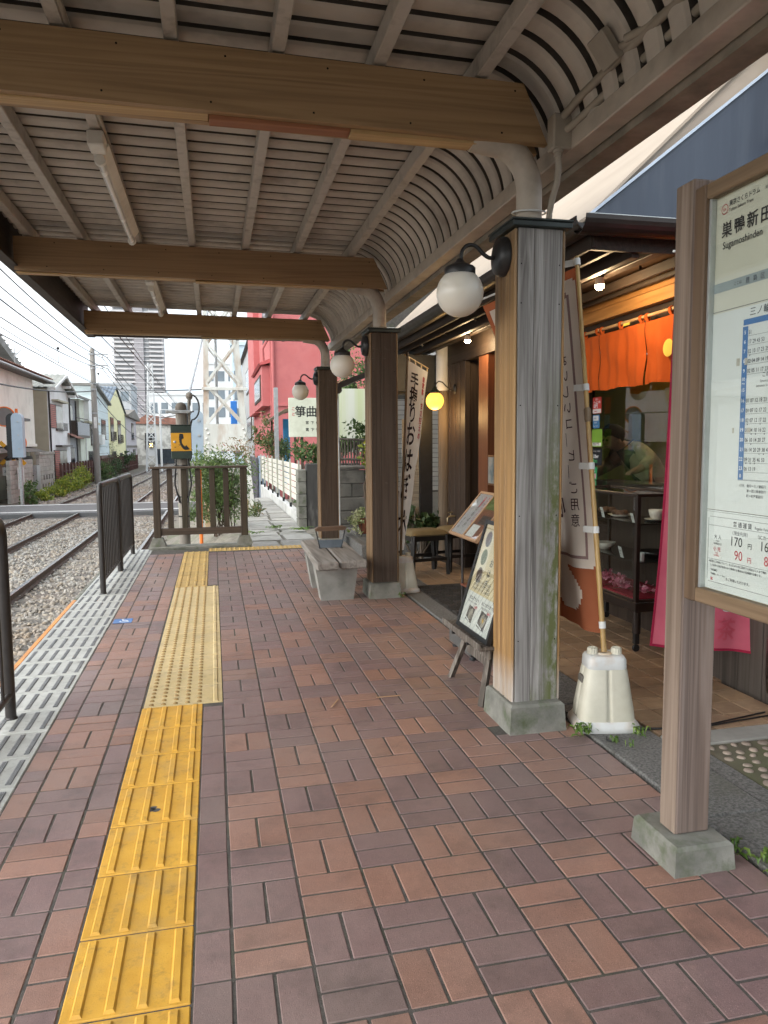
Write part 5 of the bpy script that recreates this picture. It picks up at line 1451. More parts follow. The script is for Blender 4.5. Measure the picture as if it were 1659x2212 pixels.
mb = MB(); slab2(mb, .016, .272, .016, MH - .016, -.012, .001); build(mb, 'menu_sheet', pm('lilac grey menu sheet', (.50, .49, .50), (.46, .45, .46), scale=3, rough=.35, bump=.02), ms)
mb = MB(); slab2(mb, .286, MW - .016, .016, MH - .016, -.012, .001); build(mb, 'menu_sheet', pm('brown menu photo', (.24, .10, .06), (.17, .07, .045), scale=6, rough=.35, bump=.02), ms)
mb = MB(); slab2(mb, .288, MW - .018, .25, MH - .018, .001, .0016); build(mb, 'printed_band', pm('green menu print', (.14, .21, .07), (.11, .17, .055), scale=5, rough=.35, bump=.02), ms)
mb = MB(); slab2(mb, .30, .43, .024, .12, .001, .0018); build(mb, 'printed_card', M_paper2, ms)
mb = MB(); slab2(mb, .35, .50, .13, .20, .001, .0018); build(mb, 'printed_tray', MATS['printed tray'], ms)
mb = MB(); mr = MB()
for k, ch in enumerate('のおはぎ'): write(mb, ch, .040, mp2(.135, .225 - k * .048, .002), U2, V2, .008)
for k, ch in enumerate('あきは'): write(mb, ch, .028, mp2(.06, .13 - k * .034, .002), U2, V2, .006)
for k, ch in enumerate('自家製'): write(mr, ch, .036, mp2(.145, .315 - k * .030, .002), U2, V2, .015)
for k, ch in enumerate('北海道産小豆使用'): write(mr, ch, .022, mp2(.215, .325 - k * .028, .002), U2, V2, .01)
write(mb, 'セットメニュー', .022, mp2(.31, .30, .002), U2, V2); 
build(mb, 'lettering', M_ink, ms, recal=False); build(mr, 'lettering', M_inkr, ms, recal=False)
mb = MB(); slab2(mb, .018, MW - .018, .018, MH - .018, .006, .0075); build(mb, 'pane', MATS['poster film'], ms)
for (x, y, zt) in ((1.70, 4.52, .72), (1.70, 4.94, .72), (1.85, 4.52, .90), (1.85, 4.94, .90)):
    mb = MB(); mb.tube([(x, y, 0), (x, y, zt)], .009, 8); build(mb, 'leg', M_steel_dark, ms)
mb = MB(); mb.cbox(1.69, 1.86, 4.50, 4.96, .33, .345, .003); build(mb, 'shelf', wood('reddish shelf', (.22, .075, .04), (.15, .05, .03), axis='y'), ms)
mb = MB(); mb.box(1.72, 1.723, 4.55, 4.68, .346, .56); lf = build(mb, 'leaflet', pm('green yellow leaflet', (.45, .55, .05), (.5, .35, .05), scale=8, rough=.5), ms)
# low grey machine foot behind the easel
st = thing('stand_foot', 'low grey metal box on round feet behind the easel', 'box', (1.62, 4.35, 0))
mb = MB(); mb.cbox(1.49, 1.80, 4.20, 4.60, .03, .16, .01); build(mb, 'body', pm('grey enamel', (.12, .12, .115), (.085, .085, .08), scale=8, rough=.4), st)
for x in (1.525, 1.765):
    for y in (4.235, 4.565):
        mb = MB(); mb.lathe([(.02, 0), (.022, .01), (.012, .016), (.012, .03)], (x, y, .001), 12); build(mb, 'foot', M_rubber, st)

# ================================================================== stools with green cushions
M_stool = wood('black stained stool timber', (.018, .015, .013), (.010, .009, .008), axis='z', across=30, along=2, bump=.2, rough=.45)
M_cush = pm('olive brown cushion', (.17, .125, .055), (.12, .088, .04), scale=6, rough=.75, bump=.15)
def stool(cx, cy, rot, label):
    t = thing('stool', label, 'stool', (cx, cy, 0), 'stools at the cafe door'); Mx = Matrix.Translation((cx, cy, 0)) @ Matrix.Rotation(rot, 4, 'Z')
    w, d = .20, .17
    for sx in (-1, 1):
        for sy in (-1, 1):
            mb = MB(Mx); mb.bar((sx * w, sy * d, 0), (sx * (w - .02), sy * (d - .015), .42), .038, .034); build(mb, 'leg', M_stool, t)
    for sy in (-1, 1):
        mb = MB(Mx); mb.bar((-w, sy * d, .165), (w, sy * d, .165), .02, .032); build(mb, 'stretcher', M_stool, t)
        mb = MB(Mx); mb.bar((-w, sy * (d - .015), .385), (w, sy * (d - .015), .385), .024, .06); build(mb, 'seat_rail', M_stool, t)
    for sx in (-1, 1):
        mb = MB(Mx); mb.bar((sx * w, -d, .13), (sx * w, d, .13), .02, .032); build(mb, 'stretcher', M_stool, t)
        mb = MB(Mx); mb.bar((sx * (w - .02), -d, .385), (sx * (w - .02), d, .385), .024, .06); build(mb, 'seat_rail', M_stool, t)
    mb = MB(Mx)
    def cu(u, v):
        x, y = (u - .5) * 2, (v - .5) * 2; e = max(0, 1 - abs(x) ** 5) * max(0, 1 - abs(y) ** 5)
        return (x * (w + .012), y * (d + .012), .418 + .045 * e ** .5)
    mb.grid(cu, 16, 14); mb.box(-w, w, -d, d, .405, .42); build(mb, 'cushion', M_cush, t)
stool(2.09, 7.30, math.radians(9), 'front stool with olive cushion beside the white banner')
stool(2.53, 7.46, math.radians(9), 'rear stool with olive cushion half hidden by the menu stand')

# ================================================================== entrance mat
M_mat = pm('black woven rubber mat', (.030, .027, .024), (.018, .016, .015), scale=20, rough=.7, bump=.3)
mt = thing('door_mat', 'black basket-weave rubber mat on the cafe terrace', 'mat', (2.15, 5.9, 0))
mb = MB(); mb.cbox(1.80, 2.50, 5.05, 6.62, .004, .010, .002); build(mb, 'backing', M_mat, mt)
mb = MB(); n = .115
for i in range(6):
    for j in range(13):
        x0 = 1.808 + i * n; y0 = 5.06 + j * n + .004
        for k in range(4):
            if (i + j) % 2: mb.prism([(x0 + .006 + k * .026, .010), (x0 + .024 + k * .026, .010), (x0 + .020 + k * .026, .021), (x0 + .010 + k * .026, .021)], y0, y0 + n * .96, 'y')
            else:
                yy0 = y0 + .006 + k * .026; mb.prism([(yy0, .010), (yy0 + .018, .010), (yy0 + .014, .021), (yy0 + .004, .021)], x0, x0 + n * .96, 'x')
stuff(build(mb, 'weave_ribs', M_mat, mt))

# ================================================================== weeds and leads on the ground
M_weed = leafm('weed leaf', (.13, .23, .035), (.07, .14, .025), (.20, .28, .06))
def weed(x, y, r, n, label):
    mb = MB()
    for k in range(n):
        a = rng.random() * 6.28; L_ = r * (.5 + .7 * rng.random()); w = L_ * .42; z1 = .01 + .03 * rng.random()
        d = np.array((math.cos(a), math.sin(a), 0)); s = np.array((-d[1], d[0], 0)); p = np.array((x + rng.normal() * r * .35, y + rng.normal() * r * .35, .006)); up = np.array((0, 0, 1.))
        m1 = p + d * L_ * .35 + up * z1; m2 = p + d * L_ * .72 + up * z1 * 1.1
        mb.add([p, m1 + s * w * .3 + up * .006, m2 + s * w * .45 + up * .004, p + d * L_ + up * z1 * .5, m2 - s * w * .45 + up * .004, m1 - s * w * .3 + up * .006, m1, m2], [(0, 6, 1), (1, 6, 7, 2), (2, 7, 3), (0, 5, 6), (5, 4, 7, 6), (4, 3, 7)])
    return tag(build(mb, 'weed', M_weed, base=True), label, 'weed', 'weeds in the paving joints')
weed(1.60, 2.985, .05, 16, 'bright green weed at the corner of the nearest column plinth')
weed(1.665, 3.02, .05, 16, 'bright green weed in front of the near banner base, left clump')
weed(1.70, 2.86, .025, 12, 'small creeping weed in the kerb joint before the banner base')
weed(1.735, 2.80, .022, 10, 'tiny creeping weed trailing down the kerb joint')
weed(1.84, 2.92, .035, 14, 'flat weed on the concrete right of the near banner base')
weed(1.60, 1.985, .04, 12, 'green weed right of the sign plinth, upper clump')
weed(1.66, 1.90, .04, 12, 'green weed right of the sign plinth, outer clump')
weed(1.60, 1.80, .035, 10, 'green weed right of the sign plinth, lowest clump')
weed(1.565, 6.16, .04, 12, 'small weed at the foot of the second column')
weed(.93, 11.9, .12, 20, 'weed tuft beside the stone path')
weed(1.33, 11.6, .14, 24, 'weed tuft at the foot of the concrete gate wall')
weed(.58, 11.25, .10, 16, 'weed tuft beside the pylon foot')
mb = MB(); mb.tube([(1.60, 3.30, .012), (1.72, 3.12, .010), (1.80, 2.985, .010), (1.92, 2.965, .010), (2.2, 2.93, .010), (2.6, 2.98, .010)], .004, 6); mb.tube([(1.60, 3.33, .012), (1.74, 3.14, .010), (1.83, 3.0, .010), (2.0, 2.955, .010), (2.25, 2.95, .010), (2.6, 3.02, .010)], .004, 6); tag(build(mb, 'power_cable', M_black), 'black cable lying on the ground round the near banner base', 'cable')
mb = MB(); P = [(1.695, 2.93, .009), (1.68, 2.90, .009), (1.692, 2.878, .009), (1.718, 2.885, .009), (1.745, 2.93, .009)]; mb.tube(P, .005, 6); tag(build(mb, 'wire_loop', M_black), 'small black wire loop on the ground before the near banner base', 'wire')
for (a, b, l_) in (((.55, 3.62, .008), (.60, 3.72, .008), 'pale wooden chopstick lying on the pavers, left one'), ((.80, 3.70, .008), (.93, 3.70, .008), 'pale wooden chopstick lying on the pavers, right one')):
    mb = MB(); mb.bar(a, b, .006, .004); tag(build(mb, 'chopstick', M_ltwood), l_, 'chopstick', 'chopsticks on the paving')
mb = MB(); n = 14
for c, r in (((-.262, 2.735), .018), ((-.240, 2.728), .016), ((-.252, 2.75), .014)):
    mb.add([(c[0] + r * (1 + .15 * math.sin(3 * q)) * math.cos(q), c[1] + r * .8 * math.sin(q), .0018) for q in [2 * math.pi * i / n for i in range(n)]], [tuple(range(n))])
build(mb, 'grey_stain', pm('grey gum stain', (.10, .10, .10), (.07, .07, .07), scale=20, rough=.6), plat)
# ================================================================== the cafe
M_dkwood = wood('dark cafe boards', (.040, .026, .018), (.022, .015, .011), axis='z', across=36, along=1.2, c3=(.062, .042, .029), bump=.3, rough=.6)
M_dkwood_y = wood('dark cafe rails', (.036, .024, .017), (.020, .014, .010), axis='y', across=36, along=1.2, c3=(.055, .038, .027), bump=.3, rough=.6)
M_honey = wood('honey timber beam', (.42, .20, .06), (.30, .135, .038), axis='y', across=26, along=1.0, c3=(.50, .255, .085), bump=.2, rough=.45)
M_rust_w = wood('red brown door timber', (.20, .075, .03), (.13, .045, .02), axis='z', across=30, along=1.0, bump=.2, rough=.5)
M_wains = wood('weathered skirting plank', (.085, .070, .058), (.042, .034, .029), axis='z', across=34, along=1.0, c3=(.13, .11, .095), bump=.5, rough=.8)
M_tent_c = pm('cream awning cloth', (.36, .295, .235), (.315, .26, .205), scale=3, rough=.7, bump=.04, stretch=(1, .3, 1), dirt=(.42, .34, .26), damt=.35)
M_tent_b = pm('slate blue awning cloth', (.042, .055, .08), (.036, .047, .07), scale=3, rough=.5, bump=.04, stretch=(4, 1, .4), dirt=(.10, .115, .14), damt=.25)
M_stucco = pm('rough white stucco', (.42, .42, .405), (.25, .25, .24), scale=55, detail=4, rough=.95, bump=1.0, bscale=60, bdist=.02, lo=.3, hi=.55)
M_gutter_b = pm('dark brown gutter', (.030, .022, .019), (.02, .015, .013), scale=8, rough=.35, bump=.04)
cafe = thing('cafe', 'dark timber cafe front with cream and blue awning beside the platform', 'building', (3.5, 5.5, 0))
def cp(mb, name, mat, parent=cafe, **k): return build(mb, name, mat, parent, **k)
# upper wall, stucco
mb = MB(); mb.box(3.05, 3.4, 3.4, 9.2, 3.0, 6.2); cp(mb, 'upper_wall', M_stucco)
mb = MB()
for k in range(28): mb.prism([(3.05, 7.4 + k * .065), (3.015, 7.4325 + k * .065), (3.05, 7.465 + k * .065)], 3.05, 3.62, 'z') if False else mb.prism([(3.048, 7.4 + k * .065), (3.020, 7.4325 + k * .065), (3.048, 7.465 + k * .065)], 2.9, 3.85, 'z')
cp(mb, 'corrugated_siding', M_white)
# awning: cream slope towards the platform, slate blue end
XE, ZE, YN, YF = 1.955, 2.522, 3.69, 8.75
mb = MB(); mb.prism([(XE, ZE), (3.055, 3.555), (3.055, 3.535), (XE, ZE - .02)], YN, YF, 'y'); cp(mb, 'awning_slope', M_tent_c)
mb = MB(); mb.prism([(XE + .02, ZE - .005), (4.6, ZE - .03), (4.6, 4.592), (3.055, 3.383)], YN - .004, YN + .02, 'y'); cp(mb, 'awning_end', M_tent_b)
mb = MB(); mb.prism([(XE, ZE - .004), (3.05, 3.376), (3.05, 3.54), (3.04, 3.54)], YN + .021, YN + .03, 'y'); cp(mb, 'awning_edge', M_tent_c)
mb = MB(); mb.prism([(3.05, 3.37), (4.6, 4.585), (4.6, 5.0), (3.05, 3.60)], YN + .03, YN + .05, 'y'); cp(mb, 'gable_wall', M_stucco)
mb = MB(); mb.bar((XE + .01, YN - .008, ZE + .004), (4.6, YN - .008, ZE + .004 + 2.645 * .7826), .012, .014); cp(mb, 'awning_edging', pm('pale blue edging', (.45, .52, .62), (.38, .45, .55), scale=6, rough=.5))
# gutters: along the platform side and round the corner
def half_round(a, b, r, name):
    a = np.array(a, float); b = np.array(b, float); d = nrm(b - a); s = nrm(np.cross(d, (0, 0, 1))); mb = MB(); vs = []; n = 12
    for p in (a, b):
        for rr_ in (r, r - .006):
            for k in range(n + 1):
                q = math.pi * k / n; vs.append(p + s * rr_ * math.cos(q) + np.array((0, 0, -rr_ * math.sin(q))))
    m = n + 1; fs = []
    for k in range(n): fs += [(k, k + 1, 2 * m + k + 1, 2 * m + k), (m + k, 3 * m + k, 3 * m + k + 1, m + k + 1), (k, m + k, m + k + 1, k + 1), (2 * m + k, 2 * m + k + 1, 3 * m + k + 1, 3 * m + k)]
    fs += [(0, 2 * m, 3 * m, m), (n, m + n, 3 * m + n, 2 * m + n)]
    mb.smooth = False; mb.add(vs, fs); return cp(mb, name, M_gutter_b)
half_round((XE - .03, 3.60, ZE - .03), (XE - .03, 8.75, ZE - .03), .078, 'gutter')
half_round((XE - .085, 3.61, ZE - .035), (4.6, 3.61, ZE - .035), .082, 'gutter')
mb = MB(); mb.box(XE + .0, 4.6, 3.66, 3.672, ZE - .035, ZE + .012); cp(mb, 'gutter_flashing', M_alu)
for y in (4.2, 5.2, 6.2, 7.2, 8.2):
    mb = MB(); mb.bar((XE - .03, y, ZE - .093), (XE + .1, y, ZE - .06), .02, .006); cp(mb, 'gutter_bracket', M_gutter_b)
mb = MB(); mb.cbox(XE + .035, XE + .06, 3.68, 8.7, ZE - .16, ZE - .03, .004); cp(mb, 'eave_board', M_dkwood_y)
mb = MB(); mb.box(XE + .03, 4.6, 3.69, 3.715, ZE - .17, ZE - .02); cp(mb, 'end_board', M_dkwood_y)
# soffit with dark rails
mb = MB(); mb.box(XE + .06, 3.05, 3.7, 8.7, 2.44, 2.452); cp(mb, 'soffit', wood('brown soffit board', (.075, .042, .022), (.045, .026, .015), axis='y', across=20, along=1, rough=.6))
for x, w, z0, z1 in ((2.12, .03, 2.36, 2.42), (2.24, .05, 2.33, 2.44), (2.43, .07, 2.38, 2.44), (2.63, .03, 2.34, 2.40), (2.72, .025, 2.33, 2.36)):
    mb = MB(); mb.cbox(x, x + w, 3.72, 8.68, z0, z1, .003); cp(mb, 'soffit_rail', M_dkwood_y)
for y in (4.3, 5.1, 5.9, 6.7, 7.5, 8.3):
    for x in (2.13, 2.645): 
        mb = MB(); mb.box(x, x + .018, y, y + .004, 2.34, 2.44); cp(mb, 'hanger', M_gutter_b)
# honey beam over the curtain, in two boards
for z0, z1 in ((2.226, 2.308), (2.310, 2.392)):
    mb = MB(); mb.cbox(2.80, 2.86, 3.45, 5.75, z0, z1, .003); cp(mb, 'lintel_board', M_honey)
mb = MB(); mb.box(2.862, 3.04, 3.45, 5.75, 2.10, 2.43); cp(mb, 'lintel_back', M_dkwood_y)
# skirting planks by the near corner and wall above
k = 0; y = 1.2
while y < 3.58:
    w = .20 + .02 * math.sin(k * 2.3)
    mb = MB(); mb.cbox(2.735 + .002 * (k % 2), 2.76, y, y + w - .006, -.02, 1.0, .003); cp(mb, 'plank', M_wains); y += w; k += 1
mb = MB(); mb.box(2.762, 2.85, 1.2, 3.58, 0, 2.44); cp(mb, 'corner_wall', M_dkwood)
mb = MB(); mb.box(2.85, 3.0, 3.50, 3.58, 0, 2.44); cp(mb, 'return_wall', M_dkwood)
mb = MB(); mb.tube([(2.66, 3.02, .19), (2.66, 3.02, .36), (2.66, 2.9, .62)], .05, 14); mb.tube([(2.66, 3.02, .19), (2.70, 3.06, .10), (2.75, 3.08, .08)], .05, 14)
cp(mb, 'drain_pipe', M_gutter_b)
# shop window
mb = MB(); mb.cbox(2.955, 3.02, 5.56, 5.62, 0, 2.22, .004); cp(mb, 'window_jamb', M_dkwood)
mb = MB(); mb.cbox(2.955, 3.02, 3.58, 3.64, 0, 2.22, .004); cp(mb, 'window_jamb', M_dkwood)
mb = MB(); mb.cbox(2.96, 3.02, 3.64, 5.56, .62, .70, .004); cp(mb, 'window_sill', M_dkwood_y)
mb = MB(); mb.cbox(2.97, 3.015, 4.28, 4.33, .70, 2.22, .003); cp(mb, 'window_mullion', M_dkwood)
mb = MB(); mb.box(2.97, 3.01, 3.64, 5.56, 0, .62); cp(mb, 'dado_panel', M_dkwood)
M_pane = glassm('shop window glass', (.84, .88, .86), refl=1.8)
for a, b in ((3.642, 4.279), (4.331, 5.558)):
    mb = MB(Matrix.Translation((2.99, (a + b) / 2, 0)) @ Matrix.Rotation(math.radians(-5 if a > 4 else 0), 4, 'Z')); mb.box(-.002, .002, (a - b) / 2, (b - a) / 2, .70, 2.21); cp(mb, 'pane', M_pane)
# inside: floor, back wall, ceiling, counter
M_int = pm('dim plaster', (.16, .13, .085), (.12, .095, .062), scale=3, rough=.9)
mb = MB(); mb.box(5.6, 5.7, 3.2, 8.6, 0, 2.44); cp(mb, 'back_wall', M_int)
mb = MB(); mb.box(3.03, 5.6, 8.5, 8.6, 0, 2.44); cp(mb, 'inner_wall', pm('olive plaster', (.15, .13, .06), (.12, .105, .048), scale=3, rough=.9))
mb = MB(); mb.box(2.86, 5.6, 3.42, 3.48, 0, 2.44); cp(mb, 'inner_wall', M_int)
mb = MB(); mb.box(3.03, 5.65, 3.2, 8.6, 2.46, 2.5); cp(mb, 'ceiling', M_dkwood_y)
mb = MB(); mb.cbox(3.04, 3.26, 3.7, 5.54, .98, 1.03, .006); cnt_ = cp(mb, 'counter_top', M_dkwood_y)
mb = MB(); mb.box(3.06, 3.24, 3.72, 5.52, .0, .98); build(mb, 'counter_front', M_dkwood, cnt_)
mb = MB(); mb.box(4.6, 4.7, 6.6, 8.4, .6, 2.1); cp(mb, 'hanging_cloth', pm('yellow green cloth', (.42, .44, .10), (.34, .36, .08), scale=4, rough=.9))
mb = MB(); mb.cbox(4.9, 5.5, 4.2, 5.6, 0, 1.9, .01); cp(mb, 'cupboard', M_rust_w)
# entrance side beyond the window
mb = MB(); mb.box(2.80, 3.03, 5.62, 5.78, 0, 2.22); cp(mb, 'door_post', M_dkwood)
mb = MB(); mb.box(2.62, 2.80, 6.86, 7.12, 0, 2.20); cp(mb, 'door_jamb', M_rust_w)
mb = MB(); mb.box(2.95, 3.0, 5.78, 6.86, 0, 2.2); cp(mb, 'door_leaf', M_dkwood)
mb = MB(); mb.box(2.60, 3.03, 5.62, 8.2, 2.20, 2.44); cp(mb, 'lintel', M_dkwood_y)
mb = MB(); mb.box(2.75, 2.9, 7.12, 7.5, 0, 2.2); cp(mb, 'door_recess', M_dkwood)
y = 7.48; k = 0
while y < 8.02:
    mb = MB(); mb.cbox(2.60 + .004 * (k % 2), 2.66, y, y + .082, 0, 2.22, .004); cp(mb, 'wall_board', M_dkwood); y += .085; k += 1
mb = MB(); mb.box(2.66, 3.03, 7.5, 8.2, 0, 2.44); cp(mb, 'corner_wall', M_dkwood)
mb = MB(); mb.tube([(2.575, 8.13, 0), (2.575, 8.13, 1.93)], .068, 14); cp(mb, 'log_post', wood('grey log', (.16, .125, .09), (.085, .064, .046), axis='z', across=40, along=1, bump=.7, rough=.85))
mb = MB(); mb.tube([(2.56, 8.14, 1.93), (2.56, 8.14, 2.44)], .075, 16); cp(mb, 'downpipe', M_white)
# black box awning beyond, pale rough screen
mb = MB(); mb.box(2.05, 2.56, 8.22, 8.3, 1.93, 2.34); cp(mb, 'black_panel', M_black)
mb = MB(); mb.box(2.0, 2.54, 8.32, 9.2, 1.90, 2.30); cp(mb, 'black_awning', M_black)
mb = MB()
for k in range(22): mb.prism([(2.19 + .0 * k, .3 + k * .06), (2.185, .33 + k * .06), (2.19, .36 + k * .06), (2.215, .36 + k * .06), (2.215, .3 + k * .06)], 8.35, 8.36, 'y')
mb.box(2.14, 2.34, 8.36, 8.38, .25, 1.62); cp(mb, 'reed_screen', pm('grey reed screen', (.26, .24, .20), (.16, .145, .12), scale=6, rough=.9, bump=.5, stretch=(.6, 1, 14)))
mb = MB(); mb.box(2.35, 2.50, 8.34, 8.40, 0, 2.0); cp(mb, 'dark_door', M_black)
wt = thing('tiled_house', 'white tiled house wall behind the white banner', 'house', (2.8, 9.6, 0))
mb = MB(); mb.box(2.08, 4.5, 9.42, 10.1, 0, 5.5); build(mb, 'wall', M_mortar, wt)
tl = MB(); tl.cbox(-.115, .115, -.006, .006, -.028, .028, .002); me_wt = share(tl, 'wall_tile', pm('white wall tile', (.55, .55, .53), (.49, .49, .47), scale=5, rough=.4, bump=.05, vary=.08))
for r in range(34):
    for c in range(4): inst(me_wt, 'wall_tile', (2.20 + c * .236, 9.415, .75 + r * .062), wt)
mb = MB(); mb.box(2.10, 3.0, 9.38, 9.412, 0, .7); build(mb, 'base_course', M_conc, wt)
# small frames and tap
mb = MB(); mb.cbox(2.598, 2.612, 6.62, 6.80, .93, 1.22, .003); pf = tag(build(mb, 'picture_frame', wood('thin frame', (.22, .11, .05), (.15, .07, .03), axis='z')), 'small framed picture on the cafe wall by the door', 'picture')
mb = MB(); mb.box(2.594, 2.598, 6.64, 6.78, .95, 1.20); build(mb, 'print', pm('pale print with blue', (.42, .40, .36), (.16, .22, .24), scale=9, rough=.5), pf)
tp = thing('water_tap', 'brass water tap on the dark cafe wall behind the stools', 'tap', (2.57, 7.80, .5))
mb = MB(); mb.tube([(2.60, 7.80, .53), (2.53, 7.80, .53), (2.51, 7.80, .51), (2.51, 7.80, .47)], .011, 8); build(mb, 'spout', pm('dull brass', (.30, .24, .14), (.2, .16, .1), scale=9, rough=.35, metal=.8), tp)
mb = MB(); mb.tube([(2.545, 7.80, .54), (2.545, 7.80, .57)], .006, 8); mb.cbox(2.515, 2.575, 7.793, 7.807, .57, .582, .003); build(mb, 'handle', MATS['dull brass'], tp)

# ------------------------------------------------------------------ lit lamps
def bulb(x, y, z, label, en=4.5):
    t = thing('light_bulb', label, 'light bulb', (x, y, z), 'bulbs under the cafe eave')
    mb = MB(); mb.lathe([(.026, .045), (.026, .085), (.018, .09), (.018, .125)], (x, y, z), 14); build(mb, 'socket', M_black, t)
    mb = MB(); mb.lathe([(.030, 0), (.030, .012), (.024, .045)], (x, y, z), 16); build(mb, 'neck', M_white, t)
    mb = MB(); mb.lathe([(.001, -.030), (.015, -.027), (.026, -.015), (.030, 0)], (x, y, z), 16); build(mb, 'glow', emit('lit bulb', (1.0, .82, .50), 40.0), t)
    ld = bpy.data.lights.new('bulb_light', 'POINT'); ld.energy = en; ld.color = (1.0, .70, .38); ld.shadow_soft_size = .03
    lo = bpy.data.objects.new('bulb_light', ld); lo.matrix_basis = Matrix.Translation((x, y, z - .055)); place(lo, t)
bulb(2.40, 4.345, 2.318, 'lit bulb under the cafe eave above the orange curtain')
bulb(2.40, 6.835, 2.318, 'lit bulb under the cafe eave above the entrance')
bulb(3.9, 5.9, 2.30, 'left of two lit bulbs inside the cafe', 1.6); bulb(4.1, 5.2, 2.30, 'right of two lit bulbs inside the cafe', 1.6)
t = thing('wall_lamp', 'lit amber globe lamp on the dark wall by the cafe door', 'lamp', (2.38, 7.83, 1.8))
gx, gy, gz = 2.375, 7.83, 1.80
mb = MB(); mb.lathe([(.042, 0), (.042, .008), (.03, .016), (.012, .022), (.001, .022)], (0, 0, 0), 18); mb.v = [(2.597 - p[2], 7.80 + p[0], 1.925 + p[1] * 1.25) for p in mb.v]; build(mb, 'backplate', M_iron, t)
P = [(2.58, 7.80, 1.91), (2.54, 7.80, 1.915), (2.50, 7.81, 1.955), (2.46, 7.82, 2.0), (2.42, 7.825, 2.012), (2.39, 7.83, 1.99), (2.376, 7.83, 1.95), (2.375, 7.83, 1.92)]
mb = MB(); mb.tube(P, .007, 8); build(mb, 'arm', M_iron, t)
mb = MB(); mb.lathe([(.055, .082), (.057, .10), (.035, .118), (.022, .13), (.022, .15), (.008, .16)], (gx, gy, gz), 18); build(mb, 'lamp_holder', pm('green black lamp metal', (.02, .028, .02), (.014, .02, .014), scale=9, rough=.4), t)
mb = MB(); mb.ball((gx, gy, gz), .098, 28, 18); build(mb, 'globe', emit('lit amber globe', (1.0, .50, .07), .62), t)
ld = bpy.data.lights.new('globe_light', 'POINT'); ld.energy = 3.0; ld.color = (1.0, .62, .25); ld.shadow_soft_size = .10
lo = bpy.data.objects.new('globe_light', ld); lo.matrix_basis = Matrix.Translation((gx, gy, gz - .16)); place(lo, t)

# ------------------------------------------------------------------ orange curtains
M_noren = cloth_mat('orange noren cloth', (.60, .120, .024), (.53, .10, .018), .16)
def noren(y0, y1, slits, label, lobes=True):
    t = thing('noren_curtain', label, 'curtain', (2.8, (y0 + y1) / 2, 1.7), 'orange curtains on the cafe front')
    mb = MB(); mb.tube([(2.785, y0 - .05, 2.152), (2.785, y1 + .05, 2.152)], .011, 10); build(mb, 'rod', pm('bamboo rod', (.55, .36, .18), (.42, .26, .12), scale=8, rough=.45), t)
    ys = [y0] + slits + [y1]
    for a, b in zip(ys, ys[1:]):
        mb = MB()
        def f(u, v, a=a, b=b):
            y = a + .004 + (b - a - .008) * u
            return (2.790 + .014 * math.sin(y * 23 + v) * v + .010 * math.sin(y * 51 + v * 2) * (.3 + v) + .006 * math.sin(v * 9 + y * 12), y + .008 * math.sin(v * 3 + a) * v, 2.118 - (.405 + .006 * math.sin(y * 17)) * v)
        mb.grid(f, 26, 22); build(mb, 'panel', M_noren, t, recal=False)
        for q in (.06, .5, .94):
            y = a + (b - a) * q; mb = MB(); mb.tube([(2.790, y, 2.115), (2.772, y, 2.140), (2.772, y, 2.16), (2.785, y, 2.168), (2.798, y, 2.16), (2.798, y, 2.14), (2.792, y, 2.115)], .004, 6)
            mb.v = [(p[0], y + (p[1] - y) * 4.5, p[2]) for p in mb.v]; build(mb, 'loop', M_noren, t)
    return t
nn = noren(3.86, 5.46, [4.45, 5.03], 'orange curtain with slits hung over the shop window')
M_gold = pm('yellow crest cloth', (.80, .62, .10), (.74, .55, .08), scale=8, rough=.7)
mb = MB(); n = 18
mb.add([(2.770, 4.155 + .055 * math.cos(q), 1.915 + .055 * math.sin(q)) for q in [2 * math.pi * i / n for i in range(n)]], [tuple(range(n))]); build(mb, 'crest', M_gold, nn)
mb = MB(); mb.box(2.768, 2.771, 4.60, 4.68, 2.125, 2.142); build(mb, 'name_tag', M_gold, nn)
noren(6.70, 7.18, [], 'orange curtain seen behind the brown banner at the entrance')

# ------------------------------------------------------------------ stickers on the shop window
def sticker(y1, y0, z1, z0, mat, label, r=.012):
    """y1 left edge (farther), y0 right edge"""
    mb = MB(); pts = []
    for (cy, cz, a0) in ((y1 - r, z1 - r, 0), (y0 + r, z1 - r, 90), (y0 + r, z0 + r, 180), (y1 - r, z0 + r, 270)):
        for k in range(4): a = math.radians(a0 + 30 * k); pts.append((cy + r * math.cos(a), cz + r * math.sin(a)))
    mb.prism(pts, 2.9845, 2.9870, 'x'); return tag(build(mb, 'window_sticker', mat), label, 'sticker', 'stickers down the edge of the shop window')
def stext(par, items):
    for mt, lst in items:
        mb = MB()
        for s, size, y, z, bold in lst: write(mb, s, size, (2.9835, y, z), UX, UZ, bold)
        build(mb, 'lettering', mt, par, recal=False)
M_sred = pm('red sticker', (.62, .06, .05), (.55, .05, .04), scale=9, rough=.4, bump=.02); M_sgreen = pm('lime green sticker', (.22, .42, .06), (.19, .37, .05), scale=9, rough=.4, bump=.02); M_sblue = pm('blue sticker', (.08, .26, .50), (.07, .22, .44), scale=9, rough=.4, bump=.02); M_sblk = pm('black sticker', (.018, .022, .028), (.014, .017, .022), scale=9, rough=.4, bump=.02); M_sgr2 = pm('deep green sticker', (.03, .30, .12), (.025, .26, .10), scale=9, rough=.4, bump=.02); M_swhite = flat('sticker white', (.78, .78, .76))
s = sticker(5.478, 5.342, 1.692, 1.562, M_sred, 'red price sticker at the top of the shop window edge')
mb = MB(); mb.box(2.9838, 2.9845, 5.345, 5.475, 1.566, 1.598); build(mb, 'printed_band', M_swhite, s)
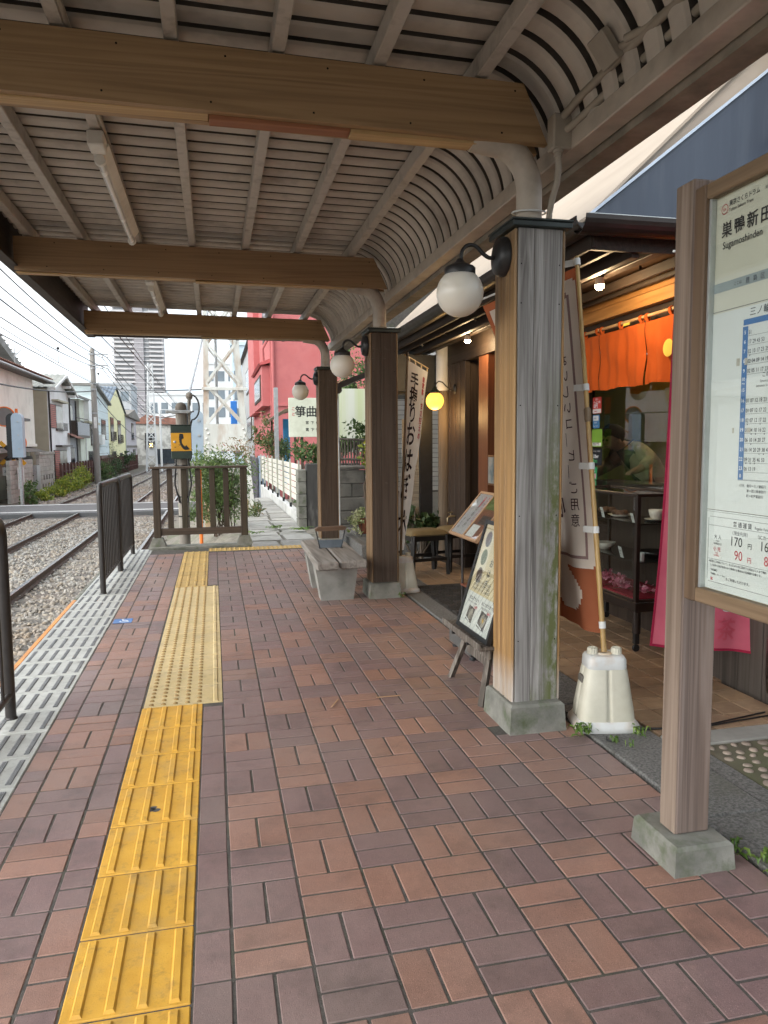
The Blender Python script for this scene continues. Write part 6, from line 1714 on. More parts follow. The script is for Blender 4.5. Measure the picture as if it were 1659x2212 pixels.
stext(s, [(M_inkw, [('送料・', .020, 5.435, 1.668, .01), ('サービス料', .022, 5.465, 1.643, .02), ('0円', .042, 5.460, 1.608, .03)]), (M_inkr, [('menu', .020, 5.45, 1.575, .02)])])
s = sticker(5.472, 5.366, 1.552, 1.446, M_sblue, 'blue and white sticker second from the top of the window edge')
mb = MB(); mb.box(2.9838, 2.9845, 5.382, 5.466, 1.505, 1.545); build(mb, 'printed_band', M_swhite, s); stext(s, [(M_inkw, [('USEN', .018, 5.45, 1.485, 0), ('Free Wi-Fi', .016, 5.462, 1.458, 0)]), (M_inkb, [('USEN', .015, 5.455, 1.520, .02)])])
s = sticker(5.482, 5.322, 1.439, 1.299, M_sgreen, 'lime green sticker in the middle of the window edge')
mb = MB(); mb.box(2.9838, 2.9845, 5.335, 5.470, 1.306, 1.332); build(mb, 'printed_band', M_swhite, s); stext(s, [(M_ink, [('感染防止対策に', .015, 5.462, 1.320, .01), ('取り組んでいます', .013, 5.462, 1.308, .01)])])
s = sticker(5.482, 5.322, 1.285, 1.152, M_sblk, 'black delivery sticker with white and green words on the window edge'); stext(s, [(M_inkw, [('デリバリー対応店', .014, 5.46, 1.258, 0), ('Uber', .042, 5.455, 1.210, .01)]), (pm('green print', (.10, .55, .20), (.09, .5, .18), scale=9), [('Eats', .042, 5.455, 1.172, .01)])])
s = sticker(5.482, 5.392, 1.139, 1.036, M_sgr2, 'deep green square sticker low on the window edge'); mb = MB(); mb.box(2.9838, 2.9845, 5.405, 5.450, 1.045, 1.085); build(mb, 'printed_square', pm('pink print', (.62, .35, .38), (.55, .3, .33), scale=60), s); stext(s, [(M_inkw, [('PayPay', .018, 5.472, 1.10, .01)])])
s = sticker(5.482, 5.400, 1.030, .955, M_sgr2, 'deep green sticker lowest on the window edge'); mb = MB(); mb.box(2.9838, 2.9845, 5.415, 5.455, .985, 1.02); build(mb, 'printed_square', MATS['pink print'], s)

# ------------------------------------------------------------------ person behind the counter
def skinned(verts, edges, radii, root, name, mat, parent, sub=2):
    me = bpy.data.meshes.new(name); c = np.array(verts).mean(0); me.from_pydata((np.array(verts) - c).tolist(), edges, [])
    me.materials.append(mat); o = bpy.data.objects.new(name, me); o.matrix_basis = Matrix.Translation(c); place(o, parent)
    md = o.modifiers.new('skin', 'SKIN'); sv = me.skin_vertices[0].data
    for i, r in enumerate(radii): sv[i].radius = (r, r) if not hasattr(r, '__len__') else r
    sv[root].use_root = True; md.use_smooth_shade = True
    ss_ = o.modifiers.new('sub', 'SUBSURF'); ss_.levels = sub; ss_.render_levels = sub
    return o
M_skin = pm('skin', (.46, .26, .17), (.42, .23, .15), scale=12, rough=.5, bump=.05); M_shirt = pm('beige shirt', (.60, .50, .33), (.52, .43, .28), scale=6, rough=.85, bump=.2, bscale=30); M_apron = pm('dark apron', (.010, .012, .014), (.012, .015, .017), scale=6, rough=.8, bump=.1); M_hair = pm('black cap', (.02, .018, .017), (.013, .012, .011), scale=30, rough=.7, bump=.2, stretch=(1, 1, .3))
pr = thing('person', 'person in beige shirt, dark apron and dark cap bending over behind the shop window', 'person', (3.75, 5.75, 0))
V = [(3.78, 5.76, .93), (3.68, 5.76, 1.08), (3.56, 5.76, 1.21), (3.47, 5.76, 1.275), (3.40, 5.765, 1.305), (3.335, 5.77, 1.345), (3.285, 5.775, 1.375),
     (3.52, 5.62, 1.255), (3.50, 5.44, 1.185), (3.37, 5.385, 1.12), (3.30, 5.38, 1.095),
     (3.52, 5.90, 1.255), (3.44, 6.05, 1.12), (3.28, 5.98, 1.06), (3.22, 5.95, 1.05),
     (3.80, 5.67, .86), (3.80, 5.66, .46), (3.83, 5.66, .08), (3.74, 5.66, .04), (3.80, 5.85, .86), (3.80, 5.86, .46), (3.83, 5.86, .08), (3.74, 5.86, .04)]
E_ = [(0, 1), (1, 2), (2, 3), (3, 4), (4, 5), (5, 6), (2, 7), (7, 8), (8, 9), (9, 10), (2, 11), (11, 12), (12, 13), (13, 14), (0, 15), (15, 16), (16, 17), (17, 18), (0, 19), (19, 20), (20, 21), (21, 22)]
Rr = [.13, .125, .13, .08, .05, .085, .075, .062, .045, .034, .026, .062, .045, .034, .026, .085, .06, .045, .04, .085, .06, .045, .04]
# fingers of the near hand
b = len(V); base = np.array(V[10])
for k in range(5):
    off = np.array((-.012, -.022 + k * .011, -.004)); tip = base + off + np.array((-.055 + abs(k - 2) * .008, -.012 + k * .006, -.022)); mid_ = base + off + np.array((-.03, -.006 + k * .003, -.004))
    if k == 4: mid_ = base + np.array((-.015, .028, -.005)); tip = base + np.array((-.035, .042, -.015))
    V += [tuple(mid_), tuple(tip)]; E_ += [(10, b), (b, b + 1)]; Rr += [.008, .0065]; b += 2
body = skinned(V, E_, Rr, 0, 'body', M_skin, pr)
shV = [V[i] for i in (0, 1, 2, 3)] + [V[7], V[8], V[9], V[11], V[12], V[13]]
skinned(shV, [(0, 1), (1, 2), (2, 3), (2, 4), (4, 5), (5, 6), (2, 7), (7, 8), (8, 9)], [.145, .14, .145, .085, .078, .06, .047, .078, .06, .047], 0, 'shirt', M_shirt, pr)
mb = MB()
def apf(u, v):
    y = 5.76 + (u - .5) * (.24 + .12 * v); z = 1.27 - .75 * v
    xs_ = np.interp(z, [.3, .93, 1.08, 1.21, 1.3], [3.66, 3.62, 3.53, 3.42, 3.36])
    return (xs_ - .012 + .35 * (u - .5) ** 2, y, z)
mb.grid(apf, 10, 18); ap = build(mb, 'apron', M_apron, pr, recal=False); ap.modifiers.new('thickness', 'SOLIDIFY').thickness = .006
for s_ in (5.69, 5.83):
    mb = MB(); mb.bar((3.372, s_, 1.265), (3.47, s_ - .02, 1.355), .03, .006); mb.bar((3.47, s_ - .02, 1.355), (3.62, s_, 1.33), .03, .006); build(mb, 'apron_strap', M_apron, pr)
mb = MB(Matrix.Translation((3.335, 5.772, 1.385)) @ Euler((0, math.radians(28), 0)).to_matrix().to_4x4())
mb.lathe([(.098, -.012), (.101, .01), (.098, .05), (.075, .085), (.04, .10), (.001, .104)], (0, 0, 0), 20); build(mb, 'cap', M_hair, pr)
mb = MB()
mb.add([(3.245, 5.772, 1.325), (3.262, 5.788, 1.335), (3.262, 5.756, 1.335), (3.258, 5.772, 1.36)], [(0, 1, 3), (0, 3, 2), (0, 2, 1)]); build(mb, 'nose', M_skin, pr)
mb = MB(); mb.ball((3.345, 5.680, 1.335), .018, 10, 8, 1.5); build(mb, 'ear', M_skin, pr)
mb = MB()
for yy_ in (5.735, 5.80): mb.ball((3.262, yy_, 1.352), .010, 8, 6)
build(mb, 'eyes', M_hair, pr)
mb = MB(); mb.cbox(3.268, 3.285, 5.745, 5.80, 1.292, 1.300, .002); build(mb, 'mouth', pm('lips', (.30, .10, .08), (.26, .08, .07), scale=9), pr)
# basket on the counter
bk = thing('basket', 'wicker basket on the counter behind the shop window', 'basket', (3.12, 4.45, 1.03))
mb = MB()
for k in range(6):
    z = 1.035 + k * .022; r = .062 + .006 * k
    mb.tube([(3.13 + r * math.cos(a) * (1 + .04 * ((i + k) % 2)), 4.46 + r * 1.3 * math.sin(a) * (1 + .04 * ((i + k) % 2)), z) for i, a in enumerate([2 * math.pi * q / 20 for q in range(21)])], .009, 6)
build(mb, 'weave', pm('wicker', (.26, .18, .10), (.13, .085, .05), scale=40, rough=.8, bump=.4), bk)
mb = MB(); mb.lathe([(.06, 0), (.09, .12)], (3.13, 4.46, 1.032), 16, 1, 1.3); build(mb, 'lining', M_paper2, bk)

# ------------------------------------------------------------------ glass display case on casters
M_case = pm('dark case frame', (.030, .019, .014), (.020, .013, .010), scale=14, rough=.35, bump=.05)
dc = thing('display_case', 'dark framed glass display case on casters under the orange curtain', 'display case', (2.75, 4.6, 0))
cx0, cx1, cy0, cy1, cz0, cz1 = 2.565, 2.945, 4.125, 5.10, .335, .992
for x in (cx0, cx1 - .028):
    for y in (cy0, cy1 - .028):
        mb = MB(); mb.cbox(x, x + .028, y, y + .028, cz0, cz1, .002); build(mb, 'corner_post', M_case, dc)
for z0, z1 in ((cz1 - .002, cz1 + .018), (cz0 - .012, cz0 + .006)):
    for a in (((cx0, cx1), (cy0 - .002, cy0 + .026)), ((cx0, cx1), (cy1 - .026, cy1 + .002)), ((cx0 - .002, cx0 + .026), (cy0 + .027, cy1 - .027)), ((cx1 - .026, cx1 + .002), (cy0 + .027, cy1 - .027))):
        mb = MB(); mb.cbox(a[0][0], a[0][1], a[1][0], a[1][1], z0, z1, .003); build(mb, 'frame_rail', M_case, dc)
mb = MB(); mb.cbox(cx0 - .006, cx1 + .004, cy0 - .008, cy1 + .006, .262, cz0 - .013, .004); build(mb, 'base_box', M_case, dc)
M_cg = glassm('display case glass', (.93, .96, .95), refl=1.42)
for q in ((cx0 + .010, cx0 + .013, cy0 + .03, cy1 - .03, cz0 + .008, cz1 - .004), (cx0 + .03, cx1 - .03, cy0 + .010, cy0 + .013, cz0 + .008, cz1 - .004), (cx0 + .028, cx1 - .028, cy0 + .028, cy1 - .028, cz1 + .006, cz1 + .010)):
    mb = MB(); mb.box(*q); build(mb, 'pane', M_cg, dc)
mb = MB(); mb.box(cx1 - .012, cx1 - .006, cy0 + .03, cy1 - .03, cz0 + .01, cz1 - .004); build(mb, 'back_panel', M_dkwood, dc)
mb = MB(); mb.box(cx0 + .014, cx1 - .02, cy0 + .02, cy1 - .02, cz0 + .006, cz0 + .012); build(mb, 'red_cloth', pm('crimson cloth', (.42, .02, .045), (.34, .015, .035), scale=8, rough=.8, bump=.1), dc)
for z in (.81, .565):
    mb = MB(); mb.box(cx0 + .05, cx1 - .03, cy0 + .05, cy1 - .05, z, z + .008); build(mb, 'shelf', pm('smoked shelf', (.05, .045, .04), (.04, .036, .032), scale=9, rough=.15, bump=0), dc)
for x in (cx0 + .03, cx1 - .05):
    for y in (cy0 + .03, cy1 - .05):
        mb = MB(); mb.lathe([(.026, .12), (.026, .262)], (x, y, 0), 12); build(mb, 'leg', M_case, dc)
        mb = MB(); mb.lathe([(.022, -.009), (.024, -.006), (.024, .006), (.022, .009)], (0, 0, 0), 14); mb.v = [(x + p[0], y + p[2], .0245 + p[1]) for p in mb.v]; mb.cbox(x - .018, x + .018, y - .014, y + .014, .05, .12, .004); build(mb, 'caster', M_black, dc)
# goods inside
M_china = pm('cream china', (.68, .62, .55), (.62, .565, .50), scale=9, rough=.25, bump=.02); M_lacq = pm('black lacquer', (.014, .012, .012), (.010, .009, .009), scale=9, rough=.2, bump=.02); M_food = pm('brown sweets', (.16, .08, .045), (.09, .045, .025), scale=40, rough=.7, bump=.5)
def cup(x, y, z, label):
    t = thing('coffee_cup', label, 'cup', (x, y, z))
    mb = MB(); mb.lathe([(.03, 0), (.032, .006), (.042, .03), (.048, .062), (.046, .062), (.040, .03), (.03, .01), (.001, .009)], (x, y, z + .008), 22); build(mb, 'bowl', M_china, t)
    mb = MB(); mb.tube([(x + .042, y - .018, z + .056), (x + .062, y - .030, z + .052), (x + .066, y - .034, z + .036), (x + .055, y - .028, z + .022), (x + .038, y - .016, z + .022)], .005, 8); build(mb, 'handle', M_china, t)
    mb = MB(); mb.lathe([(.035, 0), (.07, .007), (.073, .010), (.04, .006), (.001, .005)], (x, y, z), 24); build(mb, 'saucer', M_china, t)
cup(2.80, 4.285, .825, 'cream cup and saucer at the front corner of the display case')
mb = MB(); mb.lathe([(.05, 0), (.055, .004), (.05, .006)], (2.80, 4.285, .8185), 20, 1.3, 1.3); tag(build(mb, 'cup_mat', M_lacq), 'black mat under the cream cup in the display case', 'mat')
def dish(x, y, z, r, h, mat, label, food=None, name='dish'):
    t = thing(name, label, 'dish', (x, y, z)); mb = MB(); mb.lathe([(r * .45, 0), (r * .6, h * .2), (r, h), (r * .96, h), (r * .5, h * .3), (.001, h * .25)], (x, y, z), 22); build(mb, 'plate', mat, t)
    if food:
        for k in range(food):
            a = 6.28 * k / food; mb = MB(); mb.ball((x + r * .4 * math.cos(a), y + r * .4 * math.sin(a), z + h * .6 + .016), .028, 12, 8, .75); build(mb, 'sweet', M_food, t)
dish(2.74, 4.62, .8185, .085, .02, M_china, 'pale plate of brown sweets on the top shelf of the display case', 3)
dish(2.78, 4.86, .8185, .095, .02, M_lacq, 'black plate heaped with dark food on the top shelf of the display case', 5)
dish(2.72, 4.78, .5735, .075, .05, M_china, 'patterned bowl on the lower shelf of the display case', None, 'bowl')
dish(2.80, 4.30, .5735, .10, .05, M_lacq, 'round black lacquer tray on the lower shelf of the display case', None, 'bowl')
mb = MB(); mb.lathe([(.028, 0), (.03, .05), (.027, .05), (.025, .006), (.001, .005)], (2.66, 4.24, .5735), 16); tag(build(mb, 'small_cup', M_paper2), 'small white cup on the lower shelf of the display case', 'cup')
def card(x, y, z, label, w=.055, h=.07):
    mb = MB(Matrix.Translation((x, y, z)) @ Euler((0, math.radians(-15), math.radians(-12))).to_matrix().to_4x4()); mb.box(-.0015, .0015, -w / 2, w / 2, 0, h)
    o = tag(build(mb, 'price_card', M_paper2), label, 'price card', 'price cards in the display case')
    mm = Matrix.Translation((x, y, z)) @ Euler((0, math.radians(-15), math.radians(-12))).to_matrix().to_4x4(); mb = MB(); c0 = mm @ Vector((-.0022, w * .4, h * .55)); u_ = (mm.to_3x3() @ Vector((0, -1, 0))); v_ = (mm.to_3x3() @ Vector((0, 0, 1)))
    write(mb, 'おはぎ', w * .26, c0, u_, v_, .01); write(mb, '180円', w * .2, np.array(c0) - np.array(v_) * h * .25, u_, v_); build(mb, 'lettering', M_ink, o, recal=False)
card(2.625, 4.64, .8185, 'white price card on the top shelf, left of the case corner'); card(2.63, 4.27, .8185, 'white price card on the top shelf beside the cream cup', .045, .06); card(2.625, 4.39, .5735, 'white price card in the middle of the lower shelf', .06, .075)
M_blos = leafm('pink blossom petal', (.72, .24, .33), (.55, .13, .22), (.80, .50, .55), .6)
def blossom(x, y, z, n, r, label):
    t = thing('blossom_spray', label, 'flowers', (x, y, z), 'artificial blossom sprays in the display case')
    mb = MB(); mb.tube([(x - r, y + r, z + .008), (x, y, z + .02), (x + r * .6, y - r * 1.2, z + .02)], .003, 5); build(mb, 'twig', M_food, t)
    mb = MB()
    for k in range(n):
        c = np.array((x + rng.normal() * r * .5, y + rng.normal() * r * .8, z + .02 + abs(rng.normal()) * .022)); nn_ = nrm(rng.normal(size=3) + np.array((-.6, -.6, .8))); a_ = nrm(np.cross(nn_, (0, 0, 1.01))); b_ = np.cross(nn_, a_); s_ = .015
        for q in range(5):
            an = 2 * math.pi * q / 5; d = a_ * math.cos(an) + b_ * math.sin(an); e = -a_ * math.sin(an) + b_ * math.cos(an)
            mb.add([c, c + d * s_ * .6 + e * s_ * .38 + nn_ * .002, c + d * s_ * 1.05 + nn_ * .005, c + d * s_ * .6 - e * s_ * .38 + nn_ * .002], [(0, 1, 2, 3)])
    build(mb, 'petals', M_blos, t, recal=False)
blossom(2.70, 4.24, .348, 34, .055, 'pink blossom spray at the near corner of the display case'); blossom(2.68, 4.52, .348, 40, .065, 'pink blossom spray in the middle of the red cloth'); blossom(2.64, 4.40, .348, 24, .05, 'small pink blossom spray low on the red cloth'); blossom(2.74, 4.74, .348, 26, .05, 'pink blossom spray far in on the red cloth')
# white shed across the tracks, seen only as the reflection in the shop window
ws = thing('white_shed', 'white shed across the tracks mirrored in the shop window', 'building', (-10.5, 21, -1))
mb = MB(); mb.box(-13.5, -9.0, 15.5, 26.0, -1.02, 2.4); build(mb, 'wall', M_white, ws)
mb = MB(); mb.prism([(-13.7, 2.4), (-8.7, 2.4), (-8.7, 2.52), (-11, 3.0), (-13.7, 2.55)], 15.2, 26.3, 'y'); build(mb, 'roof', M_conc_pale, ws)
mb = MB(); mb.box(-16, -12.5, 14, 30, 2.0, 7.0); build(mb, 'rear_wall', pm('blue grey wall', (.35, .40, .46), (.31, .36, .42), scale=3, rough=.8), ws)
# ================================================================== ground and stone path beyond the platform
def sstep(a, b, x):
    t_ = min(1, max(0, (x - a) / (b - a))); return t_ * t_ * (3 - 2 * t_)
def gz_(x, y):
    f = -.07 - .70 * sstep(19, 25, y)
    return f + (-.93 - f) * (1 - sstep(-1.1, .35, x))
mb = MB(); xs_ = [-1.25 + .2 * k for k in range(14)] + [2, 3, 5, 9, 20, 60]; ys_ = [9.84, 10.0, 10.4] + [11 + .7 * k for k in range(40)] + [45, 60, 90, 140]
vs = [(x, y, gz_(x, y) + .012 * math.sin(x * 7 + y * 5)) for x in xs_ for y in ys_]; n = len(ys_)
mb.smooth = True; mb.add(vs, [(i * n + j, (i + 1) * n + j, (i + 1) * n + j + 1, i * n + j + 1) for i in range(len(xs_) - 1) for j in range(n - 1)])
structure(build(mb, 'verge', pm('gravelly earth', (.26, .235, .195), (.15, .135, .11), scale=12, rough=1, bump=.6, bscale=60, dirt=(.09, .115, .045), damt=.7, dscale=1.6), recal=False))
M_slab = pm('worn path stone', (.36, .35, .325), (.28, .272, .25), scale=8, rough=.9, bump=.3, bscale=50, dirt=(.20, .195, .165), damt=.5, dscale=3, vary=.18)
mb = MB(); mb.box(.46, 1.42, 9.84, 10.1, -.2, -.045); pth = structure(build(mb, 'stone_path', M_slab))
y = 10.0
k = 0
while y < 30:
    L_ = .42 + .2 * rng.random(); z = gz_(.9, y + L_ / 2) + .035
    cut = .42 + .14 * rng.random(); x0, x1 = .48 + .02 * (y - 10) * .9, 1.42 + .0 * (y - 10)
    x0 = min(x0, .80)
    for a, b in ((x0, x0 + (x1 - x0) * cut), (x0 + (x1 - x0) * cut, x1)):
        c = [(a + .012 + .03 * rng.random(), y + .01 + .03 * rng.random()), (b - .012 - .02 * rng.random(), y + .01 + .04 * rng.random()), (b - .012 - .03 * rng.random(), y + L_ - .012 - .03 * rng.random()), (a + .012 + .02 * rng.random(), y + L_ - .01 - .04 * rng.random())]
        mb = MB(); mb.prism(c, z - .08, z + .012 * rng.random(), 'z'); build(mb, 'path_stone', M_slab, pth)
    y += L_; k += 1

# ------------------------------------------------------------------ white slat fence along the path
M_slat = pm('cream fence board', (.74, .72, .64), (.67, .65, .57), scale=5, rough=.6, bump=.06, dirt=(.5, .47, .4), damt=.3); M_fpost = pm('olive grey fence post', (.40, .40, .33), (.33, .33, .27), scale=6, rough=.5, bump=.05)
fx = 1.47
sf = thing('slat_fence', 'cream slatted fence on a low white wall along the stone path', 'fence', (fx, 18, 0))
for k in range(3):
    mb = MB(); mb.cbox(fx - .055, fx + .065, 12.93 + k * 3.5, 12.925 + (k + 1) * 3.5, -.30, .135 - .012 * k, .008); build(mb, 'wall_block', M_conc_pale, sf)
ps = [12.95 + 1.5 * k for k in range(8)]
for i, y in enumerate(ps):
    mb = MB(); mb.cbox(fx - .035, fx - .005, y, y + .045, .13, 1.06, .004); pq = build(mb, 'post', M_fpost, sf)
    mb = MB(); mb.cbox(fx - .042, fx + .002, y - .006, y + .052, .09, .22, .004); build(mb, 'bracket', M_black, pq)
    if i < len(ps) - 1:
        for q in range(6):
            z = .32 + q * .115; mb = MB(); mb.cbox(fx - .004, fx + .018, y - .02, y + 1.48, z, z + .095, .003); build(mb, 'slat', M_slat, sf)
# block pier and dark gate wall
bp = thing('block_pier', 'grey concrete block pier at the near end of the cream fence', 'pier', (1.43, 12.4, -.1))
for k in range(5):
    mb = MB(); mb.cbox(1.358, 1.495, 12.28, 12.62, -.10 + k * .206, -.10 + (k + 1) * .206 - .008, .008); build(mb, 'block', M_conc_moss, bp)
gw = tag(build(MB().cbox(1.497, 2.4, 12.30, 12.45, -.2, 1.02, .012), 'gate_wall', pm('dark stained concrete', (.075, .072, .068), (.045, .043, .041), scale=4, rough=.9, bump=.3, stretch=(2, 1, .5), dirt=(.30, .29, .27), damt=.8, dscale=1.8)), 'dark stained concrete wall behind the farthest column', 'wall')
# hand painted koto school sign
kb = thing('signboard', 'cream hand-painted signboard with large black characters on a pole', 'signboard', (1.85, 15, 0))
mb = MB(); mb.cbox(1.495, 2.42, 15.0, 15.05, 1.492, 2.275, .006); build(mb, 'board', pm('aged cream board', (.64, .66, .55), (.55, .57, .46), scale=3, rough=.7, bump=.1, dirt=(.40, .40, .30), damt=.5), kb)
mb = MB(); mb.cbox(1.735, 1.79, 15.05, 15.10, -.1, 2.1, .005); build(mb, 'pole', M_fence, kb)
mb = MB(); mr = MB(); ux, uz = (1, 0, 0), (0, 0, 1)
for k, ch in enumerate('箏曲教室'): write(mb, ch, .235, (1.615 + k * .222, 14.997, 1.915), ux, uz, .014)
for k, ch in enumerate('宮下伸'): write(mb, ch, .07, (1.83 + k * .105, 14.997, 1.755), ux, uz, .02); write(mb, '宮下秀'[k], .07, (1.83 + k * .105, 14.997, 1.615), ux, uz, .02)
write(mr, 'こ', .075, (1.552, 14.997, 2.03), ux, uz, .02); write(mr, 'と', .075, (1.552, 14.997, 1.92), ux, uz, .02)
build(mb, 'lettering', M_black, kb, recal=False); build(mr, 'lettering', M_inkr, kb, recal=False)
# house behind: small dark gate roof, blue door, garden shrubs
bd = tag(build(MB().cbox(2.02, 2.22, 22.0, 22.06, .2, 2.1, .01), 'blue_door', pm('bright blue paint', (.035, .25, .48), (.03, .21, .42), scale=4, rough=.5)), 'bright blue door panel beyond the cream fence', 'door')
gr = thing('gate_roof', 'small brown tiled gate roof above the blue door', 'roof', (2.0, 21.5, 1.8))
mb = MB(); mb.prism([(1.55, 2.05), (1.95, 2.32), (2.35, 2.42), (2.35, 2.34), (1.95, 2.22), (1.55, 1.98)], 20.6, 22.4, 'y'); build(mb, 'roof_slab', pm('brown roof', (.13, .085, .05), (.08, .055, .035), scale=5, rough=.8, bump=.3), gr)
for x in (1.62, 2.28):
    mb = MB(); mb.cbox(x, x + .06, 21.4, 21.46, -.3, 2.05 if x < 2 else 2.33, .005); build(mb, 'post', M_fence, gr)
gp = tag(build(MB().cbox(1.50, 1.60, 18.6, 18.7, -.1, 2.75, .008), 'grey_post', M_galv), 'tall grey square post beyond the cream fence', 'post')
# grey-blue panels at the far end of the fence
tag(build(MB().cbox(1.30, 1.36, 23.5, 29, -.8, .95, .01), 'grey_fence', pm('slate board fence', (.10, .095, .11), (.075, .072, .085), scale=4, rough=.7, stretch=(1, .3, 4))), 'dark slate board fence beyond the cream fence', 'fence')
tag(build(MB().cbox(1.38, 1.60, 23.5, 24.2, -.8, 1.0, .02), 'garden_wall', pm('blue grey tile wall', (.28, .34, .42), (.24, .29, .36), scale=5, rough=.6)), 'pale blue grey wall end beyond the cream fence', 'wall')

# ------------------------------------------------------------------ pink building
M_pinkw = pm('salmon pink render', (.50, .155, .150), (.45, .132, .13), scale=3, rough=.85, bump=.3, bscale=25, dirt=(.42, .09, .085), damt=.5, dscale=1.5)
pkb = thing('pink_building', 'tall salmon pink rendered building beyond the signboard', 'building', (5, 31, -.8))
mb = MB(); mb.box(2.02, 10.0, 26.3, 37.5, -.9, 12); build(mb, 'wall', M_pinkw, pkb)
mb = MB(); mb.box(1.74, 2.02, 26.6, 31.5, 2.72, 4.12); bay = build(mb, 'bay', M_pinkw, pkb)
mb = MB(); mb.prism([(1.68, 4.12), (2.02, 4.20), (2.02, 4.34), (1.62, 4.18)], 26.45, 31.6, 'y'); build(mb, 'bay_roof', pm('pink painted ledge', (.52, .11, .11), (.4, .09, .09), scale=5, rough=.8), bay)
mb = MB(); mb.box(1.78, 2.02, 32.2, 37.0, 2.72, 9.0); build(mb, 'bay', M_pinkw, pkb)
for y0, y1, z0, z1 in ((27.2, 30.9, 2.95, 3.85), (27.4, 29.5, 5.2, 6.6)):
    xw = 1.735 if z0 < 4 else 2.01
    mb = MB(); mb.cbox(xw - .03, xw + .02, y0, y1, z0, z1, .01); w_ = build(mb, 'window', M_fascia, pkb)
    mb = MB(); mb.box(xw - .036, xw - .031, y0 + .1, y1 - .1, z0 + .1, z1 - .1); build(mb, 'pane', pm('dark window pane', (.05, .06, .07), (.035, .042, .05), scale=2, rough=.08, bump=0), w_)
mb = MB(); mb.tube([(2.10, 26.22, -.8), (2.10, 26.22, 12)], .055, 10); build(mb, 'downpipe', M_pinkw, pkb)
mb = MB(); mb.tube([(1.80, 26.55, 4.15), (1.78, 26.5, 4.7), (1.95, 26.4, 5.0), (1.95, 26.35, 5.4)], .05, 8); mb.box(1.88, 2.05, 26.2, 26.4, 5.4, 5.62); build(mb, 'downpipe', M_pinkw, pkb)
mb = MB(); mb.box(2.02, 10, 26.24, 26.30, 2.70, 2.76); build(mb, 'string_course', M_pinkw, pkb)
for a, b in ((2.9, 4.3), (6.0, 7.4)):
    mb = MB(); mb.cbox(a, b, 26.24, 26.32, 6.8, 8.2, .01); w_ = build(mb, 'window', M_fascia, pkb); mb = MB(); mb.box(a + .1, b - .1, 26.23, 26.24, 6.9, 8.1); build(mb, 'pane', MATS['dark window pane'], w_)
# grey terrace behind the pink house along the lane
gh = thing('grey_house', 'narrow grey house with brown balcony beyond the pink building', 'building', (4, 42, -.8))
mb = MB(); mb.box(2.0, 8, 38, 50, -.9, 6.6); build(mb, 'wall', pm('grey siding', (.42, .43, .43), (.36, .37, .37), scale=3, rough=.8), gh)
mb = MB(); mb.prism([(1.8, 6.6), (8.2, 6.6), (5, 8.4)], 37.8, 50.2, 'y'); build(mb, 'roof', M_fascia, gh)
for z in (1.6, 4.2):
    mb = MB(); mb.cbox(1.96, 2.03, 39, 44, z, z + 1.3, .01); w_ = build(mb, 'window', M_fascia, gh); mb = MB(); mb.box(1.95, 1.96, 39.2, 43.8, z + .1, z + 1.2); build(mb, 'pane', MATS['dark window pane'], w_)

# ------------------------------------------------------------------ things between the far column and the cafe
bw = thing('block_wall', 'stained concrete block wall with a bamboo screen on top behind the second column', 'wall', (2.2, 11.05, 0))
M_blk = pm('stained block', (.25, .235, .205), (.12, .112, .098), scale=6, rough=.95, bump=.6, bscale=40, dirt=(.05, .05, .045), damt=.8, dscale=3, vary=.12)
for r in range(5):
    for c in range(3):
        x0 = 1.835 + c * .40 - (.2 if r % 2 else 0); x0 = max(x0, 1.835)
        x1 = min(1.835 + (c + 1) * .40 - (.2 if r % 2 else 0), 2.95)
        mb = MB(); mb.cbox(x0, x1 - .008, 11.0, 11.15, -.07 + r * .205, -.07 + (r + 1) * .205 - .008, .008); build(mb, 'block', M_blk, bw)
mb = MB(); mb.cbox(1.80, 2.9, 10.97, 11.18, .958, 1.02, .02); build(mb, 'coping', M_blk, bw)
M_twig = pm('grey bamboo twig', (.19, .165, .14), (.10, .085, .07), scale=12, rough=.85, stretch=(4, 4, 1))
bs = thing('bamboo_screen', 'grey bamboo twig screen standing on the block wall', 'screen', (2.2, 11.08, 1.02))
for k in range(24):
    x = 1.83 + k * .042; mb = MB(); mb.tube([(x, 11.08 + rng.normal() * .01, 1.02), (x + rng.normal() * .012, 11.08 + rng.normal() * .012, 1.40 + rng.normal() * .02)], .013 + .005 * rng.random(), 6); build(mb, 'cane', M_twig, bs)
for z in (1.12, 1.42):
    mb = MB(); mb.tube([(1.80, 11.05, z), (2.86, 11.05, z - .05)], .018, 8); build(mb, 'rail', M_twig, bs)
dr = thing('lean_to_roof', 'dark lean-to roof with gutter behind the second column', 'roof', (2.3, 10.9, 2.1))
mb = MB(); mb.prism([(1.70, 2.10), (2.9, 2.60), (2.9, 2.66), (1.68, 2.17)], 10.2, 12.0, 'y'); build(mb, 'roof_sheet', M_fascia, dr)
mb = MB(); mb.tube([(1.70, 10.15, 2.08), (1.70, 12.0, 2.08)], .05, 10); build(mb, 'gutter', M_gutter_b, dr)
mb = MB(); mb.cbox(2.86, 2.92, 10.2, 10.26, 0, 2.6, .005); build(mb, 'post', M_dkwood, dr)
mb = MB(); mb.tube([(1.765, 10.6, 0), (1.765, 10.6, 2.12)], .013, 8); build(mb, 'downpipe', M_white, dr)
tag(build(MB().box(2.03, 2.75, 12.8, 12.84, 1.2, 2.3), 'green_panel', pm('yellow green panel', (.50, .56, .30), (.62, .64, .55), scale=1.5, rough=.6, stretch=(3, 1, .1))), 'pale green and white panel beyond the lean-to roof', 'panel')
